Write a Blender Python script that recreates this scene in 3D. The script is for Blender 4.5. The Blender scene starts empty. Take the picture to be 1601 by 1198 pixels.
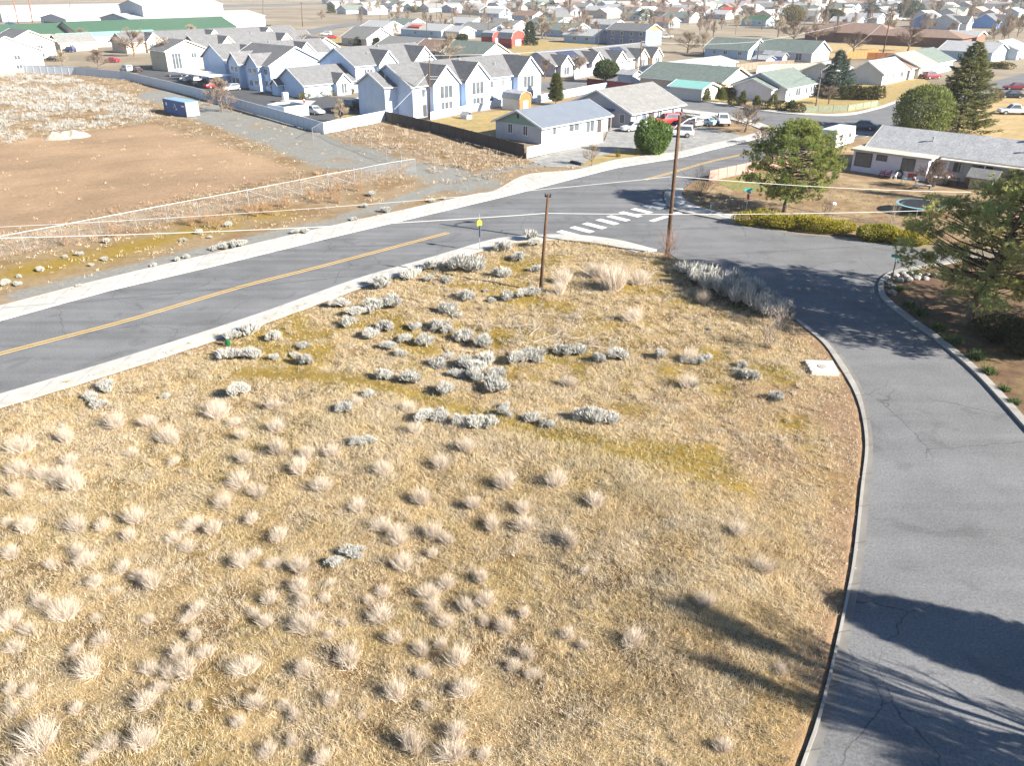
import bpy, bmesh, math, random
import numpy as np
from mathutils import Vector, Matrix
from mathutils.geometry import tessellate_polygon
R = math.radians
rng = np.random.default_rng(7)
random.seed(7)
scene = bpy.context.scene
COL = scene.collection

# ---------------------------------------------------------------- camera, sky, sun, exposure
F, CH = 1270.0, 22.0                      # focal length in photo pixels, camera height in metres
PITCH = math.atan(632.0 / 1270.0)
cam_d = bpy.data.cameras.new("camera")
cam = bpy.data.objects.new("camera", cam_d)
COL.objects.link(cam)
cam.location = (0, 0, CH)
cam.rotation_euler = (math.pi / 2 - PITCH, 0, 0)
cam_d.sensor_fit = 'HORIZONTAL'
cam_d.sensor_width = 36.0
cam_d.lens = F / 1601.0 * 36.0
cam_d.clip_start = 0.5
cam_d.clip_end = 20000
scene.camera = cam

SUN_AZ, SUN_EL = R(-26.5), R(27.2)
world = bpy.data.worlds.new("World")
scene.world = world
world.use_nodes = True
wn = world.node_tree
sky = wn.nodes.new("ShaderNodeTexSky")
sky.sky_type = 'NISHITA'
sky.sun_disc = False
sky.sun_elevation = SUN_EL
sky.sun_rotation = math.pi / 2 - SUN_AZ
sky.air_density = 1.0
sky.dust_density = 0.3
sky.ozone_density = 4.0
bg = wn.nodes["Background"]
bg.inputs[1].default_value = 0.05
wn.links.new(sky.outputs[0], bg.inputs[0])
sun_d = bpy.data.lights.new("sun", 'SUN')
sun_d.energy = 5.0
sun_d.angle = R(0.5)
sun_d.color = (1.0, 0.93, 0.82)
sun = bpy.data.objects.new("sun", sun_d)
COL.objects.link(sun)
sdir = Vector((math.cos(SUN_AZ) * math.cos(SUN_EL), math.sin(SUN_AZ) * math.cos(SUN_EL), math.sin(SUN_EL)))
sun.rotation_euler = (-sdir).to_track_quat('-Z', 'Y').to_euler()
sun.location = (60, -30, 60)
vs = scene.view_settings
vs.view_transform = 'Standard'
vs.look = 'None'
vs.exposure = 1.78
vs.gamma = 1.0
vs.use_curve_mapping = False
scene.cycles.max_bounces = 5
scene.cycles.transparent_max_bounces = 12
scene.cycles.use_denoising = True

# ---------------------------------------------------------------- helpers
def P(px, py, z=0.0):
    x = (px - 800.5) / F
    y = (599 - py) / F
    dy = math.cos(PITCH) + y * math.sin(PITCH)
    dz = -math.sin(PITCH) + y * math.cos(PITCH)
    t = (z - CH) / dz
    return Vector((x * t, dy * t, z))

def ray(px, py, Y):
    x = (px - 800.5) / F
    y = (599 - py) / F
    dy = math.cos(PITCH) + y * math.sin(PITCH)
    dz = -math.sin(PITCH) + y * math.cos(PITCH)
    t = Y / dy
    return Vector((x * t, Y, CH + dz * t))

def HG(px, py, topy, z=0.0):
    b = P(px, py, z)
    y = (599 - topy) / F
    return CH + b.y * math.tan(math.atan(y) - PITCH) - z

def vn(x, y, scale, seed=0):
    """value noise in 0..1"""
    x = np.asarray(x, float) / scale + 1000.0
    y = np.asarray(y, float) / scale + 1000.0
    xi = np.floor(x).astype(np.int64); yi = np.floor(y).astype(np.int64)
    fx = x - xi; fy = y - yi
    fx = fx * fx * (3 - 2 * fx); fy = fy * fy * (3 - 2 * fy)
    def h(a, b):
        n = (a * 374761393 + b * 668265263 + seed * 1442695041) & 0x7fffffff
        n = ((n ^ (n >> 13)) * 1274126177) & 0x7fffffff
        return ((n ^ (n >> 16)) & 0xffff) / 65535.0
    return (h(xi, yi) * (1 - fx) + h(xi + 1, yi) * fx) * (1 - fy) + (h(xi, yi + 1) * (1 - fx) + h(xi + 1, yi + 1) * fx) * fy

def fbm(x, y, scale, seed=0):
    return 0.55 * vn(x, y, scale, seed) + 0.3 * vn(x, y, scale / 2.3, seed + 1) + 0.15 * vn(x, y, scale / 5.1, seed + 2)

def inside(poly, x, y):
    x = np.asarray(x); y = np.asarray(y)
    c = np.zeros(x.shape, bool)
    n = len(poly)
    for i in range(n):
        x1, y1 = poly[i][0], poly[i][1]
        x2, y2 = poly[i - 1][0], poly[i - 1][1]
        if y1 == y2:
            continue
        k = ((y1 > y) != (y2 > y)) & (x < (x2 - x1) * (y - y1) / (y2 - y1) + x1)
        c ^= k
    return c

def seg_dist(poly, x, y, closed=False):
    d = np.full(np.shape(x), 1e9)
    n = len(poly)
    for i in range(n if closed else n - 1):
        a = poly[i]; b = poly[(i + 1) % n]
        ax, ay, bx, by = a[0], a[1], b[0], b[1]
        L = (bx - ax) ** 2 + (by - ay) ** 2 + 1e-9
        t = np.clip(((x - ax) * (bx - ax) + (y - ay) * (by - ay)) / L, 0, 1)
        d = np.minimum(d, np.hypot(x - ax - t * (bx - ax), y - ay - t * (by - ay)))
    return d

def catmull(pts, n):
    """resample a smooth curve through pts at n points evenly by length"""
    p = [np.array(q[:2], float) for q in pts]
    q = [p[0]]
    for b in p[1:]:
        k = max(1, int(np.hypot(*(b - q[-1])) // 7)); a = q[-1]
        q += [a + (b - a) * (j + 1) / k for j in range(k)]
    p = q
    p = [2 * p[0] - p[1]] + p + [2 * p[-1] - p[-2]]
    out = []
    for i in range(1, len(p) - 2):
        for k in range(16):
            t = k / 16
            a, b, c, d = p[i - 1], p[i], p[i + 1], p[i + 2]
            out.append(0.5 * (2 * b + (c - a) * t + (2 * a - 5 * b + 4 * c - d) * t * t + (3 * b - a - 3 * c + d) * t ** 3))
    out.append(p[-2])
    out = np.array(out)
    s = np.concatenate([[0], np.cumsum(np.hypot(*np.diff(out, axis=0).T))])
    u = np.linspace(0, s[-1], n)
    return np.stack([np.interp(u, s, out[:, 0]), np.interp(u, s, out[:, 1])], 1)

def tag(o, label=None, cat=None, group=None, kind=None):
    if label: o["label"] = label
    if cat: o["category"] = cat
    if group: o["group"] = group
    if kind: o["kind"] = kind
    return o

def empty(name, loc, rz=0.0, label=None, cat=None, group=None):
    o = bpy.data.objects.new(name, None)
    COL.objects.link(o)
    o.location = loc
    o.rotation_euler = (0, 0, rz)
    o.empty_display_size = 0.3
    return tag(o, label, cat, group)

def copy_tree(o, loc, rz=None, sc=None, label=None):
    r = o.copy(); COL.objects.link(r)
    r.location = loc
    if rz is not None: r.rotation_euler = (0, 0, rz)
    if sc is not None: r.scale = (sc, sc, sc) if not isinstance(sc, tuple) else sc
    if label: r["label"] = label
    for c in list(o.children):
        k = c.copy(); COL.objects.link(k); k.parent = r
        for g in list(c.children):
            m = g.copy(); COL.objects.link(m); m.parent = k
    return r

class MB:
    """collects shapes into one mesh; faces carry a material slot number"""
    def __init__(s):
        s.v = []; s.f = []; s.m = []
    def poly(s, pts, m=0):
        i = len(s.v); s.v += [tuple(p) for p in pts]
        s.f.append(tuple(range(i, i + len(pts)))); s.m.append(m); return s
    def box(s, x0, x1, y0, y1, z0, z1, m=0):
        i = len(s.v)
        s.v += [(x0, y0, z0), (x1, y0, z0), (x1, y1, z0), (x0, y1, z0), (x0, y0, z1), (x1, y0, z1), (x1, y1, z1), (x0, y1, z1)]
        for f in ((0, 3, 2, 1), (4, 5, 6, 7), (0, 1, 5, 4), (1, 2, 6, 5), (2, 3, 7, 6), (3, 0, 4, 7)):
            s.f.append(tuple(i + k for k in f)); s.m.append(m)
        return s
    def prism(s, sec, axis, a, b, m=0):
        """extrude a 2-D section: axis 'x': (y,z); 'y': (x,z); 'z': (x,y)"""
        n = len(sec); i = len(s.v)
        for t in (a, b):
            for (p, q) in sec:
                s.v.append((t, p, q) if axis == 'x' else (p, t, q) if axis == 'y' else (p, q, t))
        for k in range(n):
            j = (k + 1) % n
            s.f.append((i + k, i + j, i + n + j, i + n + k)); s.m.append(m)
        s.f.append(tuple(i + k for k in reversed(range(n)))); s.m.append(m)
        s.f.append(tuple(i + n + k for k in range(n))); s.m.append(m)
        return s
    def tube(s, pts, r, n=6, m=0, cap=True):
        pts = [Vector(p) for p in pts]
        rs = r if isinstance(r, (list, tuple)) else [r] * len(pts)
        i0 = len(s.v)
        for k, p in enumerate(pts):
            d = (pts[min(k + 1, len(pts) - 1)] - pts[max(k - 1, 0)]).normalized()
            u = d.cross(Vector((0, 0, 1)))
            if u.length < 1e-3: u = d.cross(Vector((0, 1, 0)))
            u.normalize(); w = d.cross(u)
            for j in range(n):
                a = 2 * math.pi * j / n
                s.v.append(tuple(p + (u * math.cos(a) + w * math.sin(a)) * rs[k]))
        for k in range(len(pts) - 1):
            for j in range(n):
                a = i0 + k * n + j; b = i0 + k * n + (j + 1) % n
                s.f.append((a, b, b + n, a + n)); s.m.append(m)
        if cap:
            s.f.append(tuple(i0 + j for j in reversed(range(n)))); s.m.append(m)
            e = i0 + (len(pts) - 1) * n
            s.f.append(tuple(e + j for j in range(n))); s.m.append(m)
        return s
    def lathe(s, prof, n=12, c=(0, 0), m=0):
        i0 = len(s.v)
        for (r, z) in prof:
            for j in range(n):
                a = 2 * math.pi * j / n
                s.v.append((c[0] + r * math.cos(a), c[1] + r * math.sin(a), z))
        for k in range(len(prof) - 1):
            for j in range(n):
                a = i0 + k * n + j; b = i0 + k * n + (j + 1) % n
                s.f.append((a, b, b + n, a + n)); s.m.append(m)
        s.f.append(tuple(i0 + j for j in reversed(range(n)))); s.m.append(m)
        e = i0 + (len(prof) - 1) * n
        s.f.append(tuple(e + j for j in range(n))); s.m.append(m)
        return s
    def build(s, name, mats, parent=None, smooth=False, loc=None):
        me = bpy.data.meshes.new(name)
        me.from_pydata(s.v, [], s.f)
        if not isinstance(mats, (list, tuple)): mats = [mats]
        for x in mats: me.materials.append(x)
        if any(s.m): me.polygons.foreach_set("material_index", s.m)
        bm = bmesh.new(); bm.from_mesh(me)
        bmesh.ops.recalc_face_normals(bm, faces=bm.faces)
        bm.to_mesh(me); bm.free()
        if smooth: me.polygons.foreach_set("use_smooth", [True] * len(me.polygons))
        o = bpy.data.objects.new(name, me)
        COL.objects.link(o)
        if parent: o.parent = parent
        if loc is not None: o.location = loc
        return o

def np_mesh(name, verts, tris, cols, mat, parent=None, nv=3):
    me = bpy.data.meshes.new(name)
    verts = np.ascontiguousarray(verts, np.float32).reshape(-1, 3)
    tris = np.ascontiguousarray(tris, np.int32).reshape(-1, nv)
    me.vertices.add(len(verts)); me.vertices.foreach_set("co", verts.ravel())
    me.loops.add(tris.size); me.loops.foreach_set("vertex_index", tris.ravel())
    me.polygons.add(len(tris)); me.polygons.foreach_set("loop_start", np.arange(0, tris.size, nv, dtype=np.int32))
    me.update(calc_edges=True)
    if cols is not None:
        c4 = np.ones((len(verts), 4), np.float32); c4[:, :3] = cols
        at = me.color_attributes.new("Col", 'FLOAT_COLOR', 'POINT')
        at.data.foreach_set("color", c4.ravel())
    me.materials.append(mat)
    me.validate()
    o = bpy.data.objects.new(name, me)
    COL.objects.link(o)
    if parent: o.parent = parent
    return o

def soup(base, dirs, length, width, col, bend=None):
    """one tapering blade (triangle) per row -> (verts, cols)"""
    base = np.asarray(base, float); dirs = np.asarray(dirs, float)
    n = len(base)
    dirs = dirs / (np.linalg.norm(dirs, axis=1, keepdims=True) + 1e-9)
    rv = rng.normal(size=(n, 3))
    side = np.cross(dirs, rv); side /= (np.linalg.norm(side, axis=1, keepdims=True) + 1e-9)
    length = np.broadcast_to(np.asarray(length, float), (n,))[:, None]
    width = np.broadcast_to(np.asarray(width, float), (n,))[:, None]
    v = np.stack([base - side * width / 2, base + side * width / 2, base + dirs * length], 1)
    c = np.repeat(np.broadcast_to(np.asarray(col, float), (n, 3))[:, None, :], 3, 1)
    return v.reshape(-1, 3), c.reshape(-1, 3)

def soup_obj(name, parts, mat, parent=None):
    v = np.concatenate([p[0] for p in parts]); c = np.concatenate([p[1] for p in parts])
    return np_mesh(name, v, np.arange(len(v)), c, mat, parent)

# ---------------------------------------------------------------- materials
MATS = {}
def mat(name, col, rough=0.85, var=0.12, scale=1.5, bump=0.0, spec=0.3, metal=0.0, attr=False, trans=0.0, coords='Object', col2=None, bscale=None):
    if name in MATS: return MATS[name]
    m = bpy.data.materials.new(name); m.use_nodes = True
    nt = m.node_tree; N = nt.nodes; L = nt.links
    b = N["Principled BSDF"]
    b.inputs["Roughness"].default_value = rough
    b.inputs["Metallic"].default_value = metal
    b.inputs["Specular IOR Level"].default_value = spec
    tc = N.new("ShaderNodeTexCoord")
    nz = N.new("ShaderNodeTexNoise"); nz.inputs["Scale"].default_value = scale; nz.inputs["Detail"].default_value = 5
    nz.inputs["Roughness"].default_value = 0.65
    L.new(tc.outputs[coords], nz.inputs["Vector"])
    mp = N.new("ShaderNodeMapRange"); mp.inputs[1].default_value = 0.3; mp.inputs[2].default_value = 0.7
    mp.inputs[3].default_value = 1 - var; mp.inputs[4].default_value = 1 + var
    L.new(nz.outputs[0], mp.inputs[0])
    mul = N.new("ShaderNodeMix"); mul.data_type = 'RGBA'; mul.blend_type = 'MULTIPLY'; mul.inputs[0].default_value = 1
    if attr:
        a = N.new("ShaderNodeAttribute"); a.attribute_name = "Col"; L.new(a.outputs[0], mul.inputs[6])
    elif col2 is not None:
        mx = N.new("ShaderNodeMix"); mx.data_type = 'RGBA'
        mx.inputs[6].default_value = (*col, 1); mx.inputs[7].default_value = (*col2, 1)
        n2 = N.new("ShaderNodeTexNoise"); n2.inputs["Scale"].default_value = scale * 0.31; n2.inputs["Detail"].default_value = 6
        L.new(tc.outputs[coords], n2.inputs["Vector"])
        r2 = N.new("ShaderNodeMapRange"); r2.inputs[1].default_value = 0.42; r2.inputs[2].default_value = 0.6
        L.new(n2.outputs[0], r2.inputs[0]); L.new(r2.outputs[0], mx.inputs[0]); L.new(mx.outputs[2], mul.inputs[6])
    else:
        mul.inputs[6].default_value = (*col, 1)
    L.new(mp.outputs[0], mul.inputs[7])
    L.new(mul.outputs[2], b.inputs["Base Color"])
    if bump:
        bp = N.new("ShaderNodeBump"); bp.inputs["Strength"].default_value = bump; bp.inputs["Distance"].default_value = 0.05
        nb = N.new("ShaderNodeTexNoise"); nb.inputs["Scale"].default_value = bscale or scale * 6; nb.inputs["Detail"].default_value = 6
        L.new(tc.outputs[coords], nb.inputs["Vector"]); L.new(nb.outputs[0], bp.inputs["Height"]); L.new(bp.outputs[0], b.inputs["Normal"])
    if trans:
        t = N.new("ShaderNodeBsdfTranslucent"); L.new(mul.outputs[2], t.inputs[0])
        ms = N.new("ShaderNodeMixShader"); ms.inputs[0].default_value = trans
        L.new(b.outputs[0], ms.inputs[1]); L.new(t.outputs[0], ms.inputs[2])
        L.new(ms.outputs[0], N["Material Output"].inputs[0])
    MATS[name] = m
    return m

def rgb(h):
    """sRGB 0-255 triple -> linear"""
    return tuple(((c / 255) / 12.92 if c / 255 <= 0.04045 else ((c / 255 + 0.055) / 1.055) ** 2.4) for c in h)

def asphalt(name, base, cracks=0.6, rot=-48, streak=.13):
    m = mat(name, base, rough=0.92, var=0.15, scale=0.22, bump=0.0, spec=0.15)
    nt = m.node_tree; N = nt.nodes; L = nt.links
    b = N["Principled BSDF"]; src = b.inputs["Base Color"].links[0].from_socket
    tc = N.new("ShaderNodeTexCoord")
    fine = N.new("ShaderNodeTexNoise"); fine.inputs["Scale"].default_value = 9; fine.inputs["Detail"].default_value = 8; fine.inputs["Roughness"].default_value = 0.85
    L.new(tc.outputs["Object"], fine.inputs["Vector"])
    fm = N.new("ShaderNodeMapRange"); fm.inputs[1].default_value = 0.35; fm.inputs[2].default_value = 0.65; fm.inputs[3].default_value = 0.6; fm.inputs[4].default_value = 1.4
    L.new(fine.outputs[0], fm.inputs[0])
    m1 = N.new("ShaderNodeMix"); m1.data_type = 'RGBA'; m1.blend_type = 'MULTIPLY'; m1.inputs[0].default_value = 1
    L.new(src, m1.inputs[6]); L.new(fm.outputs[0], m1.inputs[7])
    # cracks: edges of distorted cells, present only in places
    dn = N.new("ShaderNodeTexNoise"); dn.inputs["Scale"].default_value = 0.7; dn.inputs["Detail"].default_value = 5
    L.new(tc.outputs["Object"], dn.inputs["Vector"])
    ad = N.new("ShaderNodeMixRGB"); ad.blend_type = 'ADD'; ad.inputs[0].default_value = 1.6
    L.new(tc.outputs["Object"], ad.inputs[1]); L.new(dn.outputs[1], ad.inputs[2])
    vo = N.new("ShaderNodeTexVoronoi"); vo.feature = 'DISTANCE_TO_EDGE'; vo.inputs["Scale"].default_value = 0.16
    L.new(ad.outputs[0], vo.inputs["Vector"])
    cr = N.new("ShaderNodeMapRange"); cr.inputs[1].default_value = 0.0; cr.inputs[2].default_value = 0.006; cr.inputs[3].default_value = 1 - cracks; cr.inputs[4].default_value = 1.0
    L.new(vo.outputs["Distance"], cr.inputs[0])
    pn = N.new("ShaderNodeTexNoise"); pn.inputs["Scale"].default_value = 0.12
    L.new(tc.outputs["Object"], pn.inputs["Vector"])
    pm = N.new("ShaderNodeMapRange"); pm.inputs[1].default_value = 0.42; pm.inputs[2].default_value = 0.55
    L.new(pn.outputs[0], pm.inputs[0])
    m2 = N.new("ShaderNodeMix"); m2.data_type = 'RGBA'; m2.blend_type = 'MULTIPLY'
    L.new(pm.outputs[0], m2.inputs[0]); L.new(m1.outputs[2], m2.inputs[6]); L.new(cr.outputs[0], m2.inputs[7])
    # long worn tyre streaks along the lane
    mp = N.new("ShaderNodeMapping"); mp.inputs["Rotation"].default_value = (0, 0, R(rot)); mp.inputs["Scale"].default_value = (0.05, 1.0, 1.0)
    L.new(tc.outputs["Object"], mp.inputs[0])
    sn = N.new("ShaderNodeTexNoise"); sn.inputs["Scale"].default_value = 0.9; sn.inputs["Detail"].default_value = 6
    L.new(mp.outputs[0], sn.inputs["Vector"])
    sm = N.new("ShaderNodeMapRange"); sm.inputs[1].default_value = 0.35; sm.inputs[2].default_value = 0.65; sm.inputs[3].default_value = 1 - streak; sm.inputs[4].default_value = 1 + streak * .9
    L.new(sn.outputs[0], sm.inputs[0])
    # resurfaced patches and oil-dark stains with shapes of their own
    pv = N.new("ShaderNodeTexNoise"); pv.inputs["Scale"].default_value = 0.33; pv.inputs["Detail"].default_value = 2; pv.inputs["Distortion"].default_value = 1.2
    L.new(tc.outputs["Object"], pv.inputs["Vector"])
    pr = N.new("ShaderNodeMapRange"); pr.inputs[1].default_value = 0.60; pr.inputs[2].default_value = 0.66; pr.inputs[3].default_value = 1.0; pr.inputs[4].default_value = 0.86
    L.new(pv.outputs[0], pr.inputs[0])
    m4 = N.new("ShaderNodeMix"); m4.data_type = 'RGBA'; m4.blend_type = 'MULTIPLY'; m4.inputs[0].default_value = 1
    L.new(m2.outputs[2], m4.inputs[6]); L.new(pr.outputs[0], m4.inputs[7])
    m3 = N.new("ShaderNodeMix"); m3.data_type = 'RGBA'; m3.blend_type = 'MULTIPLY'; m3.inputs[0].default_value = 1
    L.new(m4.outputs[2], m3.inputs[6]); L.new(sm.outputs[0], m3.inputs[7])
    L.new(m3.outputs[2], b.inputs["Base Color"])
    return m

def concrete_uv(name, base, pitch=2.3):
    """concrete with joints across the walk, read from the strip's UV (u = metres along it)"""
    m = mat(name, base, rough=0.9, var=0.15, scale=1.1, bump=0.1, spec=0.2)
    nt = m.node_tree; N = nt.nodes; L = nt.links
    b = N["Principled BSDF"]; src = b.inputs["Base Color"].links[0].from_socket
    uv = N.new("ShaderNodeUVMap"); uv.uv_map = "UVMap"
    sp = N.new("ShaderNodeSeparateXYZ"); L.new(uv.outputs[0], sp.inputs[0])
    dv = N.new("ShaderNodeMath"); dv.operation = 'DIVIDE'; dv.inputs[1].default_value = pitch; L.new(sp.outputs[0], dv.inputs[0])
    fr = N.new("ShaderNodeMath"); fr.operation = 'FRACT'; L.new(dv.outputs[0], fr.inputs[0])
    fl = N.new("ShaderNodeMath"); fl.operation = 'FLOOR'; L.new(dv.outputs[0], fl.inputs[0])
    wn_ = N.new("ShaderNodeTexWhiteNoise"); wn_.noise_dimensions = '1D'; L.new(fl.outputs[0], wn_.inputs["W"])
    pm = N.new("ShaderNodeMapRange"); pm.inputs[3].default_value = 0.92; pm.inputs[4].default_value = 1.05; L.new(wn_.outputs[0], pm.inputs[0])
    lt = N.new("ShaderNodeMapRange"); lt.inputs[1].default_value = 0.02; lt.inputs[2].default_value = 0.032; lt.inputs[3].default_value = 0.66; lt.inputs[4].default_value = 1
    L.new(fr.outputs[0], lt.inputs[0])
    mm = N.new("ShaderNodeMath"); mm.operation = 'MULTIPLY'; L.new(pm.outputs[0], mm.inputs[0]); L.new(lt.outputs[0], mm.inputs[1])
    m1 = N.new("ShaderNodeMix"); m1.data_type = 'RGBA'; m1.blend_type = 'MULTIPLY'; m1.inputs[0].default_value = 1
    L.new(src, m1.inputs[6]); L.new(mm.outputs[0], m1.inputs[7])
    L.new(m1.outputs[2], b.inputs["Base Color"])
    return m

def ribbed(name, col, axis=0, freq=3.0, amt=0.12, rough=0.6, metal=0.0):
    """siding, shingle courses, ribbed metal: fine lines in the colour and a bump along one object axis"""
    m = mat(name, col, rough=rough, var=0.08, scale=0.7, metal=metal, spec=0.3)
    nt = m.node_tree; N = nt.nodes; L = nt.links
    b = N["Principled BSDF"]; src = b.inputs["Base Color"].links[0].from_socket
    tc = N.new("ShaderNodeTexCoord"); sp = N.new("ShaderNodeSeparateXYZ"); L.new(tc.outputs["Object"], sp.inputs[0])
    mu = N.new("ShaderNodeMath"); mu.operation = 'MULTIPLY'; mu.inputs[1].default_value = freq; L.new(sp.outputs[axis], mu.inputs[0])
    fr = N.new("ShaderNodeMath"); fr.operation = 'FRACT'; L.new(mu.outputs[0], fr.inputs[0])
    lt = N.new("ShaderNodeMapRange"); lt.inputs[1].default_value = 0.0; lt.inputs[2].default_value = 0.22; lt.inputs[3].default_value = 1 - amt; lt.inputs[4].default_value = 1
    L.new(fr.outputs[0], lt.inputs[0])
    m1 = N.new("ShaderNodeMix"); m1.data_type = 'RGBA'; m1.blend_type = 'MULTIPLY'; m1.inputs[0].default_value = 1
    L.new(src, m1.inputs[6]); L.new(lt.outputs[0], m1.inputs[7]); L.new(m1.outputs[2], b.inputs["Base Color"])
    bp = N.new("ShaderNodeBump"); bp.inputs["Strength"].default_value = 0.4; bp.inputs["Distance"].default_value = 0.02
    L.new(fr.outputs[0], bp.inputs["Height"]); L.new(bp.outputs[0], b.inputs["Normal"])
    return m

def shingle(name, col):
    m = mat(name, col, rough=0.95, var=0.16, scale=0.9, spec=0.15)
    nt = m.node_tree; N = nt.nodes; L = nt.links
    b = N["Principled BSDF"]; src = b.inputs["Base Color"].links[0].from_socket
    tc = N.new("ShaderNodeTexCoord")
    n = N.new("ShaderNodeTexNoise"); n.inputs["Scale"].default_value = 4.5; n.inputs["Detail"].default_value = 3; L.new(tc.outputs["Object"], n.inputs["Vector"])
    r = N.new("ShaderNodeMapRange"); r.inputs[1].default_value = .35; r.inputs[2].default_value = .65; r.inputs[3].default_value = .84; r.inputs[4].default_value = 1.16; L.new(n.outputs[0], r.inputs[0])
    m1 = N.new("ShaderNodeMix"); m1.data_type = 'RGBA'; m1.blend_type = 'MULTIPLY'; m1.inputs[0].default_value = 1
    L.new(src, m1.inputs[6]); L.new(r.outputs[0], m1.inputs[7]); L.new(m1.outputs[2], b.inputs["Base Color"])
    return m

def chainlink(name="chain_link_mesh"):
    if name in MATS: return MATS[name]
    m = mat(name, (0.5, 0.5, 0.5), rough=0.5, metal=0.6)
    nt = m.node_tree; N = nt.nodes; L = nt.links
    uv = N.new("ShaderNodeUVMap"); uv.uv_map = "UVMap"
    vo = N.new("ShaderNodeTexVoronoi"); vo.feature = 'DISTANCE_TO_EDGE'; vo.distance = 'MANHATTAN' if False else vo.distance
    vo.inputs["Scale"].default_value = 14; vo.inputs["Randomness"].default_value = 0.15
    L.new(uv.outputs[0], vo.inputs["Vector"])
    c = N.new("ShaderNodeMath"); c.operation = 'LESS_THAN'; c.inputs[1].default_value = 0.022; L.new(vo.outputs["Distance"], c.inputs[0])
    t = N.new("ShaderNodeBsdfTransparent"); ms = N.new("ShaderNodeMixShader")
    L.new(c.outputs[0], ms.inputs[0]); L.new(t.outputs[0], ms.inputs[1]); L.new(N["Principled BSDF"].outputs[0], ms.inputs[2])
    L.new(ms.outputs[0], N["Material Output"].inputs[0])
    return m

M_blade = mat("dry_blade", (1, 1, 1), attr=True, rough=1, var=0.06, scale=2, spec=0.05, trans=0.35)
M_tuft = mat("tuft_blade", (1, 1, 1), attr=True, rough=1, var=0.06, scale=2, spec=0.05, trans=0.12)
M_leaf = mat("leaf", (1, 1, 1), attr=True, rough=0.75, var=0.1, scale=2, spec=0.2, trans=0.4)
M_twig = mat("twig", (1, 1, 1), attr=True, rough=1, var=0.1, scale=3, spec=0.1)
M_bark = mat("bark", (0.15, 0.11, 0.085), rough=1, var=0.35, scale=4, bump=0.6)
M_soil = mat("soil", (1, 1, 1), attr=True, rough=1, var=0.2, scale=3, bump=0.7, bscale=14, spec=0.05)
M_asph = asphalt("asphalt", (0.142, 0.145, 0.151), 0.5)
M_asph2 = asphalt("asphalt_lot", (0.075, 0.077, 0.082), 0.2)
M_asph3 = asphalt("asphalt_side", (0.148, 0.150, 0.155), 0.5, -66, .08)
M_walk = concrete_uv("sidewalk_concrete", (0.41, 0.398, 0.372))
M_kerb = concrete_uv("kerb_concrete", (0.29, 0.278, 0.258), 3.0)
M_gut = concrete_uv("gutter_concrete", (0.165, 0.158, 0.148), 3.0)
M_conc = mat("concrete", (0.45, 0.43, 0.39), var=0.1, scale=1.2)
M_white = mat("white_paint", (0.74, 0.74, 0.74), rough=0.6, var=0.05)
M_yellow = mat("yellow_paint", (0.56, 0.36, 0.09), rough=0.7, var=0.12, scale=2)
M_mark = mat("road_white", (0.62, 0.62, 0.6), rough=0.8, var=0.16, scale=3)
M_glass = mat("window_glass", (0.085, 0.10, 0.115), rough=0.08, var=0.3, scale=0.8, spec=0.6)
M_metal = mat("galvanised", (0.36, 0.37, 0.38), rough=0.45, metal=0.55, var=0.08)
M_dark = mat("dark_metal", (0.03, 0.03, 0.033), rough=0.5)
M_tyre = mat("tyre_rubber", (0.02, 0.02, 0.02), rough=0.85)
M_rim = mat("wheel_rim", (0.45, 0.45, 0.46), rough=0.35, metal=0.6)
M_limb = mat("limb_bark", (0.075, 0.055, 0.04), rough=1, var=.3, scale=4)
M_pole = mat("pole_wood", (0.10, 0.058, 0.034), rough=0.95, var=0.3, scale=3, bump=0.4)
M_lampglass = mat("lamp_lens", (0.7, 0.7, 0.68), rough=0.2)
M_tail = mat("tail_lamp", (0.35, 0.02, 0.02), rough=0.3)
M_gravel = mat("gravel_grey", (0.20, 0.205, 0.205), rough=1, var=0.22, scale=2.5, bump=0.3, col2=(0.27, 0.265, 0.25))
M_lawn = mat("winter_lawn", (0.30, 0.215, 0.085), rough=1, var=0.25, scale=1.2, bump=0.3, col2=(0.24, 0.19, 0.075))
M_yard = mat("yard_dirt", (0.19, 0.125, 0.068), rough=1, var=0.3, scale=0.9, bump=0.3, col2=(0.26, 0.19, 0.105))
M_desert = mat("desert", (0.235, 0.195, 0.14), rough=1, var=0.25, scale=0.05, col2=(0.18, 0.145, 0.10), bump=0.2)

# ================================================================ THE GROUND AND THE ROADS
def sheet(name, pts, z, m, kind="structure", px=True):
    q = [P(*p) if px else Vector((p[0], p[1], 0)) for p in pts]
    q = [Vector((p.x, p.y, z)) for p in q]
    tri = tessellate_polygon([q])
    me = bpy.data.meshes.new(name)
    me.from_pydata([tuple(p) for p in q], [], [tuple(t) for t in tri])
    me.materials.append(m)
    bm = bmesh.new(); bm.from_mesh(me); bmesh.ops.recalc_face_normals(bm, faces=bm.faces)
    if sum(f.normal.z for f in bm.faces) < 0:
        bmesh.ops.reverse_faces(bm, faces=bm.faces)
    bm.to_mesh(me); bm.free()
    o = bpy.data.objects.new(name, me); COL.objects.link(o)
    if kind: o["kind"] = kind
    return o

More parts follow.
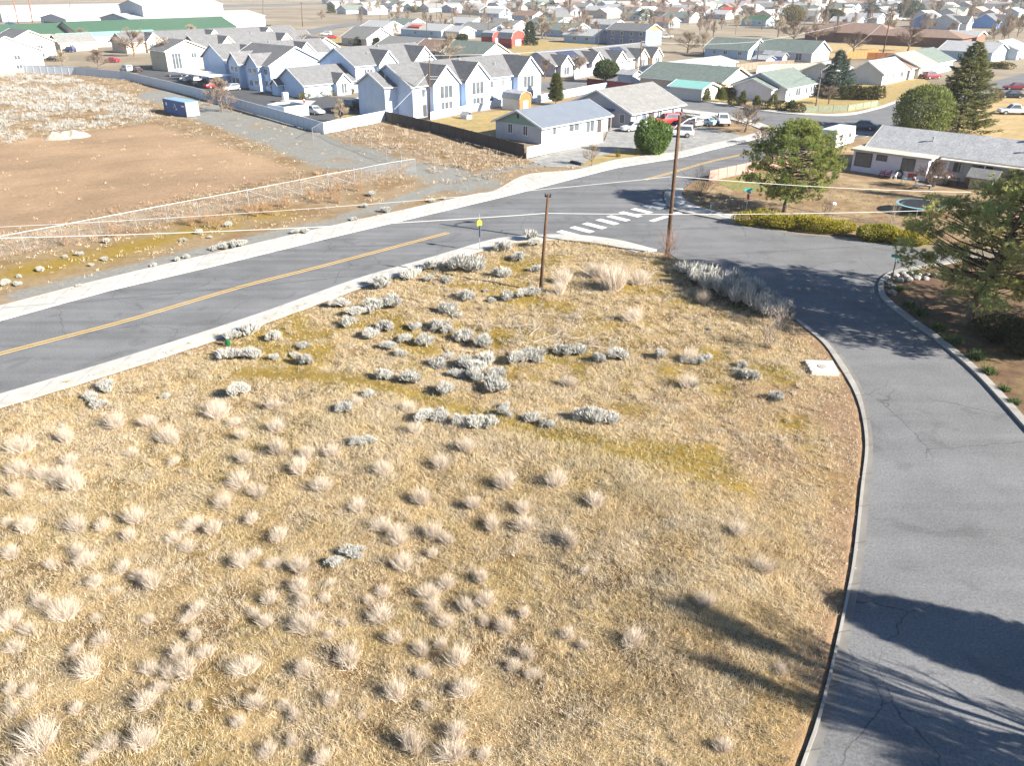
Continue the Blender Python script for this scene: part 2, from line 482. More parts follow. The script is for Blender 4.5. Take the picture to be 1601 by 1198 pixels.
def strip(name, left, right, z, m, n=120, depth=0.3, kind="structure", parent=None):
    """a band between two edge curves with a top at z and sides going down; UV u = metres along, v = across"""
    a = catmull(left, n); b = catmull(right, n)
    s = np.concatenate([[0], np.cumsum(np.hypot(*np.diff((a + b) / 2, axis=0).T))])
    v = []; f = []
    for i in range(n):
        v += [(a[i][0], a[i][1], z), (b[i][0], b[i][1], z), (a[i][0], a[i][1], z - depth), (b[i][0], b[i][1], z - depth)]
    for i in range(n - 1):
        k = 4 * i
        f += [(k, k + 1, k + 5, k + 4), (k, k + 4, k + 6, k + 2), (k + 1, k + 3, k + 7, k + 5)]
    f += [(0, 2, 3, 1), (4 * n - 4, 4 * n - 3, 4 * n - 1, 4 * n - 2)]
    me = bpy.data.meshes.new(name); me.from_pydata(v, [], f); me.materials.append(m)
    uv = me.uv_layers.new(name="UVMap")
    for l in me.loops:
        uv.data[l.index].uv = (s[l.vertex_index // 4], l.vertex_index % 2)
    bm = bmesh.new(); bm.from_mesh(me); bmesh.ops.recalc_face_normals(bm, faces=bm.faces); bm.to_mesh(me); bm.free()
    o = bpy.data.objects.new(name, me); COL.objects.link(o)
    if kind: o["kind"] = kind
    if parent: o.parent = parent
    return o

def ext(pts, k0=0.0, k1=0.0):
    """ground points from pixels, lengthened straight by k0 / k1 metres beyond the ends"""
    q = [P(*p).xy for p in pts]
    if k0: q = [q[0] + (q[0] - q[1]).normalized() * k0] + q
    if k1: q = q + [q[-1] + (q[-1] - q[-2]).normalized() * k1]
    return [(p.x, p.y) for p in q]

def disc(name, r0, z, m):
    v = [(0, 0, z)]; f = []
    n = 64
    for k in range(n):
        a = 2 * math.pi * k / n
        v.append((r0 * math.cos(a), r0 * math.sin(a), z))
    for k in range(n):
        f.append((0, 1 + k, 1 + (k + 1) % n))
    me = bpy.data.meshes.new(name); me.from_pydata(v, [], f); me.materials.append(m)
    o = bpy.data.objects.new(name, me); COL.objects.link(o); o["kind"] = "structure"
    return o
disc("ground", 9000, -0.04, M_desert)

# edge curves, from the photograph's ground points
FAR_IN = ext([(0, 502), (170, 455), (340, 415), (520, 371), (740, 319), (822, 299), (906, 277), (966, 262), (1060, 247), (1160, 223), (1200, 212)], 60)
FAR_OUT = ext([(0, 480), (170, 436), (340, 396), (520, 354), (740, 305), (774, 299), (824, 274), (904, 266), (966, 250), (1060, 238), (1150, 217), (1196, 205)], 60)
NEAR_IN = ext([(0, 619), (200, 559), (400, 494), (560, 437), (667, 406), (747, 382), (787, 373), (855, 368), (907, 369), (967, 377), (1027, 392)], 60)
def offset(c, d, n=140):
    c = catmull(c, n); t = np.gradient(c, axis=0)
    for _ in range(3): t[1:-1] = (t[:-2] + t[1:-1] + t[2:]) / 3
    t /= np.linalg.norm(t, axis=1, keepdims=True)
    return [(p[0] + k[1] * d, p[1] - k[0] * d) for p, k in zip(c, t)]
NEAR_OUT = offset(NEAR_IN, 1.95)[::2]
KERB_OUT = ext([(1242, 502), (1262, 518), (1287, 540), (1310, 573), (1333, 612), (1346, 650), (1352, 700), (1345, 766), (1333, 875), (1319, 949), (1299, 1041), (1274, 1136), (1252, 1198)], 0, 12)
KERB_IN = ext([(1246, 501), (1268, 517), (1295, 540), (1319, 572), (1341, 611), (1352, 650), (1357, 700), (1350, 766), (1338, 875), (1324, 949), (1304, 1041), (1280, 1136), (1258, 1198)], 0, 12)
GUT_IN = ext([(1249, 499), (1276, 517), (1303, 540), (1328, 572), (1349, 611), (1359, 650), (1365, 700), (1360, 766), (1350, 875), (1337, 949), (1319, 1041), (1295, 1136), (1275, 1198)], 0, 12)
RK_IN = ext([(1435, 418), (1405, 423), (1384, 431), (1373, 446), (1379, 468), (1418, 501), (1460, 531), (1520, 582), (1568, 633), (1592, 660)], 8, 40)
RK_OUT = ext([(1437, 422), (1410, 427), (1392, 434), (1381, 447), (1387, 466), (1424, 497), (1467, 527), (1527, 577), (1576, 627), (1600, 654)], 8, 40)
# the roads: one bed of asphalt under walks and kerbs, a lighter sheet for the side street
sheet("road", [p for p in FAR_IN] + [(47, 140), (66, 118), (66, 100), (40, 80), (30, 92), (14.3, 70)] + [p for p in reversed(NEAR_IN)], 0.0, M_asph, px=False)
sheet("side_road", [P(1030, 385).xy, P(1082, 336).xy, P(1150, 350).xy, P(1256, 367).xy, P(1335, 372).xy, P(1413, 383).xy] + [(46, 62), (60, 54), (60, 46), (36, 60)] + RK_OUT[1:] + [(40, 10), (20, 2)] + list(reversed(KERB_OUT)) + [P(1200, 490).xy, P(1080, 420).xy], 0.006, M_asph3, px=False)
sheet("cross_road", [(1040, 150), (1100, 159), (1178, 172), (1256, 180), (1325, 180), (1373, 170), (1403, 159), (1470, 145), (1527, 134), (1601, 114), (1700, 92), (1750, 110), (1601, 140), (1552, 155), (1500, 172), (1440, 190), (1375, 222), (1270, 236), (1200, 212), (1140, 178), (1067, 171), (1030, 166)], 0.004, M_asph3)
sheet("far_road", [(800, 118), (836, 128), (920, 128), (960, 118), (1010, 112), (1010, 120), (960, 128), (930, 136), (880, 144), (836, 141), (780, 132)], 0.004, M_asph3)
sheet("bend_road", [(430, 56), (470, 48), (530, 37), (560, 34), (700, 33), (700, 36), (570, 38), (540, 42), (500, 50), (480, 60), (470, 70), (425, 66)], 0.004, M_asph3)
sheet("highway", [(0, 37), (60, 36), (130, 34), (330, 8), (560, 2), (560, 4), (340, 11), (140, 38), (60, 41), (0, 42)], 0.004, M_asph3)
strip("far_sidewalk", FAR_OUT, FAR_IN, 0.13, M_walk, 200)
strip("near_sidewalk", NEAR_IN, NEAR_OUT, 0.13, M_walk, 200)
strip("kerb", KERB_OUT, KERB_IN, 0.16, M_kerb, 120)
strip("gutter", KERB_IN, GUT_IN, 0.02, M_gut, 120)
strip("street_kerb", RK_IN, RK_OUT, 0.15, M_kerb, 120)
strip("corner_kerb", ext([(1044, 296), (1039, 302), (1039, 312), (1050, 327), (1082, 336), (1150, 349)]), ext([(1050, 296), (1046, 302), (1047, 311), (1057, 323), (1085, 331), (1150, 345)]), 0.14, M_kerb, 50)
strip("corner_sidewalk", ext([(1050, 296), (1046, 302), (1047, 311), (1057, 323), (1085, 331), (1150, 345)]), ext([(1068, 296), (1066, 301), (1067, 308), (1075, 316), (1100, 327), (1155, 338)]), 0.125, M_conc, 50)
strip("cross_sidewalk", ext([(1067, 171), (1140, 180), (1180, 190), (1215, 203)]), ext([(1067, 176), (1135, 186), (1172, 196), (1200, 208)]), 0.13, M_walk, 40)
strip("opposite_sidewalk", ext([(1040, 147), (1100, 156), (1178, 169), (1256, 177), (1325, 177), (1373, 167), (1410, 155)]), ext([(1040, 150), (1100, 159), (1178, 172), (1256, 180), (1325, 180), (1373, 170), (1412, 157)]), 0.12, M_walk, 60)

# painted lines
def road_line(name, pts, w, m, off=0.0, z=0.012, n=60):
    c = catmull(pts, n); t = np.gradient(c, axis=0); t /= np.linalg.norm(t, axis=1, keepdims=True)
    nr = np.stack([-t[:, 1], t[:, 0]], 1)
    a = c + nr * (off - w / 2); b = c + nr * (off + w / 2)
    return strip(name, a[::3], b[::3], z, m, n, 0.005)
YL = ext([(0, 553), (217, 496), (367, 451), (500, 417), (640, 380), (742, 353)], 60)
YR = ext([(1008, 281), (1056, 268), (1108, 253), (1166, 240), (1240, 222)])
for nm, c in (("yellow_line", YL), ("yellow_line", YR)):
    for off in (-0.19, 0.19):
        road_line(nm, c, 0.13, M_yellow, off)
def bar(name, a, b, w, m):
    a = P(*a).xy; b = P(*b).xy; d = (b - a).normalized(); n = Vector((-d.y, d.x)) * w / 2
    mb = MB(); q = [a - n, b - n, b + n, a + n]
    mb.poly([(p.x, p.y, 0.016) for p in q]); mb.poly([(p.x, p.y, 0.008) for p in reversed(q)])
    for k in range(4):
        u, v = q[k], q[(k + 1) % 4]
        mb.poly([(u.x, u.y, 0.008), (v.x, v.y, 0.008), (v.x, v.y, 0.016), (u.x, u.y, 0.016)])
    o = mb.build(name, m); o["kind"] = "structure"
for (x0, y0, x1, y1) in ((775, 245, 902, 277), (858, 220, 982, 252), (936, 196, 1060, 228), (1020, 172, 1137, 202), (1087, 151, 1208, 180), (1162, 126, 1282, 155), (1238, 105, 1348, 132), (1306, 85, 1418, 108), (1370, 65, 1446, 85)):
    bar("crosswalk_bar", (680 + x0 / 4, 300 + y0 / 4), (680 + x1 / 4, 300 + y1 / 4), 0.85, M_mark)
bar("stop_bar", (1018, 346), (1043, 338), 0.6, M_mark); bar("stop_bar", (1050, 335), (1064, 332), 0.6, M_mark)
for q in (((1275, 204), (1287, 202.5)), ((1290, 207.5), (1305, 205)), ((1308, 210), (1323, 207)), ((1325, 213.5), (1341, 210)), ((1344, 217), (1360, 213.5))):
    bar("crosswalk_bar", q[0], q[1], 0.85, M_mark)

# ---------------------------------------------------------------- the vacant lot in front
LOT = [(.6 * a[0] + .4 * b[0], .6 * a[1] + .4 * b[1]) for a, b in zip(catmull(NEAR_OUT, 90), catmull(NEAR_IN, 90))] + [P(1020, 398).xy[:], P(1050, 405).xy[:], P(1082, 416).xy[:], P(1150, 445).xy[:], P(1225, 487).xy[:]] + KERB_IN + [(4, -14), (-60, -14)]
MOUND = [P(*p).xy[:] for p in ((560, 690), (760, 720), (900, 745), (1010, 800), (1120, 860), (1180, 960))]
PATH = [P(*p).xy[:] for p in ((385, 585), (470, 590), (560, 605), (650, 628), (740, 655), (850, 690), (960, 715), (1060, 745), (1150, 775))]
def lot_z(x, y):
    x = np.asarray(x, float); y = np.asarray(y, float)
    e = np.minimum(seg_dist(NEAR_OUT, x, y), seg_dist(KERB_OUT, x, y))
    k = np.clip((e - 0.5) / 5, 0, 1)
    z = 0.09 + k * (0.42 * (fbm(x, y, 9, 3) - 0.35) + 0.16 * (vn(x, y, 1.4, 5) - 0.5)) + 0.07 * (vn(x, y, 0.55, 8) - 0.5)
    dm = seg_dist(MOUND, x, y)
    z = z + .05 * np.clip(1 - seg_dist(NEAR_OUT, x, y) / 1.2, 0, 1)
    return z * (.35 + .65 * np.clip(e / 1.5, 0, 1)) + .05 * np.clip(1 - e / 1.5, 0, 1) + k * 0.55 * np.exp(-(dm / 5.5) ** 2)
def lot_masks(x, y):
    dp = seg_dist(PATH, x, y)
    path = np.exp(-(dp / 1.05) ** 2)
    dk = seg_dist(KERB_OUT, x, y)
    south = inside([P(*p).xy[:] for p in ((900, 640), (1250, 600), (1345, 640), (1352, 720), (1340, 860), (1240, 870), (1130, 800), (1000, 735))], x, y)
    bare = np.where(south, 0.75, 0) * np.clip(fbm(x, y, 4, 21) * 1.9 - 0.3, 0, 1) + np.exp(-(dk / 1.5) ** 2) * 0.9
    dn = seg_dist(NEAR_OUT, x, y)
    bare = np.maximum(bare, np.exp(-(dn / 0.8) ** 2) * 0.6)
    moss = np.clip((fbm(x, y, 3.2, 31) - 0.50) * 5, 0, 1)
    mid = inside([P(*p).xy[:] for p in ((350, 520), (700, 410), (1000, 400), (1230, 500), (1300, 600), (1200, 760), (850, 720), (430, 600))], x, y)
    moss = np.maximum(np.where(mid, moss, moss * 0.35), path)
    return path, np.clip(bare, 0, 1), moss
def grid_land(name, poly, x0, x1, y0, y1, st, zf, colf, m):
    nx = int((x1 - x0) / st) + 1; ny = int((y1 - y0) / st) + 1
    X, Y = np.meshgrid(np.linspace(x0, x1, nx), np.linspace(y0, y1, ny))
    ins = inside(poly, X, Y)
    Z = np.where(ins, zf(X, Y), -0.35)
    col = colf(X, Y)
    idx = np.arange(nx * ny).reshape(ny, nx)
    q = np.stack([idx[:-1, :-1], idx[:-1, 1:], idx[1:, 1:], idx[1:, :-1]], -1).reshape(-1, 4)
    k = ins.ravel()[q].any(1)
    q = q[k]
    used = np.unique(q); re = np.zeros(nx * ny, int); re[used] = np.arange(len(used))
    v = np.stack([X.ravel(), Y.ravel(), Z.ravel()], 1)[used]
    o = np_mesh(name, v, re[q], col.reshape(-1, 3)[used], m, nv=4)
    o.data.polygons.foreach_set("use_smooth", [True] * len(o.data.polygons))
    o["kind"] = "structure"
    return o
C_SAND = np.array(rgb((192, 168, 126))) * 0.54
C_BARE = np.array(rgb((176, 146, 118))) * 0.52
C_MOSS = np.array(rgb((164, 138, 58))) * 0.52
C_DARK = np.array(rgb((126, 100, 68))) * 0.5
def mixc(a, b, t):
    return a * (1 - t[..., None]) + b * t[..., None]
def lot_col(x, y):
    path, bare, moss = lot_masks(x, y)
    c = mixc(np.broadcast_to(C_SAND, x.shape + (3,)), C_DARK, np.clip((fbm(x, y, 1.1, 12) - 0.45) * 3, 0, 1))
    c = mixc(c, C_BARE, bare)
    return mixc(c, C_MOSS, moss * 0.85)
grid_land("lot_ground", LOT, -52, 24, -14, 78, 0.3, lot_z, lot_col, M_soil)
def LZ(x, y):
    return float(lot_z(np.array([x]), np.array([y]))[0])
def lotp(px, py):
    p = P(px, py, 0.15)
    return Vector((p.x, p.y, LZ(p.x, p.y)))

# ---------------------------------------------------------------- the open field beyond the road
FIELD = [(.6 * a[0] + .4 * b[0], .6 * a[1] + .4 * b[1]) for a, b in zip(catmull(FAR_OUT[:9], 60), catmull(FAR_IN[:9], 60))] + [P(*p).xy[:] for p in ((905, 262), (860, 262), (822, 249), (700, 214), (603, 190), (507, 212), (420, 187), (300, 152), (200, 127), (120, 118), (0, 113))] + [(-230, 235), (-230, 0), (-110, -30)]
DIRT = [P(*p).xy[:] for p in ((-200, 300), (-60, 215), (70, 217), (170, 205), (230, 195), (300, 215), (420, 250), (470, 268), (380, 292), (260, 318), (130, 345), (0, 372), (-200, 420))]
SAGE = [P(*p).xy[:] for p in ((-300, 116), (0, 116), (110, 121), (165, 140), (225, 160), (240, 178), (245, 192), (190, 198), (140, 205), (70, 208), (40, 225), (-10, 235), (-300, 260))]
TRACK = [P(*p).xy[:] for p in ((255, 145), (300, 160), (360, 178), (430, 200), (500, 232), (560, 245), (640, 262), (740, 290))]
TRACK2 = [P(*p).xy[:] for p in ((40, 462), (140, 438), (250, 412), (330, 392), (480, 358), (600, 325), (700, 290), (800, 262), (860, 258))]
TRACK3 = [P(*p).xy[:] for p in ((230, 150), (330, 186), (430, 222), (520, 258), (600, 268))]
MOSSF = [P(*p).xy[:] for p in ((-150, 460), (0, 435), (150, 405), (300, 365), (420, 340))]
def field_z(x, y):
    e = seg_dist(FAR_OUT, x, y)
    k = np.clip((e - 0.5) / 8, 0, 1)
    return 0.09 + k * (0.5 * (fbm(x, y, 16, 43) - 0.3)) * np.where(inside(SAGE, x, y), 1.3, 0.8) + 0.05 * (vn(x, y, 0.9, 18) - .5)
def field_masks(x, y):
    wob = 3 * (fbm(x, y, 5, 61) - 0.5)
    dirt = np.clip(np.where(inside(DIRT, x, y), 1, -1) * seg_dist(DIRT, x, y, True) + wob, -1, 1) * 0.5 + 0.5
    tr = np.maximum(np.exp(-(seg_dist(TRACK, x, y) / 4.2) ** 4), np.exp(-(seg_dist(TRACK3, x, y) / 2.5) ** 4))
    t2 = np.exp(-((seg_dist(TRACK2, x, y)) / 1.2) ** 4)
    gr = np.clip(np.maximum(tr, t2) * 1.5 - np.clip((fbm(x, y, 3, 71) - .5) * 5, 0, 0.9), 0, 1)
    moss = np.exp(-(seg_dist(MOSSF, x, y) / 2.6) ** 2) * np.clip(fbm(x, y, 4, 81) * 2.4 - 0.5, 0, 1)
    return dirt, gr, moss
C_FDIRT = np.array(rgb((200, 170, 138))) * 0.46
C_FPALE = np.array(rgb((205, 180, 146))) * 0.38
C_GRAV = np.array(rgb((168, 168, 162))) * 0.50
def field_col(x, y):
    dirt, gr, moss = field_masks(x, y)
    c = np.broadcast_to(C_FPALE, x.shape + (3,))
    c = mixc(c, C_DARK * 1.5, np.clip((fbm(x, y, 2.4, 92) - 0.5) * 4, 0, 0.6))
    ang = R(38); u = x * math.cos(ang) + y * math.sin(ang); w = -x * math.sin(ang) + y * math.cos(ang)
    rut = np.clip((fbm(u / 9, w, 1.7, 97) - .46) * 3, 0, 1) * .10     # graded streaks and tyre ruts of the bare dirt
    c = mixc(c, C_FDIRT * (0.72 + 0.6 * fbm(x, y, 9, 95) - rut)[..., None], dirt)
    c = mixc(c, C_GRAV, gr)
    return mixc(c, C_MOSS * 1.1, moss * 0.9)
grid_land("field_ground", FIELD, -150, 18, 30, 236, 0.7, field_z, field_col, M_soil)
def FZ(x, y):
    return float(field_z(np.array([x]), np.array([y]))[0])
def fieldp(px, py):
    p = P(px, py, 0.15)
    return Vector((p.x, p.y, FZ(p.x, p.y)))

# yards, car parks and lawns as sheets, each a little above the one below
sheet("car_park", [(195, 124), (255, 95), (330, 95), (400, 110), (440, 120), (440, 150), (560, 152), (600, 150), (603, 181), (500, 206), (420, 184), (300, 150)], 0.02, M_asph2)
sheet("lawn", [(470, 207), (545, 178), (585, 180), (601, 184), (601, 190), (510, 210)], 0.05, M_lawn)
sheet("apartment_yard", [(603, 181), (700, 176), (836, 156), (880, 150), (940, 155), (940, 175), (822, 222), (819, 246), (700, 213), (604, 191)], 0.03, M_yard)
sheet("back_lawn", [(668, 188), (745, 178), (800, 172), (812, 200), (800, 215), (730, 212), (670, 196)], 0.045, M_lawn)
sheet("gravel_yard", [(823, 250), (945, 220), (960, 180), (1067, 177), (1135, 187), (1172, 197), (1196, 207), (1150, 218), (1060, 239), (966, 251), (904, 267), (860, 263)], 0.05, M_gravel)
sheet("dirt_verge", [(1068, 177), (1135, 187), (1172, 197), (1190, 205), (1160, 212), (1128, 205), (1100, 198)], 0.07, M_yard)
sheet("flower_bed", [(905, 262), (925, 248), (985, 234), (1000, 240), (1040, 232), (1040, 240), (966, 251)], 0.08, M_lawn)
sheet("corner_yard", [(1068, 296), (1085, 283), (1110, 277), (1200, 258), (1260, 238), (1340, 216), (1480, 200), (1760, 250), (1760, 420), (1601, 395), (1430, 380), (1335, 370), (1256, 364), (1155, 347), (1085, 330), (1067, 308)], 0.06, M_yard)
sheet("corner_lawn", [(1118, 285), (1190, 268), (1230, 285), (1215, 300), (1150, 300)], 0.075, mat("green_grass", (0.16, 0.16, 0.05), rough=1, var=0.25, scale=1.5, col2=(0.22, 0.18, 0.07)))
sheet("garden_ground", [p for p in RK_OUT] + [(75, 20), (75, 52)], 0.05, mat("garden_soil", (0.105, 0.06, 0.035), rough=1, var=0.3, scale=1.2, bump=0.4, col2=(0.15, 0.10, 0.05)), px=False)
sheet("opposite_lawn", [(1040, 147), (1256, 177), (1325, 177), (1373, 167), (1410, 155), (1470, 142), (1440, 120), (1300, 120), (1200, 120), (1100, 130)], 0.06, M_lawn)
sheet("right_lawn", [(1532, 162), (1601, 145), (1760, 120), (1760, 235), (1601, 230), (1480, 200), (1400, 205)], 0.065, mat("tan_lawn", (0.36, 0.26, 0.13), rough=1, var=0.2, scale=1, col2=(0.30, 0.22, 0.10)))
sheet("field_lawn", [(820, 60), (935, 68), (945, 80), (840, 95), (790, 80)], 0.03, M_lawn)
sheet("park_lawn", [(1260, 66), (1440, 72), (1440, 92), (1300, 92)], 0.03, mat("tan_lawn", (0.4, 0.28, 0.13)))
sheet("far_lawn", [(500, 62), (560, 52), (620, 76), (560, 80), (500, 72)], 0.03, M_lawn)

# ================================================================ BUILDERS
TH = R(47)                     # the whole neighbourhood stands on one grid
E1 = Vector((math.cos(TH), math.sin(TH))); E2 = Vector((-math.sin(TH), math.cos(TH)))

def chevron(mb, axis, half, a, b, z, slope, t=0.16, oh=0.45, c=0.0, m=0):
    """gable roof slab: axis along the ridge, section centred on c with half-span half, eaves at z"""
    w = half + oh
    sec = [(c - w, z - oh * slope), (c, z + half * slope), (c + w, z - oh * slope), (c + w, z - oh * slope + t), (c, z + half * slope + t), (c - w, z - oh * slope + t)]
    mb.prism(sec, axis, a, b, m)

def hip(mb, x0, x1, y0, y1, z, rise, oh=0.5, t=0.16, m=0):
    X0, X1, Y0, Y1 = x0 - oh, x1 + oh, y0 - oh, y1 + oh
    w = min(X1 - X0, Y1 - Y0) / 2
    if X1 - X0 >= Y1 - Y0:
        r0, r1 = (X0 + w, (Y0 + Y1) / 2), (X1 - w, (Y0 + Y1) / 2)
        top = [(X0, Y0), (X1, Y0), (X1, Y1), (X0, Y1)]
        q = [(0, 1, 5, 4), (1, 2, 5), (2, 3, 4, 5), (3, 0, 4)]
    else:
        r0, r1 = ((X0 + X1) / 2, Y0 + w), ((X0 + X1) / 2, Y1 - w)
        top = [(X0, Y0), (X1, Y0), (X1, Y1), (X0, Y1)]
        q = [(0, 1, 4), (1, 2, 5, 4), (2, 3, 5), (3, 0, 4, 5)]
    i = len(mb.v); zb = z - 0.1
    mb.v += [(p[0], p[1], zb + t) for p in top] + [(r0[0], r0[1], z + rise + t), (r1[0], r1[1], z + rise + t)] + [(p[0], p[1], zb) for p in top]
    for f in q: mb.f.append(tuple(i + k for k in f)); mb.m.append(m)
    for k in range(4):
        j = (k + 1) % 4
        mb.f.append((i + 6 + k, i + 6 + j, i + j, i + k)); mb.m.append(m)
    mb.f.append((i + 9, i + 8, i + 7, i + 6)); mb.m.append(m)

def side_box(mb, side, L, D, u0, u1, z0, z1, d0, d1, m=0):
    """a box on a wall: u along the wall, d0..d1 outward of it"""
    if side == 'f': mb.box(u0, u1, -d1, -d0, z0, z1, m)
    elif side == 'b': mb.box(u0, u1, D + d0, D + d1, z0, z1, m)
    elif side == 'l': mb.box(-d1, -d0, u0, u1, z0, z1, m)
    else: mb.box(L + d0, L + d1, u0, u1, z0, z1, m)

def window(parent, side, L, D, u, z, w, h, trim, d=0.0, mull=1, sub=True, glass=None):
    mb = MB(); f = 0.09
    side_box(mb, side, L, D, u, u + w, z, z + f, d + 0.0, d + 0.07); side_box(mb, side, L, D, u, u + w, z + h - f, z + h, d + 0.0, d + 0.07)
    side_box(mb, side, L, D, u, u + f, z + f, z + h - f, d + 0.0, d + 0.06); side_box(mb, side, L, D, u + w - f, u + w, z + f, z + h - f, d + 0.0, d + 0.06)
    for k in range(mull):
        c = u + w * (k + 1) / (mull + 1)
        side_box(mb, side, L, D, c - 0.035, c + 0.035, z + f, z + h - f, d + 0.0, d + 0.055)
    if not sub:
        side_box(mb, side, L, D, u + f * .5, u + w - f * .5, z + f * .5, z + h - f * .5, d - 0.02, d + 0.03, 1)
        return mb.build("window", [trim, glass or M_glass], parent)
    o = mb.build("window", trim, parent)
    g = MB(); side_box(g, side, L, D, u + f * .5, u + w - f * .5, z + f * .5, z + h - f * .5, d - 0.02, d + 0.03)
    g.build("pane", glass or M_glass, o)
    return o

def door(parent, side, L, D, u, w, h, m, d=0.0, name="door"):
    mb = MB(); side_box(mb, side, L, D, u, u + w, 0.08, 0.08 + h, d - 0.02, d + 0.045)
    o = mb.build(name, m, parent)
    if name == "door":
        k = MB(); side_box(k, side, L, D, u + w - 0.16, u + w - 0.1, 1.0, 1.12, d + 0.045, d + 0.1); k.build("handle", M_metal, o)
    return o

def house(name, label, px, wh, L, D, rise, ridge='x', wall=None, roof=None, trim=None, wins=(), doors=(), bays=(), cat="house", group=None,
          chimney=None, sub=True, rot=TH, oh=0.45, gable=None, loc=None, fascia=True, solar=(), vents=0, garage=(), z0=0.03):
    """px: photo pixel of the near corner at the top of the wall. Local x runs along the lit front, y back along the shaded side"""
    p = loc or P(px[0], px[1], wh)
    root = empty(name, (p.x, p.y, z0), rot, label, cat, group)
    trim = trim or M_white
    w = MB()
    hx = ridge == 'x'
    if ridge in ('x', 'y'):
        span = D if hx else L
        s = rise / (span / 2)
        # four walls; the two gable ends are five-sided
        if hx:
            w.poly([(0, 0, 0), (L, 0, 0), (L, 0, wh), (0, 0, wh)]); w.poly([(L, D, 0), (0, D, 0), (0, D, wh), (L, D, wh)])
            for x in (0, L): w.poly([(x, D, 0), (x, 0, 0), (x, 0, wh), (x, D / 2, wh + rise), (x, D, wh)], 0)
        else:
            w.poly([(0, D, 0), (0, 0, 0), (0, 0, wh), (0, D, wh)]); w.poly([(L, 0, 0), (L, D, 0), (L, D, wh), (L, 0, wh)])
            for y in (0, D): w.poly([(0, y, 0), (L, y, 0), (L, y, wh), (L / 2, y, wh + rise), (0, y, wh)], 0)
    else:
        w.box(0, L, 0, D, 0, wh)
    w.build("wall", wall, root)
    r = MB()
    if hx: chevron(r, 'x', D / 2, -oh, L + oh, wh, s, oh=oh, c=D / 2)
    elif ridge == 'y': chevron(r, 'y', L / 2, -oh, D + oh, wh, s, oh=oh, c=L / 2)
    elif ridge == 'hip': hip(r, 0, L, 0, D, wh, rise, oh)
    elif ridge == 'flat': r.box(-oh, L + oh, -oh, D + oh, wh, wh + 0.22)
    elif ridge == 'shed':   # low slope, high at the back
        r.prism([(-oh, wh - .02), (D + oh, wh + rise), (D + oh, wh + rise + .16), (-oh, wh + .14)], 'x', -oh, L + oh)
    ro = r.build("roof", roof, root)
    for k in range(vents):
        v = MB(); q = 0.2 + 0.6 * ((k * 0.37 + 0.13) % 1)
        if hx: x, y = L * q, D * (0.25 + 0.18 * (k % 2)); z = wh + min(y, D - y) * s
        elif ridge == 'y': x, y = L * (0.25 + 0.45 * (k % 2)), D * q; z = wh + min(x, L - x) * s
        else: x, y, z = L * q, D * 0.4, wh + rise * .6
        v.lathe([(0.09, z), (0.09, z + 0.55), (0.16, z + 0.56), (0.16, z + 0.7)], 8, (x, y)); v.build("vent_pipe", M_metal, ro)
    if chimney:
        cx, cy, ch, cm = chimney
        c = MB(); c.box(cx - .35, cx + .35, cy - .3, cy + .3, wh, wh + ch); c.box(cx - .42, cx + .42, cy - .37, cy + .37, wh + ch, wh + ch + .1); c.build("chimney", cm, ro)
    if fascia and ridge in ('x', 'y'):
        f = MB(); t = 0.05
        half = (D if hx else L) / 2
        for a in ((-oh - t, L + oh) if hx else (-oh - t, D + oh)):
            W = half + oh + .02; zz = wh - oh * s
            sec = [(half - W, zz - .1), (half, wh + rise - .1), (half + W, zz - .1), (half + W, zz + .19), (half, wh + rise + .19), (half - W, zz + .19)]
            f.prism(sec, 'x' if hx else 'y', a, a + t)
        if hx: f.box(-oh, L + oh, -oh - .1, -oh - 0.003, wh - oh * s - .02, wh - oh * s + .13); f.box(-oh, L + oh, D + oh + .003, D + oh + .1, wh - oh * s - .02, wh - oh * s + .13)
        else: f.box(-oh - .1, -oh - .003, -oh, D + oh, wh - oh * s - .02, wh - oh * s + .13); f.box(L + oh + .003, L + oh + .1, -oh, D + oh, wh - oh * s - .02, wh - oh * s + .13)
        f.build("fascia", trim, root)
    if gable is not None and ridge in ('x', 'y'):
        g = MB()
        if hx:
            for x0, x1 in ((-.03, -.004), (L + .004, L + .03)): g.prism([(0.05, wh - .05), (D - .05, wh - .05), (D / 2, wh + rise - .1)], 'x', x0, x1)
        else:
            for y0, y1 in ((-.03, -.004), (D + .004, D + .03)): g.prism([(0.05, wh - .05), (L - .05, wh - .05), (L / 2, wh + rise - .1)], 'y', y0, y1)
        g.build("gable_panel", gable, root)
    for b in bays:   # front gables standing out of the lit front: u0, width, projection, rise, window list
        u0, bw, pr, br, bwins = b
        bs = br / (bw / 2)
        back = min(D / 2, (br + oh) / (s if ridge == 'x' else 1)) if ridge == 'x' else D / 2
        q = MB(); q.poly([(u0, -pr, 0), (u0 + bw, -pr, 0), (u0 + bw, -pr, wh), (u0 + bw / 2, -pr, wh + br), (u0, -pr, wh)])
        q.poly([(u0, 0, 0), (u0, -pr, 0), (u0, -pr, wh), (u0, 0, wh)]); q.poly([(u0 + bw, -pr, 0), (u0 + bw, 0, 0), (u0 + bw, 0, wh), (u0 + bw, -pr, wh)])
        qo = q.build("front_gable", wall, root)
        k = MB(); chevron(k, 'y', bw / 2, -pr - .3, back, wh + .01, bs, oh=.3, c=u0 + bw / 2, t=.17)
        k.build("gable_roof", roof, qo)
        k = MB(); W = bw / 2 + .32; zz = wh - .3 * bs; cc = u0 + bw / 2
        k.prism([(cc - W, zz - .1), (cc, wh + br - .1), (cc + W, zz - .1), (cc + W, zz + .21), (cc, wh + br + .21), (cc - W, zz + .21)], 'y', -pr - .36, -pr - .303); k.build("fascia", trim, qo)
        for (u, z, ww, hh, mu) in bwins:
            window(qo, 'f', L, D, u0 + u, z, ww, hh, trim, d=pr, mull=mu, sub=False)
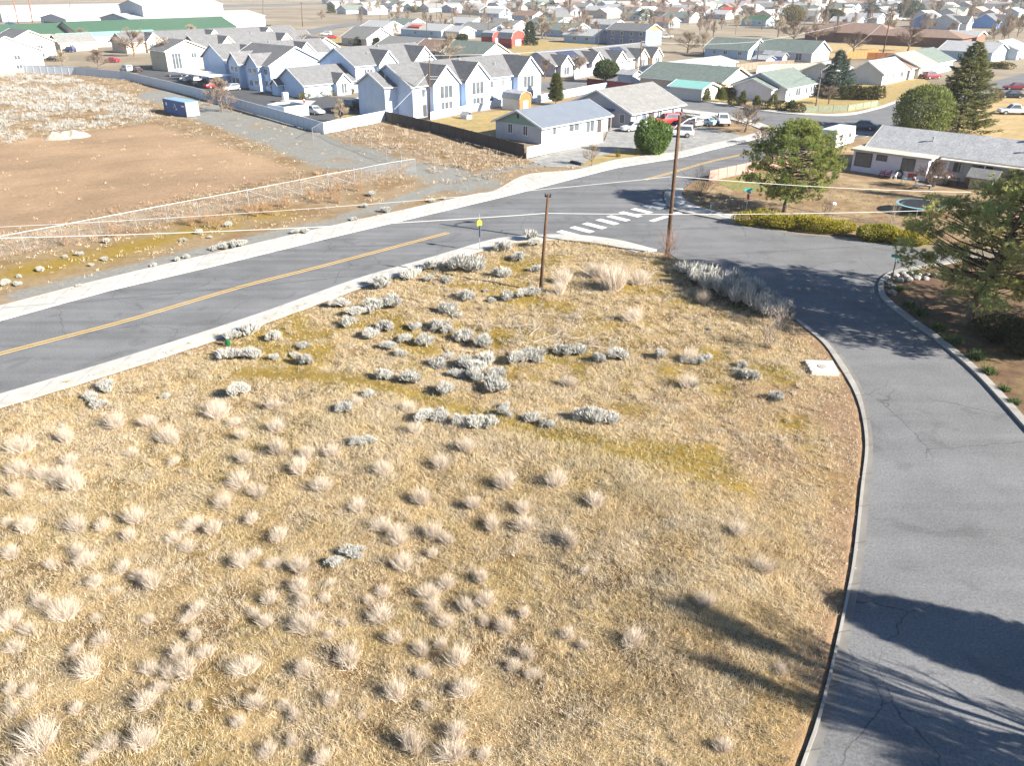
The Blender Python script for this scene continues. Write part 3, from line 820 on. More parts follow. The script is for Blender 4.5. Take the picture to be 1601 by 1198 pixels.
    for q in wins:
        sd, u, z, ww, hh = q[:5]
        window(root, sd, L, D, u, z, ww, hh, trim, mull=q[5] if len(q) > 5 else 1, sub=sub)
    for q in doors:
        door(root, q[0], L, D, q[1], q[2], q[3], q[4], name=q[5] if len(q) > 5 else "door")
    for (u0, u1, f0, f1) in solar:
        g = MB(); y0, y1 = D / 2 * f0, D / 2 * f1
        g.prism([(y0, wh + y0 * s + .2), (y1, wh + y1 * s + .2), (y1, wh + y1 * s + .26), (y0, wh + y0 * s + .26)], 'x', u0, u1); g.build("solar_panel", M_solar, ro)
    return root
M_solar = ribbed("solar_panel", (0.045, 0.055, 0.09), 0, 1.0, 0.3, rough=0.15)

# ---------------------------------------------------------------- vehicles
def car(kind, label, px, heading, paint, cat="car", group="parked cars and trucks", loc=None, z=0.02, detail=True, name=None, scale=1.0):
    p = loc or P(px[0], px[1], 0)
    nm = name or {"sedan": "parked_car", "suv": "parked_suv", "pickup": "pickup_truck"}[kind]
    root = empty(nm, (p.x, p.y, z), heading, label, cat, group)
    if scale != 1.0: root.scale = (scale,) * 3
    if kind == "sedan":
        st = [(-2.42, .45, .72, .70), (-2.34, .3, .86, .82), (-1.7, .24, .98, .89), (-.6, .22, .95, .91), (.9, .22, .93, .91), (1.7, .24, .84, .88), (2.25, .3, .70, .80), (2.42, .4, .56, .66)]
        cab = [(-1.85, -1.15, .30, 1.05), .95, 1.44, .82, .62]; wr, wx = .32, (-1.42, 1.42)
    elif kind == "suv":
        st = [(-2.38, .5, .9, .78), (-2.32, .35, 1.1, .88), (-1.6, .28, 1.12, .93), (.3, .27, 1.08, .94), (1.0, .27, 1.05, .93), (1.8, .28, .98, .90), (2.28, .34, .84, .84), (2.42, .45, .66, .72)]
        cab = [(-2.30, -2.08, .28, .98), 1.08, 1.76, .88, .70]; wr, wx = .37, (-1.45, 1.45)
    else:
        st = [(-2.82, .55, .98, .86), (-2.76, .45, 1.1, .93), (-1.0, .4, 1.12, .95), (-.7, .38, 1.12, .95), (1.3, .36, 1.1, .95), (2.1, .36, 1.04, .93), (2.62, .42, .92, .88), (2.78, .5, .7, .8)]
        cab = [(-.72, -.55, .62, 1.28), 1.1, 1.82, .88, .70]; wr, wx = .40, (-1.85, 1.8)
    mb = MB(); n = 10
    for (x, zb, zt, w) in st:
        zm = zb + (zt - zb) * .62
        for (y, zz) in ((-w * .88, zb), (-w, zb + .14), (-w, zm), (-w * .95, zt - .04), (-w * .82, zt), (w * .82, zt), (w * .95, zt - .04), (w, zm), (w, zb + .14), (w * .88, zb)):
            mb.v.append((x, y, zz))
    for k in range(len(st) - 1):
        for j in range(n):
            a = k * n + j; b = k * n + (j + 1) % n
            mb.f.append((a, b, b + n, a + n)); mb.m.append(0)
    mb.f.append(tuple(reversed(range(n)))); mb.m.append(0)
    mb.f.append(tuple((len(st) - 1) * n + j for j in range(n))); mb.m.append(0)
    (xa, xb, xc, xd), z0, z1, w0, w1 = cab
    base = [(xa, -w0, z0 - .05), (xd, -w0, z0 - .05), (xd, w0, z0 - .05), (xa, w0, z0 - .05)]
    top = [(xb, -w1, z1), (xc, -w1, z1), (xc, w1, z1), (xb, w1, z1)]
    i = len(mb.v); mb.v += base + top
    for k in range(4):
        j = (k + 1) % 4; mb.f.append((i + k, i + j, i + 4 + j, i + 4 + k)); mb.m.append(0)
    mb.f.append((i + 4, i + 5, i + 6, i + 7)); mb.m.append(0)
    body = mb.build("body", paint, root, smooth=False)
    def quad(a, b, c, d, nm_, push=.012, s=.88):
        q = [Vector(v) for v in (a, b, c, d)]; ce = sum(q, Vector()) / 4
        nn = (q[1] - q[0]).cross(q[3] - q[0]).normalized()
        if nn.dot(ce - Vector((0, 0, 1))) < 0: nn = -nn
        q = [ce + (v - ce) * s for v in q]
        g = MB(); g.poly([v + nn * push for v in q]); g.poly([v - nn * .02 for v in reversed(q)])
        for k in range(4):
            u, v = q[k], q[(k + 1) % 4]; g.poly([u - nn * .02, v - nn * .02, v + nn * push, u + nn * push])
        return g.build(nm_, M_glass, root)
    B, T = [Vector(v) + Vector((0, 0, .06)) for v in base], [Vector(v) - Vector((0, 0, .03)) for v in top]
    quad(B[1], B[2], T[2], T[1], "windscreen", s=.86)
    quad(B[3], B[0], T[0], T[3], "rear_window", s=.84)
    quad(B[0], B[1], T[1], T[0], "side_window"); quad(B[2], B[3], T[3], T[2], "side_window")
    if kind == "pickup":
        g = MB(); g.box(-2.7, -.8, -.78, .78, 1.105, 1.13); g.build("bed_liner", M_dark, root)
        g = MB(); g.box(-2.8, -.78, -.94, -.78, 1.1, 1.3); g.box(-2.8, -.78, .78, .94, 1.1, 1.3); g.box(-2.82, -2.7, -.78, .78, 1.08, 1.3); g.build("bed_rail", paint, root)
    for x in wx:
        for sgn in (-1, 1):
            t = MB(); w = .24; yo = sgn * (max(s_[3] for s_ in st) - .1)
            ring = 14
            for yy in (yo - w / 2, yo + w / 2):
                for j in range(ring):
                    a = 2 * math.pi * j / ring; t.v.append((x + wr * math.cos(a), yy, wr + wr * math.sin(a)))
            for j in range(ring):
                k = (j + 1) % ring; t.f.append((j, k, ring + k, ring + j)); t.m.append(0)
            t.f.append(tuple(range(ring))); t.m.append(0); t.f.append(tuple(range(ring, 2 * ring))); t.m.append(0)
            to = t.build("wheel", M_tyre, root)
            if detail:
                h = MB(); yy = yo + sgn * (w / 2 + .012)
                h.poly([(x + wr * .62 * math.cos(2 * math.pi * j / 10), yy, wr + wr * .62 * math.sin(2 * math.pi * j / 10)) for j in range(10)])
                h.poly([(x + wr * .5 * math.cos(2 * math.pi * j / 10), yy - sgn * .05, wr + wr * .5 * math.sin(2 * math.pi * j / 10)) for j in range(10)])
                h.build("rim", M_rim, to)
    if detail:
        for sgn in (-1, 1):
            xf, zf, wf = st[-2][0], st[-2][2] - .12, st[-2][3]
            g = MB(); g.box(xf - .1, xf + .1, sgn * wf * .62 - .16, sgn * wf * .62 + .16, zf - .06, zf + .06); g.build("headlight", M_lampglass, root)
            xf, zf, wf = st[1][0], st[1][2] - .16, st[1][3]
            g = MB(); g.box(xf - .09, xf + .06, sgn * wf * .72 - .14, sgn * wf * .72 + .14, zf - .1, zf + .09); g.build("tail_light", M_tail, root)
        g = MB(); g.box(st[-1][0] - .06, st[-1][0] + .05, -st[-1][3] * .95, st[-1][3] * .95, st[-1][1] - .06, st[-1][1] + .08); g.build("bumper", M_dark if kind != "sedan" else paint, root)
    return root
def paint(name, col, rough=0.25):
    return mat(name, col, rough=rough, var=0.04, spec=0.6)

# ---------------------------------------------------------------- vegetation
def jit(n, s): return rng.normal(size=(n, 3)) * s
def shade_cols(c, n, amt=0.18):
    c = np.asarray(c)[None, :] * (1 + rng.uniform(-amt, amt, (n, 1)))
    return c * (1 + rng.uniform(-.05, .05, (n, 3)))

def bare_branches(height, spread, levels=5, seed=0, up=0.55, nmain=5, twig=0.02):
    """tapering limbs (tubes) and twigs (blades) of a leafless crown"""
    rr = np.random.default_rng(seed)
    tubes = []; tw = []
    def grow(p, d, L, r, lev):
        q = p + d * L * .5 + Vector(rr.normal(size=3)) * L * .06
        e = q + (d + Vector(rr.normal(size=3)) * .15).normalized() * L * .5
        if lev <= 2: tubes.append(([p, q, e], [r, r * .8, r * .6]))
        else:
            tw.append((p, e - p, r * 2.2))
        if lev >= levels: return
        k = int(rr.integers(3, 5)) if lev > 0 else nmain
        for j in range(k):
            t = rr.uniform(.35, 1.0)
            s = p + (q - p) * min(1, t * 2) if t < .5 else q + (e - q) * (t * 2 - 1)
            a = rr.uniform(0, 6.283); sp_ = spread * rr.uniform(.6, 1.2)
            pr = d.orthogonal().normalized(); pr.rotate(Matrix.Rotation(a, 3, d))
            nd = (d + pr * sp_ * .9 + Vector((0, 0, up * .7))).normalized()
            grow(s, nd, L * rr.uniform(.55, .8), r * .55, lev + 1)
        if lev > 0:
            grow(e, (d + Vector(rr.normal(size=3)) * .25).normalized(), L * .65, r * .55, lev + 1)
    return grow, tubes, tw

BARE = {}
def bare_tree(variant, label, base, top, w, col=(0.22, 0.17, 0.135), name="bare_tree", cat="tree", group="leafless trees of the town", loc=None, H=None, stems=1):
    """one of a few leafless crowns, scaled to the height and width seen"""
    p = loc or P(*base); p = Vector((p.x, p.y, 0.04))
    H = H or HG(base[0], base[1], top)
    key = (variant, col)
    if key not in BARE:
        grow, tubes, tw = bare_branches(1, .75, 5, seed=variant * 11 + 3, nmain=6)
        trunk = MB(); pts = [Vector((0, 0, 0)), Vector((.01, .01, .14)), Vector((.0, .02, .30))]
        trunk.tube(pts, [.026, .02, .015], 7)
        grow(Vector((0, .02, .28)), Vector((0.05, 0, 1)).normalized(), .24, .018, 0)
        rr = np.random.default_rng(variant)
        for k in range(6):
            a = k * 1.05 + rr.uniform(0, .6); d = Vector((math.cos(a) * .8, math.sin(a) * .8, rr.uniform(.3, .9))).normalized()
            grow(Vector((0, .02, rr.uniform(.08, .3))), d, rr.uniform(.18, .26), .014, 1)
        br = MB()
        for (pp, rs) in tubes: br.tube(pp, rs, 4, cap=False)
        bp = np.array([list(t[0]) for t in tw]); bd = np.array([list(t[1]) for t in tw]); bl = np.linalg.norm(bd, axis=1)
        v, c = soup(bp, bd, bl * 1.1, np.maximum([t[2] for t in tw], .0045), shade_cols(col, len(bp)))
        i0 = len(br.v)
        tv = np.array(br.v); cols = np.concatenate([np.tile(np.array(col) * .8, (len(tv), 1)), c])
        allv = np.concatenate([tv, v])
        zs = allv[:, 2].max(); wd = np.percentile(np.hypot(allv[:, 0], allv[:, 1]), 97)
        tris = [(f[0], f[1], f[2]) for f in br.f] + [(f[0], f[2], f[3]) for f in br.f if len(f) == 4]
        tri = np.concatenate([np.array(tris), i0 + np.arange(len(v)).reshape(-1, 3)])
        root = empty(name, (0, 0, 0))
        trunk.build("trunk", M_bark, root)
        np_mesh("branches", allv, tri, cols, M_twig, root)
        BARE[key] = (root, zs, wd, [0])
    root, zs, wd, used = BARE[key]
    W = w * p.y * 1.12 / F / 2 if w > 0 else -w / 2
    W = min(W, H * .62)
    sc = (W / wd, W / wd, H / zs)
    if not used[0]:
        used[0] = 1; o = root; o.location = p; o.scale = sc
    else:
        o = copy_tree(root, p, rng.uniform(0, 6.28), sc)
    o.name = name; tag(o, label, cat, group)
    return o

def leaf_cloud(n, fn, size, col, amt=0.25, up=0.3, w=0.55):
    """leaf-sized faces; fn(n) -> (positions, outward directions)"""
    p, d = fn(n)
    d = d + rng.normal(size=d.shape) * .55; d[:, 2] += up
    return soup(p, d, size * rng.uniform(.6, 1.3, n), size * w, shade_cols(col, n, amt))

def ell(rx, ry, rz, zc, lump=.18, seed=0, inner=.55, k=14):
    rr = np.random.default_rng(seed)
    dirs = rr.normal(size=(k, 3)); dirs /= np.linalg.norm(dirs, axis=1, keepdims=True); amp = rr.uniform(-lump, lump, k)
    def fn(n):
        d = rng.normal(size=(n, 3)); d /= np.linalg.norm(d, axis=1, keepdims=True)
        b = 1 + (np.exp(-(1 - d @ dirs.T) * 9) * amp).sum(1)
        r = (inner + (1 - inner) * rng.uniform(0, 1, n) ** .45) * b
        p = d * r[:, None] * np.array([rx, ry, rz]); p[:, 2] += zc
        return p, d / np.array([rx, ry, rz])
    return fn

def conifer(label, base, top, w, col, name="spruce_tree", cat="tree", group=None, seed=0, n_br=150, needles=60, droop=.15, size=.35, loc=None, H=None, shape=1.0, dense=1.0, tipcol=None):
    """spire of whorled branches, each a spray of needle-like faces"""
    p = loc or P(*base); p = Vector((p.x, p.y, .04)); H = H or HG(base[0], base[1], top)
    W = (w * p.y * 1.12 / F) / 2 if w > 0 else -w / 2
    rr = np.random.default_rng(seed)
    root = empty(name, p, rr.uniform(0, 6), label, cat, group)
    t = MB(); t.tube([(0, 0, 0), (0, 0, H * .5), (0.05, 0, H * .97)], [H * .022, H * .014, .02], 8); t.build("trunk", M_bark, root)
    P_, D_, S_, C_ = [], [], [], []
    for i in range(n_br):
        f = (i + rr.uniform()) / n_br; z = H * (.06 + .92 * f)
        R0 = W * ((1 - f) ** shape) * rr.uniform(.62, 1.12) + .12
        a = i * 2.399 + rr.uniform(-.3, .3)
        m = max(8, int(needles * (R0 / W) * dense + 6))
        u = rr.uniform(.05, 1, m) ** .6
        ax = np.stack([np.cos(a) * np.ones(m), np.sin(a) * np.ones(m), np.zeros(m)], 1)
        lat = np.stack([-np.sin(a) * np.ones(m), np.cos(a) * np.ones(m), np.zeros(m)], 1)
        q = ax * (u * R0)[:, None] + lat * (rr.normal(size=m) * R0 * .17 * (1.1 - u * .6))[:, None]
        q[:, 2] = z - droop * R0 * np.sin(u * 2.2) + rr.normal(size=m) * .09 + .12 * R0 * u ** 2
        d = ax * .9 + lat * rr.normal(size=m)[:, None] * .7; d[:, 2] += .15 + rr.normal(size=m) * .35
        P_.append(q); D_.append(d); S_.append(size * rr.uniform(.6, 1.2, m))
        cc = np.array(col) * (1 + rr.uniform(-.25, .25))
        if tipcol is not None: cc = cc * (1 - u[:, None] ** 3 * .6) + np.array(tipcol) * u[:, None] ** 3 * .6
        else: cc = np.tile(cc, (m, 1))
        C_.append(cc)
    P_, D_, S_, C_ = map(np.concatenate, (P_, D_, S_, C_))
    soup_obj("crown", [soup(P_, D_, S_, S_ * .34, C_)], M_leaf, root)
    return root

def pine(label, base, top, W, seed, H=None, trunk_r=.22, low=.2, n_cl=150, lean=(0, 0), col=(0.085, 0.115, 0.03), tufts=16, name="pine_tree", loc=None, zoff=.04, needle=.24):
    """long-needled pine: bare limbs reaching out of the trunk to bunched tufts of needles"""
    p = loc or P(*base); p = Vector((p.x, p.y, zoff)); H = H or HG(base[0], base[1], top)
    rr = np.random.default_rng(seed)
    root = empty(name, p, 0, label, "tree", None)
    t = MB(); tp = [Vector((lean[0] * f ** 1.3, lean[1] * f ** 1.3, H * .93 * f)) + Vector((math.sin(f * 5 + seed) * .12, math.cos(f * 4) * .12, 0)) * (f > 0) for f in (0, .08, .25, .45, .65, .85, 1)]
    t.tube(tp, [trunk_r * 1.25, trunk_r, trunk_r * .85, trunk_r * .65, trunk_r * .45, trunk_r * .25, .03], 9)
    t.build("trunk", M_bark, root, smooth=True)
    lb = MB(); P_, D_, C_, S_ = [], [], [], []
    for i in range(n_cl):
        f = low + (1 - low) * (i + rr.uniform()) / n_cl
        prof = (min(1, (f - low) / .22 + .35)) * (1 - max(0, (f - .55) / .45) ** 1.7 * .82)
        a = i * 2.399 + rr.uniform(-.5, .5)
        rad = W / 2 * prof * rr.uniform(.3, 1.05) ** .6
        k = min(int(f * 6), 5); tpos = tp[k].lerp(tp[k + 1], min(1, f * 6 - k)) if k < 6 else tp[6]
        tpos = Vector((lean[0] * f, lean[1] * f, H * .93 * f))
        c = tpos + Vector((math.cos(a) * rad, math.sin(a) * rad, rad * rr.uniform(.02, .3) + rr.normal() * .2))
        s0 = tpos + Vector((0, 0, -rad * .12))
        mid = s0.lerp(c, .55) + Vector((0, 0, -rad * .07)) + Vector(rr.normal(size=3)) * .1
        lb.tube([s0, mid, c], [.014 + .012 * rad, .010 + .007 * rad, .008], 4, cap=False)
        cr = rr.uniform(.55, 1.05)
        cc = np.array(col) * (1 + rr.uniform(-.28, .3)) * np.array([1 + rr.uniform(-.05, .25), 1, 1])
        for j in range(tufts):
            o = Vector(rr.normal(size=3)); o.normalize(); o *= cr * rr.uniform(.3, 1.0); o.z *= .6
            q = c + o
            if j % 4 == 0: lb.tube([c, q], [.012, .006], 3, cap=False)
            m = 20
            nd = rr.normal(size=(m, 3)) * .75 + np.array(list(o.normalized() * .7 + Vector((0, 0, .55))))
            P_.append(np.tile(np.array(list(q)), (m, 1))); D_.append(nd); C_.append(np.tile(cc * (1 + rr.uniform(-.15, .15)), (m, 1))); S_.append(needle * rr.uniform(.7, 1.15, m))
    lb.build("limbs", M_limb, root)
    P_, D_, C_, S_ = map(np.concatenate, (P_, D_, C_, S_))
    soup_obj("crown", [soup(P_, D_, S_, .045, C_)], M_leaf, root)
    return root

def shrub(label, base, w, h, col, name="shrub", cat="shrub", group=None, n=1500, size=.14, seed=0, ry=None, loc=None, up=.3, rz=0, amt=.28, lump=.18, twigcol=None):
    p = loc or P(*base); p = Vector((p.x, p.y, p.z if loc else .06))
    root = empty(name, p, rz, label, cat, group)
    parts = [leaf_cloud(n, ell(w / 2, (ry or w) / 2, h * .55, h * .5, lump, seed), size, col, amt, up)]
    soup_obj("foliage", parts, M_leaf, root)
    t = MB(); rr = np.random.default_rng(seed)
    for k in range(5):
        a = k * 1.3; t.tube([(0, 0, 0), (math.cos(a) * w * .12, math.sin(a) * (ry or w) * .12, h * .3), (math.cos(a) * w * .25, math.sin(a) * (ry or w) * .25, h * .65)], [.03, .022, .01], 5)
    t.build("stem", M_bark, root)
    return root

def twig_bush(label, loc, w, h, col, n=260, seed=0, name="bare_shrub", cat="shrub", group=None):
    root = empty(name, loc, 0, label, cat, group)
    rr = np.random.default_rng(seed); tw = []
    for i in range(n // 12):
        a = rr.uniform(0, 6.283); t = rr.uniform(0, 1)
        b = Vector((rr.normal() * w * .05, rr.normal() * w * .05, 0)); d = Vector((math.cos(a) * t * w / 2, math.sin(a) * t * w / 2, h * rr.uniform(.7, 1) * (1 - .35 * t)))
        mid = b + d * .5 + Vector(rr.normal(size=3)) * .05 * w
        tw.append((b, mid - b, .035)); e = b + d; tw.append((mid, e - mid, .025))
        for k in range(10):
            s = mid.lerp(e, rr.uniform(-.4, 1)); dd = (d.normalized() + Vector(rr.normal(size=3)) * .55) * h * rr.uniform(.12, .3); tw.append((s, dd, .014))
    bp = np.array([list(x[0]) for x in tw]); bd = np.array([list(x[1]) for x in tw])
    soup_obj("twigs", [soup(bp, bd, np.linalg.norm(bd, axis=1), np.array([x[2] for x in tw]), shade_cols(col, len(tw)))], M_twig, root)
    return root

# ---------------------------------------------------------------- fences, poles, cables
def solid_fence(label, pts, h, m, name="fence", post=None, step=2.4, tk=.06, cap=0, z=.03, side=1):
    """boards or panels between posts along ground points"""
    pts = [Vector((p[0], p[1], 0)) for p in pts]
    o0 = pts[0]; root = empty(name, (o0.x, o0.y, z), 0, label, "fence")
    pm = post or m
    for k in range(len(pts) - 1):
        a, b = pts[k] - o0, pts[k + 1] - o0; d = (b - a); L = d.length; d.normalize(); nr = Vector((-d.y, d.x, 0))
        rz = math.atan2(d.y, d.x)
        mb = MB(); mb.box(.04, L - .04, -tk / 2, tk / 2, .04, h)
        if cap: mb.box(.02, L - .02, -tk, tk, h, h + cap)
        q = mb.build("panel", m, root, loc=a); q.rotation_euler = (0, 0, rz)
        n = max(1, int(round(L / step)))
        for j in range(n + (1 if k == len(pts) - 2 else 0)):
            s = a + d * (L * j / n)
            pb = MB(); pb.box(-.07, .07, -.07, .07, 0, h + .06)
            q = pb.build("post", pm, root, loc=s + nr * 0.0); q.rotation_euler = (0, 0, rz)
    return root

def link_fence(label, pts, h, name="chain_link_fence", step=3.0, zf=None, rails=True, braces=(), heavy=()):
    pts = [Vector((p[0], p[1], zf(p[0], p[1]) if zf else 0.05)) for p in pts]
    o0 = pts[0]; root = empty(name, o0, 0, label, "fence")
    fine = []
    for k in range(len(pts) - 1):
        n = max(1, int(round((pts[k + 1] - pts[k]).length / step)))
        for j in range(n): fine.append(pts[k].lerp(pts[k + 1], j / n))
    fine.append(pts[-1])
    if zf: fine = [Vector((q.x, q.y, zf(q.x, q.y))) for q in fine]
    rel = [q - o0 for q in fine]
    top = [q + Vector((0, 0, h)) for q in rel]
    r = MB(); r.tube(top, .028, 6); r.build("top_rail", M_metal, root)
    for i, q in enumerate(rel):
        hv = i in heavy
        p_ = MB(); p_.tube([q + Vector((0, 0, -.1)), q + Vector((0, 0, h + (.25 if hv else .05)))], .065 if hv else .036, 6); p_.build("post", M_metal, root)
    v = []; f = []; s = 0; ss = []
    for i, q in enumerate(rel):
        if i: s += (q - rel[i - 1]).length
        v += [tuple(q + Vector((0, 0, .03))), tuple(q + Vector((0, 0, h - .02)))]; ss.append(s)
        if i: f.append((2 * i - 2, 2 * i, 2 * i + 1, 2 * i - 1))
    me = bpy.data.meshes.new("wire_mesh"); me.from_pydata(v, [], f); me.materials.append(chainlink())
    uv = me.uv_layers.new(name="UVMap")
    for l in me.loops: uv.data[l.index].uv = (ss[l.vertex_index // 2], h * (l.vertex_index % 2))
    w = bpy.data.objects.new("wire_mesh", me); COL.objects.link(w); w.parent = root
    for (i, j) in braces:
        b_ = MB(); b_.tube([rel[i] + Vector((0, 0, h - .05)), rel[j] + Vector((0, 0, .1))], .025, 5); b_.build("brace", M_metal, root)
    return root

def pole(label, base, top, r=.15, lean=None, arms=(), H=None, loc=None, name="utility_pole", m=None, z=0.0, group=None, toppx=None, extra=None):
    """wooden pole; its head stands where the photo shows it, so it leans as there"""
    p = loc or P(*base); p = Vector((p.x, p.y, z))
    H = H or HG(base[0], base[1], top, z)
    root = empty(name, p, 0, label, "utility pole" if name == "utility_pole" else "pole", group)
    hd = Vector((0, 0, H))
    if toppx is not None: t = ray(toppx, top, p.y); hd = t - p
    mb = MB(); mb.tube([(0, 0, -.1), hd * .5, hd], [r, r * .87, r * .72], 10); mb.build("shaft", m or M_pole, root, smooth=True)
    for (dz, ang, ln) in arms:
        d = Vector((math.cos(ang), math.sin(ang), 0)); c = hd * (1 - dz / H)
        a = MB(); a.tube([c - d * ln / 2, c + d * ln / 2], .06, 6); ao = a.build("crossarm", m or M_pole, root)
        for s in ((-.9, -.4, .4, .9) if ln > 1 else (-.8, .8)):
            i = MB(); q = c + d * ln / 2 * s; i.lathe([(.04, q.z + .05), (.06, q.z + .12), (.035, q.z + .22)], 6, (q.x, q.y)); i.build("insulator", M_dark, ao)
    return root, p, hd

def cable(label, pts, r=.03, m=None, sag=0.4, name="cable", n=20, group=None):
    out = []
    for k in range(len(pts) - 1):
        a, b = Vector(pts[k]), Vector(pts[k + 1])
        for j in range(n):
            t = j / n; out.append(a.lerp(b, t) - Vector((0, 0, sag * 4 * t * (1 - t))))
    out.append(Vector(pts[-1]))
    o0 = out[0].copy(); mb = MB(); mb.tube([q - o0 for q in out], r, 6)
    o = mb.build(name, m or M_cable, loc=o0); tag(o, label, "cable", group)
    return o
M_cable = mat("cable_sheath", (0.48, 0.48, 0.48), rough=0.5, var=0.05)

# ================================================================ HOUSES
W_apt = ribbed("blue_siding", (0.47, 0.57, 0.73), 2, 5.0, .10, .8)
W_white = ribbed("white_siding", (0.46, 0.48, 0.51), 2, 5.0, .07, .8)
W_lil = ribbed("pale_siding", (0.62, 0.60, 0.67), 2, 4.0, .10, .8)
W_cream = mat("cream_wall", (0.50, 0.44, 0.34), var=.06)
W_grey = ribbed("grey_siding", (0.38, 0.37, 0.42), 2, 5.0, .08, .8)
W_navy = ribbed("slate_siding", (0.17, 0.21, 0.30), 2, 5.0, .1, .8)
W_beige = mat("beige_wall", (0.50, 0.42, 0.33), var=.07)
W_ltblue = ribbed("light_blue_siding", (0.36, 0.48, 0.60), 2, 5.0, .08, .8)
W_brick = mat("brown_brick", (0.20, 0.10, 0.07), var=.2, scale=3)
R_char = shingle("charcoal_shingle", (0.14, 0.142, 0.148))
R_grey = shingle("grey_shingle", (0.19, 0.19, 0.185))
R_lgrey = shingle("light_grey_shingle", (0.31, 0.315, 0.325))
R_green = shingle("grey_green_shingle", (0.135, 0.165, 0.15))
R_brown = shingle("brown_shingle", (0.21, 0.145, 0.115))
R_tan = shingle("tan_shingle", (0.36, 0.27, 0.23))
R_whitem = ribbed("white_metal_roof", (0.37, 0.37, 0.365), 0, 1.0, .14)
R_bluem = ribbed("blue_grey_metal_roof", (0.17, 0.195, 0.235), 0, 2.2, .22, .5, .2)
R_greenm = ribbed("green_metal_roof", (0.05, 0.105, 0.065), 0, 1.2, .1)
R_teal = ribbed("teal_metal_roof", (0.20, 0.42, 0.38), 0, 1.6, .1)
R_red = ribbed("red_metal_roof", (0.42, 0.07, 0.05), 0, 1.6, .1)
M_wood = mat("weathered_boards", (0.085, 0.066, 0.055), var=.3, scale=1.2, rough=1)
M_wood_l = mat("grey_boards", (0.21, 0.165, 0.125), var=.25, scale=1.5, rough=1)
M_cedar = mat("cedar_boards", (0.36, 0.14, 0.05), var=.25, scale=1.5, rough=1)
M_maroon = mat("maroon_boards", (0.17, 0.035, 0.035), var=.15)
M_pink = mat("pink_boards", (0.36, 0.21, 0.18), var=.15, scale=2)
M_vinyl = mat("white_vinyl", (0.50, 0.55, 0.62), rough=.5, var=.04)
M_greend = mat("sage_green_panel", (0.22, 0.32, 0.27), var=.06)
M_doorb = mat("blue_door", (0.10, 0.13, 0.25), rough=.5)
M_doorw = mat("pale_door", (0.6, 0.6, 0.58), rough=.5)
M_doord = mat("dark_door", (0.06, 0.05, 0.05), rough=.6)
M_block = mat("concrete_block", (0.55, 0.53, 0.49), var=.08, scale=2)

def merge(a, b):
    """make b's parts parts of a (one building)"""
    off = Matrix.Rotation(-a.rotation_euler.z, 3, 'Z') @ (b.location - a.location)
    for c in list(b.children):
        c.parent = a; c.location = off; c.rotation_euler = (0, 0, b.rotation_euler.z - a.rotation_euler.z)
    bpy.data.objects.remove(b)

def local(o, x, y):
    q = o.location + Matrix.Rotation(o.rotation_euler.z, 3, 'Z') @ Vector((x, y, 0)); return q

# the blue and white apartments
big = [(1.5, 2.9, 3.1, 2.25, 2), (1.6, 1.05, 2.9, 1.35, 2)]
A = house("apartment_house", "two storey pale blue apartment house with three front gables, nearest the dark board fence", (643, 135), 5.4, 33, 12, 3.1, 'x', W_apt, R_char,
          wins=[('f', 18.6, 3.5, 1.7, 1.3), ('f', 18.6, .9, 1.7, 1.3), ('f', 2.2, 3.3, .9, 1.5, 0), ('f', 22.3, 3.5, 1.2, 1.3)], doors=[('f', 2.4, .9, 2.0, M_doord)], bays=[(3.8, 6.2, 1.4, 2.9, big), (11.7, 6.1, 1.4, 2.9, big), (25.7, 6.7, 1.4, 3.1, big)],
          cat="apartments", vents=3, z0=.05)
A2 = house("wing", None, (601, 136), 5.2, 6.5, 7.6, 2.0, 'x', W_apt, R_char, vents=1, z0=.05)
merge(A, A2)
Bh = house("apartment_house", "two storey pale blue apartment house standing behind the low blue office block", (555, 103), 5.4, 22, 13, 3.2, 'x', W_apt, R_char,
           wins=[('f', 2.2, 3.4, 2.4, 1.2, 2), ('f', 11.8, 3.4, 1.6, 1.3)], bays=[(5.6, 5.1, 1.2, 2.6, [(.7, 3.4, 1.5, 1.3, 1), (2.9, 3.4, 1.5, 1.3, 1)]), (15.6, 6.2, 1.2, 2.9, [(.8, 3.4, 1.8, 1.3, 1), (3.6, 3.4, 1.8, 1.3, 1)])],
           cat="apartments", vents=2)
Ch = house("apartment_office", "single storey pale blue office with a porch gable behind clipped yellow bushes", (475, 133), 2.6, 13.6, 10.2, 2.9, 'x', W_apt, R_char,
           wins=[('l', 7.2, .9, .9, 1.3, 0), ('f', 8.1, .5, 1.6, 2.0, 1)], bays=[(7.2, 3.5, 1.3, 1.6, [(1.0, .3, 1.5, 2.1, 1)])], doors=[('l', 1.2, .9, 2.0, W_apt)], cat="office", vents=0)
Ch2 = house("wing", None, None, 2.3, 1.3, 2.4, .9, 'x', W_apt, R_char, loc=local(Ch, -1.3, 7.6)); merge(Ch, Ch2)
Dh = house("apartment_house", "two storey apartment house with a broad white gable end beside the striped car park", (421, 102), 5.4, 13.5, 17, 3.3, 'y', W_apt, R_char,
           wins=[('l', 1.0, 3.3, 1.4, 1.3), ('l', 1.0, .9, 1.4, 1.3), ('l', 7.5, 3.3, 1.4, 1.3), ('l', 7.5, .9, 1.4, 1.3), ('l', 14, 3.3, 1.4, 1.3), ('l', 14, .9, 1.4, 1.3)], cat="apartments")
for y0, bd in ((2.6, 4.6), (10.4, 4.2)):
    wg = house("wing", None, None, 5.4, 6.0, bd, 2.0, 'x', W_apt, R_char, loc=local(Dh, -1.3, y0), wins=[('l', .6, 3.3, 1.3, 1.3), ('l', bd - 1.9, 3.3, 1.3, 1.3), ('l', .6, .9, 1.3, 1.3), ('l', bd - 1.9, .9, 1.3, 1.3)]); merge(Dh, wg)
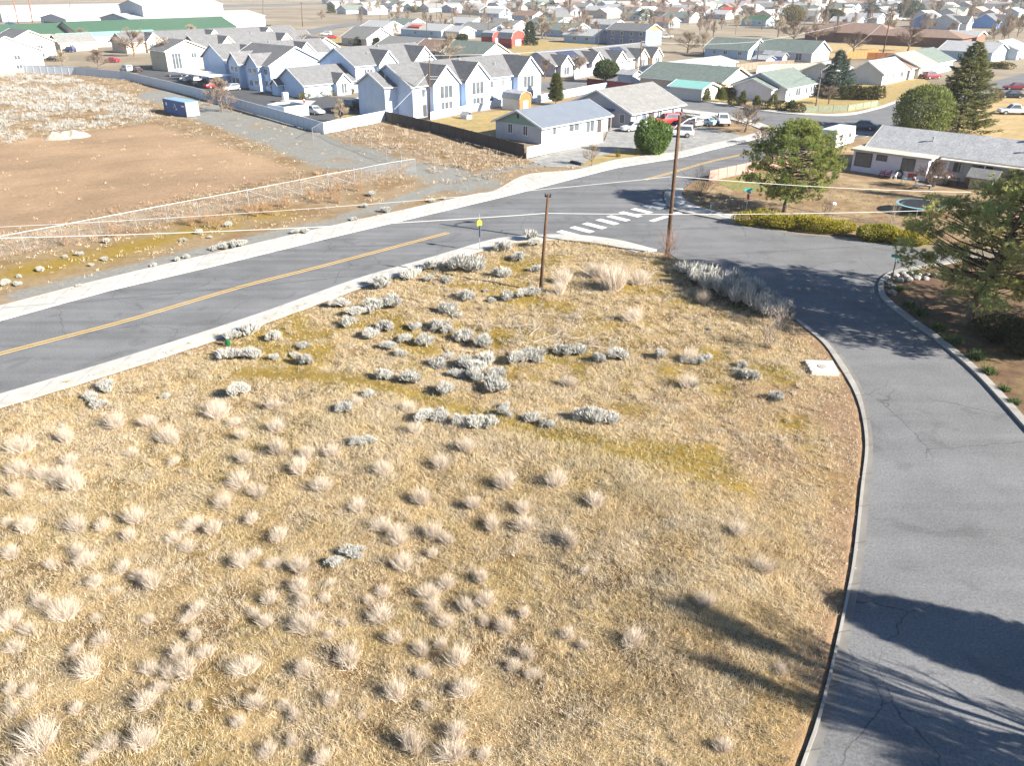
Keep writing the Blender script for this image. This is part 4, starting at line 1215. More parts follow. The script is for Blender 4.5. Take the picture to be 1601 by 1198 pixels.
house("apartment_house", "narrow white two storey apartment house with tall balcony windows, seen between two roofs", (487, 77), 5.4, 9, 8, 2.6, 'y', W_white, R_char, wins=[('f', 2.2, 3.0, 3.6, 2.2, 3), ('f', 2.4, .5, 3.3, 1.7, 3)], cat="apartments")
def row(label, px, L, D, rise, nb, wall=None, wh=5.4, **k):
    st = L / nb
    bays = [(st * i + st * .3, 5.2, 1.1, 2.5, [(.7, wh - 2.0, 1.5, 1.3, 1), (2.9, wh - 2.0, 1.5, 1.3, 1)]) for i in range(nb)]
    return house("apartment_house", label, px, wh, L, D, rise, 'x', wall or W_apt, R_char, bays=bays, cat="apartments", sub=False, vents=2, **k)
row("long dark roofed apartment block just behind the broad white gable end", (350, 92), 30, 10, 2.8, 2)
house("apartment_house", "white gabled apartment house among the bare trees of the car park", (258, 80), 5.0, 12, 9, 2.4, 'y', W_cream, R_char, wins=[('f', 1.5, .4, 2.6, 4.0, 2), ('f', 7, 3, 1.6, 1.3)], cat="apartments", sub=False)
row("long dark roofed apartment block with little white gables, second row from the car park", (312, 74), 38, 10, 2.8, 2, wall=W_beige, wh=5.0)
row("long low dark roofed apartment block, rear row below the green metal roof", (196, 66), 66, 11, 2.6, 3, wall=W_beige, wh=3.4)
p = P(64, 77, 5.4); p = p - Vector((E1.x, E1.y, 0)) * 16
house("apartment_house", "cream two storey house with a wide gable at the left edge of the photo", None, 5.4, 16, 16, 3.4, 'y', W_cream, R_char, loc=p, wins=[('f', 9, 3.2, 1.6, 1.2), ('f', 9, .9, 1.6, 1.2), ('f', 4, 3.2, 1.6, 1.2), ('f', 13, .5, 1.5, 1.3)], cat="apartments", gable=M_white)
p = P(84, 63, 5.4); p = p - Vector((E1.x, E1.y, 0)) * 13
house("apartment_house", "cream two storey house with dark roof behind the wide gable at the left edge", None, 5.4, 13, 15, 3.0, 'y', W_cream, R_char, loc=p, wins=[('f', 8, 3.2, 1.6, 1.2), ('f', 8, .9, 1.6, 1.2)], cat="apartments", sub=False)
house("house", "small beige hut with a grey roof beside the car park of the cream houses", (93, 67), 2.8, 12, 9, 2.4, 'x', W_beige, R_grey, wins=[('f', 3, 1, 1.5, 1.2)], sub=False)
house("hall", "low pale hall under a long teal metal roof", (98, 60), 3.4, 34, 9, 1.3, 'x', W_beige, R_teal, wins=[('f', 5, 1.2, 2, 1), ('f', 15, 1.2, 2, 1)], cat="hall", sub=False)

# white house with the metal roof, grey house beside it
WH = house("house", "low white house with a blue grey metal roof and sage green gable", (847, 199), 2.5, 16.4, 9.4, 1.9, 'x', W_white, R_bluem, gable=M_greend,
      wins=[('l', 2.7, .9, 1.0, 1.5), ('l', 5.8, .9, 1.0, 1.5), ('f', 6.2, 1.0, 2.6, 1.2, 1), ('f', 10.4, .4, 2.2, 1.9, 1), ('f', 2.4, 1.0, .9, 1.3, 0)], doors=[('f', 13.4, 1.0, 2.0, M_doord)], oh=.5)
v = MB(); side_box(v, 'l', 16, 9.4, 4.5, 4.9, 3.3, 4.0, .03, .09); v.build("gable_vent", M_dark, WH)
for u in (16.9, ):
    v = MB(); v.box(16.3, 16.5, -.45, -.3, 0, 2.35); v.build("porch_post", M_wood_l, WH)
GH = house("house", "lavender grey house with a wide grey shingle roof beside the parked cars", (987, 176), 2.6, 14.8, 13.5, 2.9, 'x', W_grey, R_grey, wins=[('l', 1.2, .7, 1.1, 1.5, 0), ('f', 7.4, 1.0, 1.6, 1.3), ('f', 11.8, 1.0, 1.0, 1.4, 0), ('f', 1.2, 1.1, 1.0, 1.0)], doors=[('f', 3.2, 1.0, 2.0, M_doorb), ('f', 5.0, 1.6, 2.1, M_doord)], oh=.7, vents=0)
v = MB(); v.prism([(-1.6, 2.2), (0.2, 2.7), (.2, 2.85), (-1.6, 2.35)], 'y', 3.2, 7.0); v.build("porch_roof", M_doorb, GH)

# right white house with an addition, its long roof running out of the picture
RW = house("house", "white house with long grey roof and flat roofed addition, junk along its wall", (1395, 270), 2.8, 8.6, 24, 1.9, 'y', W_lil, R_lgrey, loc=P(1453, 251, 2.8) + Vector((E1.x * 4.2 + (-E2.x) * 15.4, E1.y * 4.2 + (-E2.y) * 15.4, 0)),
      wins=[('l', 1.2, 1.0, 1.7, 1.3, 1), ('l', 9.4, .9, 2.4, 1.5, 1), ('l', 12.6, 1.0, 1.2, 1.3, 1)], doors=[('l', 6.6, .95, 2.0, M_doorw), ('l', 12.0, .95, 2.0, M_doorw)], oh=.5, vents=4, trim=M_conc, z0=.08)
AD = house("addition", None, (1453, 251), 2.55, 4.2, 9.1, .55, 'flat', W_lil, mat("bitumen_pale", (0.50, 0.46, 0.40), var=.18, scale=.6, col2=(.42, .38, .32)), wins=[('l', 1.5, .9, 1.6, 1.5, 0), ('l', 4.9, 1.7, 1.3, .7, 1), ('l', 6.7, .7, 2.1, 1.7, 0)], doors=[], trim=M_doord, fascia=False, oh=.35, z0=.08)
merge(RW, AD)
v = MB(); v.lathe([(.16, 3.4), (.16, 5.6), (.24, 5.62), (.24, 5.9)], 10, (4.6, 6.0)); v.build("flue", M_metal, RW)
v = MB(); v.box(-1.6, -.51, 1, 15.0, 2.45, 2.6); v.build("porch_roof", mat("bitumen_pale", (0.5, .46, .4)), RW)
for y in (2, 6, 10, 14):
    v = MB(); v.box(-1.55, -1.43, y - .06, y + .06, .05, 2.45); v.build("porch_post", M_white, RW)

# houses of the near streets
house("house", "grey duplex with solar panels and two cream front gables", (868, 102), 2.7, 18.4, 12, 2.9, 'x', W_grey, R_char, bays=[(0.6, 4.6, 1.4, 2.1, [(1.1, .3, 2.2, 2.0, 1)]), (13.2, 4.8, 1.4, 2.2, [(1.1, .3, 2.2, 2.0, 1)])], solar=[(5.6, 12.6, .35, .8)], wins=[('f', 7, 1, 1.6, 1.2)], cat="house", sub=False)
house("house", "grey duplex with solar panels and three cream front gables behind the white vinyl fence", (953, 94), 2.7, 23, 12, 2.9, 'x', W_beige, R_char, bays=[(1.0, 4.6, 1.4, 2.1, [(1.1, .3, 2.2, 2.0, 1)]), (11.2, 4.6, 1.4, 2.1, [(1.1, .3, 2.2, 2.0, 1)]), (18.2, 4.6, 1.4, 2.1, [(1.1, .3, 2.2, 2.0, 1)])], solar=[(5.8, 10.8, .35, .8)], wins=[('f', 7, .4, 2.6, 1.8)], sub=False)
house("house", "tall slate blue two storey house with white windows and an orange gable peak", (1010, 48), 5.3, 10.5, 17.3, 2.0, 'y', W_navy, R_char, wins=[('l', u, z, 1.3, 1.4, 0) for u in (1.5, 5.6, 10, 14) for z in (.9, 3.4)], sub=False, gable=mat("orange_gable", (0.5, .2, .1)))
house("mobile_home", "long low mobile home with a white roof and grey blue end wall", (1055, 109), 2.7, 29, 9.9, 1.1, 'x', W_ltblue, R_whitem, wins=[('l', 5.4, .9, 1.4, 1.3), ('f', 6, 1, 1.4, 1.1), ('f', 15, 1, 1.4, 1.1), ('f', 24, 1, 1.4, 1.1)], vents=2, cat="mobile home", sub=False)
house("house", "grey green roofed house with a pale pinkish gable facing the street corner", (1207, 139), 2.6, 6.0, 8.6, 1.6, 'x', W_lil, R_green, wins=[('f', 2, 1, 1.4, 1.2)], sub=False)
H5 = house("house", "grey green shingled house with shuttered front windows behind the clipped cone shrubs", (1230, 138), 2.7, 13.4, 11.5, 2.5, 'x', W_white, R_green, wins=[('f', 1.2, .9, .8, 1.3, 0), ('f', 4.2, .8, 2.2, 1.5, 1), ('f', 8.6, .9, 1.0, 1.3, 0), ('f', 10.8, .9, 1.0, 1.3, 0)], vents=0)
house("house", "long grey green roofed house behind the teal carport", (1150, 133), 2.6, 14, 20, 2.6, 'y', W_beige, R_green, loc=P(1150, 133, 2.6) + Vector((E2.x * 3.5, E2.y * 3.5, 0)), sub=False)
house("carport", "open carport with a rounded teal metal roof", (1098, 139), 2.4, 6, 7.5, .9, 'y', M_block, R_teal, cat="carport", sub=False)
house("house", "grey green roofed house with white gable, left of its twin beyond the pale boards", (1170, 78), 2.7, 12, 15, 2.7, 'y', W_ltblue, R_green, wins=[('l', 2, 1, 1.4, 1.2), ('l', 7, 1, 1.4, 1.2), ('l', 11, 1, 1.0, 1.2)], sub=False)
house("house", "grey green roofed house with a white gable, beside two grey sheds", (1270, 82), 2.7, 12, 19, 2.8, 'y', W_white, R_green, wins=[('l', 3, .3, 2, 2), ('l', 9, 1, 1.0, 1.2), ('l', 14, 1, 1.4, 1.2), ('f', 8, 1, .9, 1.2)], sub=False)
house("house", "white house with a pale grey roof and louvred gable right of the blue spruce", (1381, 115), 2.6, 15.6, 7.5, 2.4, 'x', W_white, R_lgrey, wins=[('f', 2, .9, 1.2, 1.3), ('f', 6, .9, 1.2, 1.3), ('f', 11, .9, 2, 1.3)], sub=False, vents=2)
house("house", "white house with teal painted end and pale roof behind the blue spruce", (1346, 112), 2.6, 9, 9, 1.9, 'x', W_white, R_lgrey, loc=P(1346, 116, 2.6) + Vector((E2.x * 5, E2.y * 5, 0)), wins=[('f', 6, 1, 1, 1.2)], sub=False)
house("house", "tan roofed house with bright front wall left of the tall ragged conifer", (1438, 105), 2.7, 12.5, 13, 2.7, 'x', W_cream, R_tan, wins=[('f', 2, .9, 1.4, 1.3), ('f', 8.5, .9, 1.4, 1.3)], doors=[('f', 5, 1, 2, M_doorw)], sub=False)
house("house", "brown roofed garage wing beside the tan roofed house", (1424, 107), 2.6, 6, 12, 2.0, 'x', W_white, R_brown, loc=P(1424, 107, 2.6), sub=False)
house("house", "grey teal roofed house partly hidden by the tall ragged conifer", (1461, 99), 2.7, 15, 12, 2.7, 'x', W_ltblue, R_green, wins=[('f', 2, .9, 1.4, 1.3), ('f', 8.5, .9, 1.4, 1.3)], sub=False)
house("house", "pale teal house with a low grey roof right of the tall ragged conifer", (1552, 82), 2.8, 16, 15, 2.2, 'y', W_ltblue, R_lgrey, wins=[('l', 2, 1, 2, 1.2), ('l', 8, 1, 1.4, 1.2), ('f', 3, 1, 1.6, 1.2)], sub=False)
house("house", "pale roofed house with a carport at the right edge behind the wide road", (1592, 78), 2.8, 15, 12, 2.2, 'x', W_white, R_lgrey, wins=[('f', 3, 1, 1.6, 1.2)], sub=False)
BL = house("brick_hall", "sprawling brown roofed brick hall beyond the park lawn", (1395, 54), 3.4, 16, 34, 3.2, 'hip', W_brick, R_brown, cat="hall", sub=False, oh=1.2, wins=[('l', 4, 1, 2, 1.4), ('l', 12, 1, 2, 1.4)])
BL2 = house("wing", None, (1501, 60), 3.2, 14, 32, 2.2, 'hip', W_brick, R_brown, sub=False, oh=1.2); merge(BL, BL2)
house("house", "dark brick house with a pale lean-to roof behind the brown hall", (1528, 56), 3.0, 11, 11, 1.4, 'y', W_brick, R_lgrey, sub=False, wins=[('l', 4, .3, 1.4, 2.0)])
house("house", "bright blue gabled house in the back row right of the brown hall", (1462, 33), 3.0, 14, 12, 3.4, 'x', mat("blue_wall", (0.16, .32, .6)), R_char, sub=False)
house("house", "white gabled house with dark roof in the back row behind the brown hall", (1500, 36), 3.0, 18, 14, 3.6, 'x', W_white, R_char, sub=False, bays=[(2, 8, 3, 3, [(3, 1, 2, 1.4, 1)])])
house("house", "blue house with dark gables at the right end of the back row", (1560, 34), 3.0, 17, 12, 3.5, 'x', mat("blue_wall", (0.16, .32, .6)), R_char, sub=False, bays=[(6, 8, 2, 3, [(3, 1, 2, 1.4, 1)])])

# houses left of the slate house, street by street
house("house", "grey house with two stacked gables beside the curving road", (573, 60), 2.8, 13, 15, 3.2, 'y', W_grey, R_grey, wins=[('l', 3, 1, 1.6, 1.2), ('l', 9, .3, 2.2, 2)], sub=False)
house("house", "low beige house behind a row of clipped conifers", (648, 74), 2.7, 12, 19, 2.4, 'y', W_beige, R_grey, sub=False)
house("house", "brown roofed pale house left of the bare yellowish tree", (688, 79), 2.7, 10, 12, 2.5, 'y', W_cream, R_brown, wins=[('l', 2, 1, 1.6, 1.2), ('l', 7, 1, 1.6, 1.2)], sub=False)
house("house", "grey green roofed house with a cream gable end behind the three gabled apartments", (754, 86), 2.7, 11.5, 17, 2.9, 'y', W_cream, R_green, wins=[('f', 3, 1, 1.2, 1.2), ('f', 8, 1, 1.2, 1.2), ('l', 3, 1, 1.6, 1.2), ('l', 9, 1, 1.6, 1.2)], sub=False)
tw = [("house", "long low house with pale roof and blue rear wall left of the orange shed", (690, 48), 11, 26, W_ltblue, R_whitem), ("house", "long low house with pale roof right of the orange shed", (718, 49), 9, 12, W_white, R_whitem),
      ("house", "pale blue two tone house with long grey roof behind the red sheds", (768, 47), 12, 20, W_ltblue, R_grey), ("house", "white house with grey roof left of the tall dark conifer", (800, 42), 12, 18, W_white, R_grey),
      ("house", "green grey long house with white gable right of the tall dark conifer", (896, 47), 12, 18, W_ltblue, R_green), ("house", "pale long house with covered porch beside the slate two storey house", (930, 56), 10, 15, W_ltblue, R_whitem),
      ("house", "low house with pale roof and blue windows near the curved road", (640, 37), 10, 18, W_ltblue, R_green), ("house", "white roofed house right of the curved road", (600, 42), 11, 16, W_white, R_whitem),
      ("house", "pale blue house with white roof above the orange shed", (735, 36), 11, 16, W_ltblue, R_whitem), ("house", "long grey roofed house above the red sheds", (785, 37), 11, 20, W_white, R_grey),
      ("house", "green grey roofed house behind the pale porch house", (870, 36), 11, 18, W_white, R_green), ("house", "white gabled house with dark green roof above the slate house", (1000, 24), 11, 14, W_white, R_green),
      ("house", "grey green roofed house with a white gable right of the slate house", (1078, 27), 12, 18, W_white, R_green), ("house", "brown roofed house with a white gable behind the slate house", (1046, 34), 10, 12, W_white, R_brown),
      ("house", "white house with bright red roof amid bare trees", (1135, 22), 10, 14, W_white, R_whitem), ("house", "white house with green roof left of the big bare tree", (1198, 32), 10, 14, W_ltblue, R_greenm),
      ("house", "small house with red metal roof in the back of the town", (1150, 16), 9, 12, W_white, R_red), ("house", "pale house with grey roof left of the bare tree clump", (960, 38), 9, 14, W_white, R_lgrey),
      ("house", "long house with bluish roof at the right of the green tree by the hall", (1372, 28), 11, 18, W_ltblue, R_lgrey), ("house", "white low house behind the park lawn and tall poles", (1340, 34), 10, 14, W_white, R_lgrey)]
for (nm, lb, px, L, D, w_, r_) in tw:
    house(nm, lb, px, 2.8, L, D, L * .2, 'y', w_, r_, wins=[('l', D * .2, 1, 1.6, 1.2), ('l', D * .6, 1, 1.6, 1.2), ('f', L * .6, 1, 1.2, 1.2)], sub=False, fascia=True)

# sheds
def barn_shed(label, px, L, D, wh, wall, roof, front, rot=TH):
    p = P(px[0], px[1], 0); r = empty("shed", (p.x, p.y, .04), rot, label, "shed")
    pro = [(0, wh), (L * .12, wh + L * .28), (L * .5, wh + L * .42), (L * .88, wh + L * .28), (L, wh)]
    w = MB(); w.box(0, L, 0, D, 0, wh); w.build("wall", wall, r)
    f = MB(); f.prism([(0.02, 0.02), (L - .02, .02)] + [(a, b - .02) for a, b in reversed(pro)], 'y', -.06, -.004); f.build("front_wall", front, r)
    t = [(a + (a - L / 2) * .06, b + .03) for a, b in pro]; u = [(a + (a - L / 2) * .12, b + .14) for a, b in pro]
    k = MB(); k.prism(t + list(reversed(u)), 'y', -.2, D + .1); k.build("roof", roof, r)
    d = MB(); d.box(L * .3, L * .7, -.11, -.062, .08, wh * .85); d.build("door", M_white, r)
    return r
barn_shed("barn shaped shed with an orange cedar front and grey roof", (812, 174), 3.2, 4.4, 2.0, M_conc, R_lgrey, M_cedar)
barn_shed("red barn shaped shed with pale trim, left of two red sheds", (770, 68), 5, 6, 2.2, mat("barn_red", (.36, .06, .05)), R_lgrey, mat("barn_red", (.36, .06, .05)))
barn_shed("larger red barn shaped shed with a white roof, right of two red sheds", (800, 72), 7, 7, 2.4, mat("barn_red", (.36, .06, .05)), R_whitem, mat("barn_red", (.36, .06, .05)))
barn_shed("orange wooden shed with a red roof behind the long low houses", (655, 57), 5, 7, 2.3, M_cedar, R_red, M_cedar)
for lb, px, L, D in (("white garden shed behind the maroon fence", (987, 132), 4, 4), ("small grey shed left of two beside the blue tarpaulin", (1212, 97), 3, 4), ("small grey shed right of two beside the blue tarpaulin", (1222, 100), 3, 4), ("low flat white shed beside the leaning wooden pole", (1196, 106), 5, 4), ("small dark red shed at the end of the mobile home", (1120, 84), 4, 4), ("small white shed by the bare trees behind the mobile home", (1134, 86), 3, 3)):
    p = P(px[0], px[1], 0)
    house("shed", lb, None, 2.1, L, D, .8, 'y', M_vinyl if "white" in lb else (M_maroon if "red" in lb else W_grey), R_lgrey, loc=p, cat="shed", sub=False, fascia=False, doors=[('f', L * .3, 1.0, 1.8, M_doorw)])
t = MB(); t.box(0, 4, 0, 3, 0, .8); t.prism([(0, .8), (1.5, 1.3), (3, .8)], 'x', 0, 4); o = t.build("tarpaulin", mat("blue_tarp", (.03, .09, .5), rough=.4), loc=(P(1213, 101).x, P(1213, 101).y, .04)); o.rotation_euler.z = TH; tag(o, "blue tarpaulin covering a pile beside two grey sheds", "tarpaulin")
r = MB(); p = P(730, 187); dg = empty("dog_house", (p.x, p.y, .05), TH, "small pale dog house with a pitched roof on the back lawn", "dog house")
MB().box(0, 1.2, 0, 1.6, 0, .7).build("wall", M_vinyl, dg); q = MB(); chevron(q, 'y', .6, -.15, 1.75, .7, .8, t=.06, oh=.15, c=.6); q.build("roof", R_lgrey, dg)
tent = MB(); tent.prism([(-1.4, 0), (1.4, 0), (.6, 1.3), (-.6, 1.3)], 'y', 0, 2.2); p = P(759, 173); o = tent.build("tarp_heap", mat("grey_tarp", (.2, .22, .26)), loc=(p.x, p.y, .05)); tag(o, "dark grey covered heap by the apartment wall", "heap"); o.rotation_euler.z = TH

# warehouses and the long green roofs at the far left
def slab(name, label, px, wh, L, D, rise, wall, roof, cat="warehouse", **k):
    return house(name, label, px, wh, L, D, rise, 'x', wall, roof, cat=cat, sub=False, fascia=False, **k)
slab("warehouse", "white warehouse with a dark front canopy, left of the tan gable", (103, 30), 4, 60, 34, 2, W_white, R_whitem, doors=[('l', 4, 26, 2.2, M_doord, "canopy")])
slab("warehouse", "big blank white warehouse right of the tan gable", (205, 31), 7, 62, 30, 2, W_white, R_whitem)
slab("warehouse", "long white warehouse in the second row at the far left", (0, 16), 6, 110, 40, 2, W_white, R_whitem)
slab("warehouse", "tall white silo house standing highest in the far left rows", (222, 9), 12, 30, 22, 2, W_white, R_whitem)
slab("warehouse", "white warehouse beside the tall silo house, farthest left row", (268, 7), 8, 34, 24, 2, W_white, R_whitem)
slab("hall", "very long green metal roof running behind the apartments", (122, 52), 3.6, 66, 24, 3.6, W_beige, R_greenm, cat="hall")
slab("hall", "green metal roof at the left edge behind the cream houses", (-30, 56), 3.6, 75, 20, 3.0, W_beige, R_greenm, cat="hall")
k = 0
for i in range(9):
    p = P(6 + i * 11, 27 - (i % 3) * 4 + rng.uniform(-.5, .5)); r = empty("box_trailer", (p.x, p.y, 0.02), TH + (i % 2) * .05, ["white box trailer parked in the far left yard", "white box trailer with blue stripe in the far left yard"][i % 2], "trailer", "trailers parked in the far left yard")
    MB().box(0, 12, 0, 2.6, 1.1, 3.9).build("box", M_white, r)
    if i % 2: MB().box(.5, 11.5, -.04, -.003, 2.0, 2.5).build("stripe", M_doorb, r)
    for x in (2, 9.5, 10.8): MB().tube([(x, .1, .5), (x, 2.5, .5)], .5, 10).build("wheel", M_tyre, r)

# ================================================================ FENCES
ribs = lambda n, c: ribbed(n, c, 0, 6.0, .22, .9)
solid_fence("long white vinyl fence along the gravel track in front of the apartments", [P(-80, 106).xy, P(0, 112).xy, P(120, 117).xy, P(200, 125).xy, P(300, 150).xy, P(420, 185).xy, P(507, 211).xy, P(603, 191).xy], 1.85, M_vinyl, step=2.4, cap=.06)
solid_fence("dark weathered board fence behind the dry weeds", [P(603, 191).xy, P(700, 214).xy, P(780, 236).xy, P(819, 247).xy], 1.8, ribs("board_fence_dark", (.075, .06, .052)), post=M_wood, step=2.4)
solid_fence("low white rail fence in front of the metal roofed house", [P(823, 248).xy, P(942, 222).xy], 1.5, mat("whitewash", (.62, .60, .55), var=.1, scale=2), post=M_wood_l, step=2.4)
solid_fence("white fence behind the apartment back lawn", [P(672, 188).xy, P(800, 163).xy, P(838, 158).xy], 1.35, M_vinyl)
solid_fence("white fence panels beside the conical green tree", [P(840, 162).xy, P(925, 145).xy, P(960, 139).xy], 1.6, M_vinyl)
solid_fence("maroon board fence below the round green tree", [P(918, 137).xy, P(992, 146).xy], 2.0, ribs("board_fence_maroon", (.17, .035, .04)), post=M_maroon)
solid_fence("lavender grey fence right of the maroon boards", [P(993, 146).xy, P(1050, 152).xy], 1.7, M_vinyl)
solid_fence("white vinyl fence in front of the three gabled duplex", [P(898, 124).xy, P(930, 117).xy], 1.9, M_vinyl); solid_fence("white vinyl fence below the grey duplex with solar panels", [P(965, 112).xy, P(1010, 103).xy], 1.9, M_vinyl)
solid_fence("pale board fence behind the grey green shingled house", [P(1150, 113).xy, P(1182, 108).xy, P(1240, 105).xy], 1.9, M_wood_l); solid_fence("pale lit board fence left of the blue spruce", [P(1182, 115).xy, P(1212, 112).xy, P(1290, 110).xy], 1.9, mat("pale_boards", (.42, .36, .28), var=.15))
solid_fence("orange cedar fence at the near edge of the park lawn", [P(1322, 92).xy, P(1372, 86).xy], 1.9, M_cedar); solid_fence("dark red fence right of the cedar fence", [P(1355, 92).xy, P(1400, 93).xy], 1.9, M_cedar)
solid_fence("faded pink board fence along the road corner", [P(1108, 284).xy, P(1150, 275).xy, P(1194, 265).xy, P(1240, 254).xy], 1.3, M_pink, step=2.0)
solid_fence("low board fence by the right hand road bend", [P(1523, 119).xy, P(1552, 122).xy], 1.4, M_wood_l); solid_fence("dark brown fence behind the red sheds", [P(744, 72).xy, P(800, 76).xy], 1.6, M_maroon)
solid_fence("low wire and board fence along the opposite lawn", [P(1256, 176).xy, P(1325, 174).xy, P(1372, 166).xy], 1.1, mat("green_fence", (.18, .2, .14), var=.2), step=3)
solid_fence("long grey fence in front of the back row of blue houses", [P(1440, 38).xy, P(1601, 42).xy], 1.8, M_wood_l, step=12)
zf = lambda x, y: FZ(x, y)
FL = [P(px, py, 1.8).xy[:] for px, py in ((-60, 385), (33, 367), (94, 354.5), (153, 343.5), (209, 333), (258, 324), (307, 314.5), (354, 305), (386, 299), (431, 291), (470, 283), (512, 275), (553, 268), (587, 261), (620, 255), (649, 250))]
link_fence("long chain link fence with steel gates across the dry field", FL, 1.75, zf=zf, step=60, braces=[(8, 9), (9, 10), (10, 11), (11, 12)], heavy=(8, 11, 12))
FL2 = [P(*q).xy[:] for q in ((490, 222), (507, 212), (527, 219), (550, 231), (582, 242), (605, 252), (628, 259), (680, 262))]
link_fence("chain link fence with angled post tips running down from the white fence corner", FL2, 1.8, zf=zf, step=60)
link_fence("low chain link fence behind the yellow green hedge", [P(1110, 333).xy, P(1160, 326).xy, P(1250, 345).xy, P(1350, 362).xy, P(1430, 370).xy], 1.1, step=3)

# ================================================================ POLES AND CABLES
p1, b1, h1 = pole("short brown wooden pole standing alone in the vacant lot", (845, 457), 304, .14, toppx=857, z=.25, arms=[(.15, R(-20), .5)])
p2, b2, h2 = pole("tall brown wooden pole with a street lamp arm at the road corner", (1043, 400), 180, .19, toppx=1063, z=.12)
hd = h2; rt = p2
la = MB(); s0 = hd * .93; d = Vector((.88, .42, 0)); la.tube([s0, s0 + d * .9 + Vector((0, 0, .45)), s0 + d * 2.0 + Vector((0, 0, .6))], .05, 6); ao = la.build("lamp_arm", M_metal, rt)
lp = MB(); e = s0 + d * 2.0 + Vector((0, 0, .55)); lp.tube([e, e + d * .3 + Vector((0, 0, .02)), e + d * .75, e + d * .95 - Vector((0, 0, .03))], [.08, .2, .2, .06], 8); lp.build("lamp_head", M_lampglass, ao)
for lb, base, top, tx, r, arm in (("slim grey wooden pole with guy wires in front of the three gabled apartments", (672, 188), 84, 671, .14, 1), ("wooden pole behind the apartments near the orange shed", (668, 62), 12, 666, .15, 0), ("wooden pole left of the red barn sheds", (763, 64), 20, 764, .15, 1), ("wooden pole with crossarm by the white garden shed", (999, 130), 62, 1003, .17, 1),
                          ("leaning bright brown pole behind the grey green house", (1182, 106), 62, 1188, .15, 0), ("dark wooden pole with a lamp right of the field lawn", (935, 77), 34, 937, .14, 0), ("tall leaning dark pole beside the park lawn", (1380, 86), 13, 1395, .2, 1), ("wooden pole in the desert beyond the curving road", (473, 41), 3, 471, .2, 1),
                          ("thick reddish pole right of two at the far left", (51, 35), -12, 43, .35, 0), ("thick reddish pole left of two at the far left", (29, 39), -12, 18, .3, 0), ("thin pole behind the brown hall", (1490, 45), 12, 1497, .15, 0), ("thin pole behind the bare trees of the mobile home", (1115, 58), 18, 1117, .15, 1), ("thin dark pole right of the brown hall", (1482, 68), 42, 1485, .15, 0),
                          ("thin pole above the long white roofs", (683, 30), 2, 682, .16, 1), ("thin pole above the pale roofs left of the conifer", (793, 22), 0, 793, .16, 1), ("thin pole behind the long curved road", (595, 48), 12, 594, .16, 0), ("thin pole left of the park poles", (1362, 48), 2, 1366, .16, 1), ("thin pole right among the park poles", (1393, 50), 4, 1398, .16, 1), ("thin pole before the far green roof at left", (110, 30), 2, 109, .16, 0), ("thin pole at the end of the long green roof", (411, 30), 0, 411, .18, 1), ("thin dark pole by the green roofed white house", (1191, 46), 22, 1194, .15, 1), ("thin far pole over the right hand roofs", (1588, 40), 10, 1596, .15, 1)):
    pole(lb, base, top, r, toppx=tx, arms=[(.5, R(-43), 2.2)] if arm else (), m=M_pole if r < .3 or "reddish" not in lb else mat("reddish_pole", (.22, .1, .06)))
sl, sb, sh = pole("grey street lamp pole standing at the corner lawn before the blue spruce", (1274, 175), 107, .13, toppx=1285, name="street_lamp", m=mat("grey_pole", (.16, .14, .125), var=.2))
la = MB(); d = Vector((.85, -.5, 0)); la.tube([sh * .86, sh * .95 + d * 1.2, sh * .97 + d * 2.4], .05, 6); ao = la.build("lamp_arm", M_metal, sl)
lp = MB(); e = sh * .97 + d * 2.4; lp.tube([e, e + d * .3, e + d * .8], [.08, .2, .1], 8); lp.build("lamp_head", M_lampglass, ao)
a1 = b1 + h1 * (HG(845, 457, 337, .25) / h1.z) + Vector((0, 0, 0))
cable("lower pale cable hung across the photo over the lot's lone pole", [ray(-260, 377, 45), a1, ray(1640, 321, 70)], .019, sag=.35)
a2 = b2 + h2 * (HG(1043, 400, 277, .12) / h2.z)
cable("upper pale cable hung from the corner pole across the road", [ray(-120, 360, 62), a2, ray(1680, 300, 84)], .019, sag=.5)
gp = P(672, 188); gt = Vector(gp) + Vector((0, 0, 8))
for i, e in enumerate(((616, 155), (616, 171), (800, 120), (835, 125))):
    cable(["upper thin white cable from the slim pole to the blue wing", "lower thin white cable from the slim pole to the blue wing", "thin white cable from the slim pole along the apartment front", "second thin white cable from the slim pole along the apartment front"][i], [gt - Vector((0, 0, i * .4)), P(*e, 3.0)], .022, sag=.1)
for lb, a, b in (("thin wire strung across the right hand roofs", ray(1286, 110, 170), ray(1395, 22, 300)), ("thin wire from the garden shed pole to the leaning brown pole", ray(1003, 64, 185), ray(1188, 64, 220)), ("thin wire from the slim pole to the garden shed pole", ray(671, 86, 146), ray(1003, 66, 187)), ("thin wire over the yards behind the spruce", ray(1188, 64, 220), ray(1395, 18, 288))):
    cable(lb, [a, b], .022, sag=.6)

# ================================================================ VEHICLES
c_white = paint("car_white", (.66, .67, .68)); c_silver = paint("car_silver", (.36, .38, .40), .2); c_red = paint("car_red", (.42, .02, .03)); c_dkred = paint("car_dark_red", (.12, .015, .02)); c_blue = paint("car_ice_blue", (.34, .52, .64)); c_dark = paint("car_black", (.02, .022, .028)); c_slate = paint("car_slate", (.085, .10, .14)); c_tan = paint("car_tan", (.42, .38, .33)); c_navy = paint("car_navy", (.03, .05, .14)); c_maroon = paint("car_maroon", (.2, .02, .03))
E1A, E2A = math.degrees(TH), math.degrees(TH) + 90
def cv(kind, lb, px, h, c, **k): return car(kind, lb, px, R(h), c, **k)
cv("sedan", "slate grey sedan driving across the far crosswalk", (1346, 202), 153, c_slate, group="cars on the road", name="car")
cv("sedan", "white sedan parked before the lavender grey house", (992, 205), E1A - 30 + 180, c_white, z=.06)
cv("suv", "white sport utility parked behind the round green bush", (1060, 214), 165, c_white, z=.06)
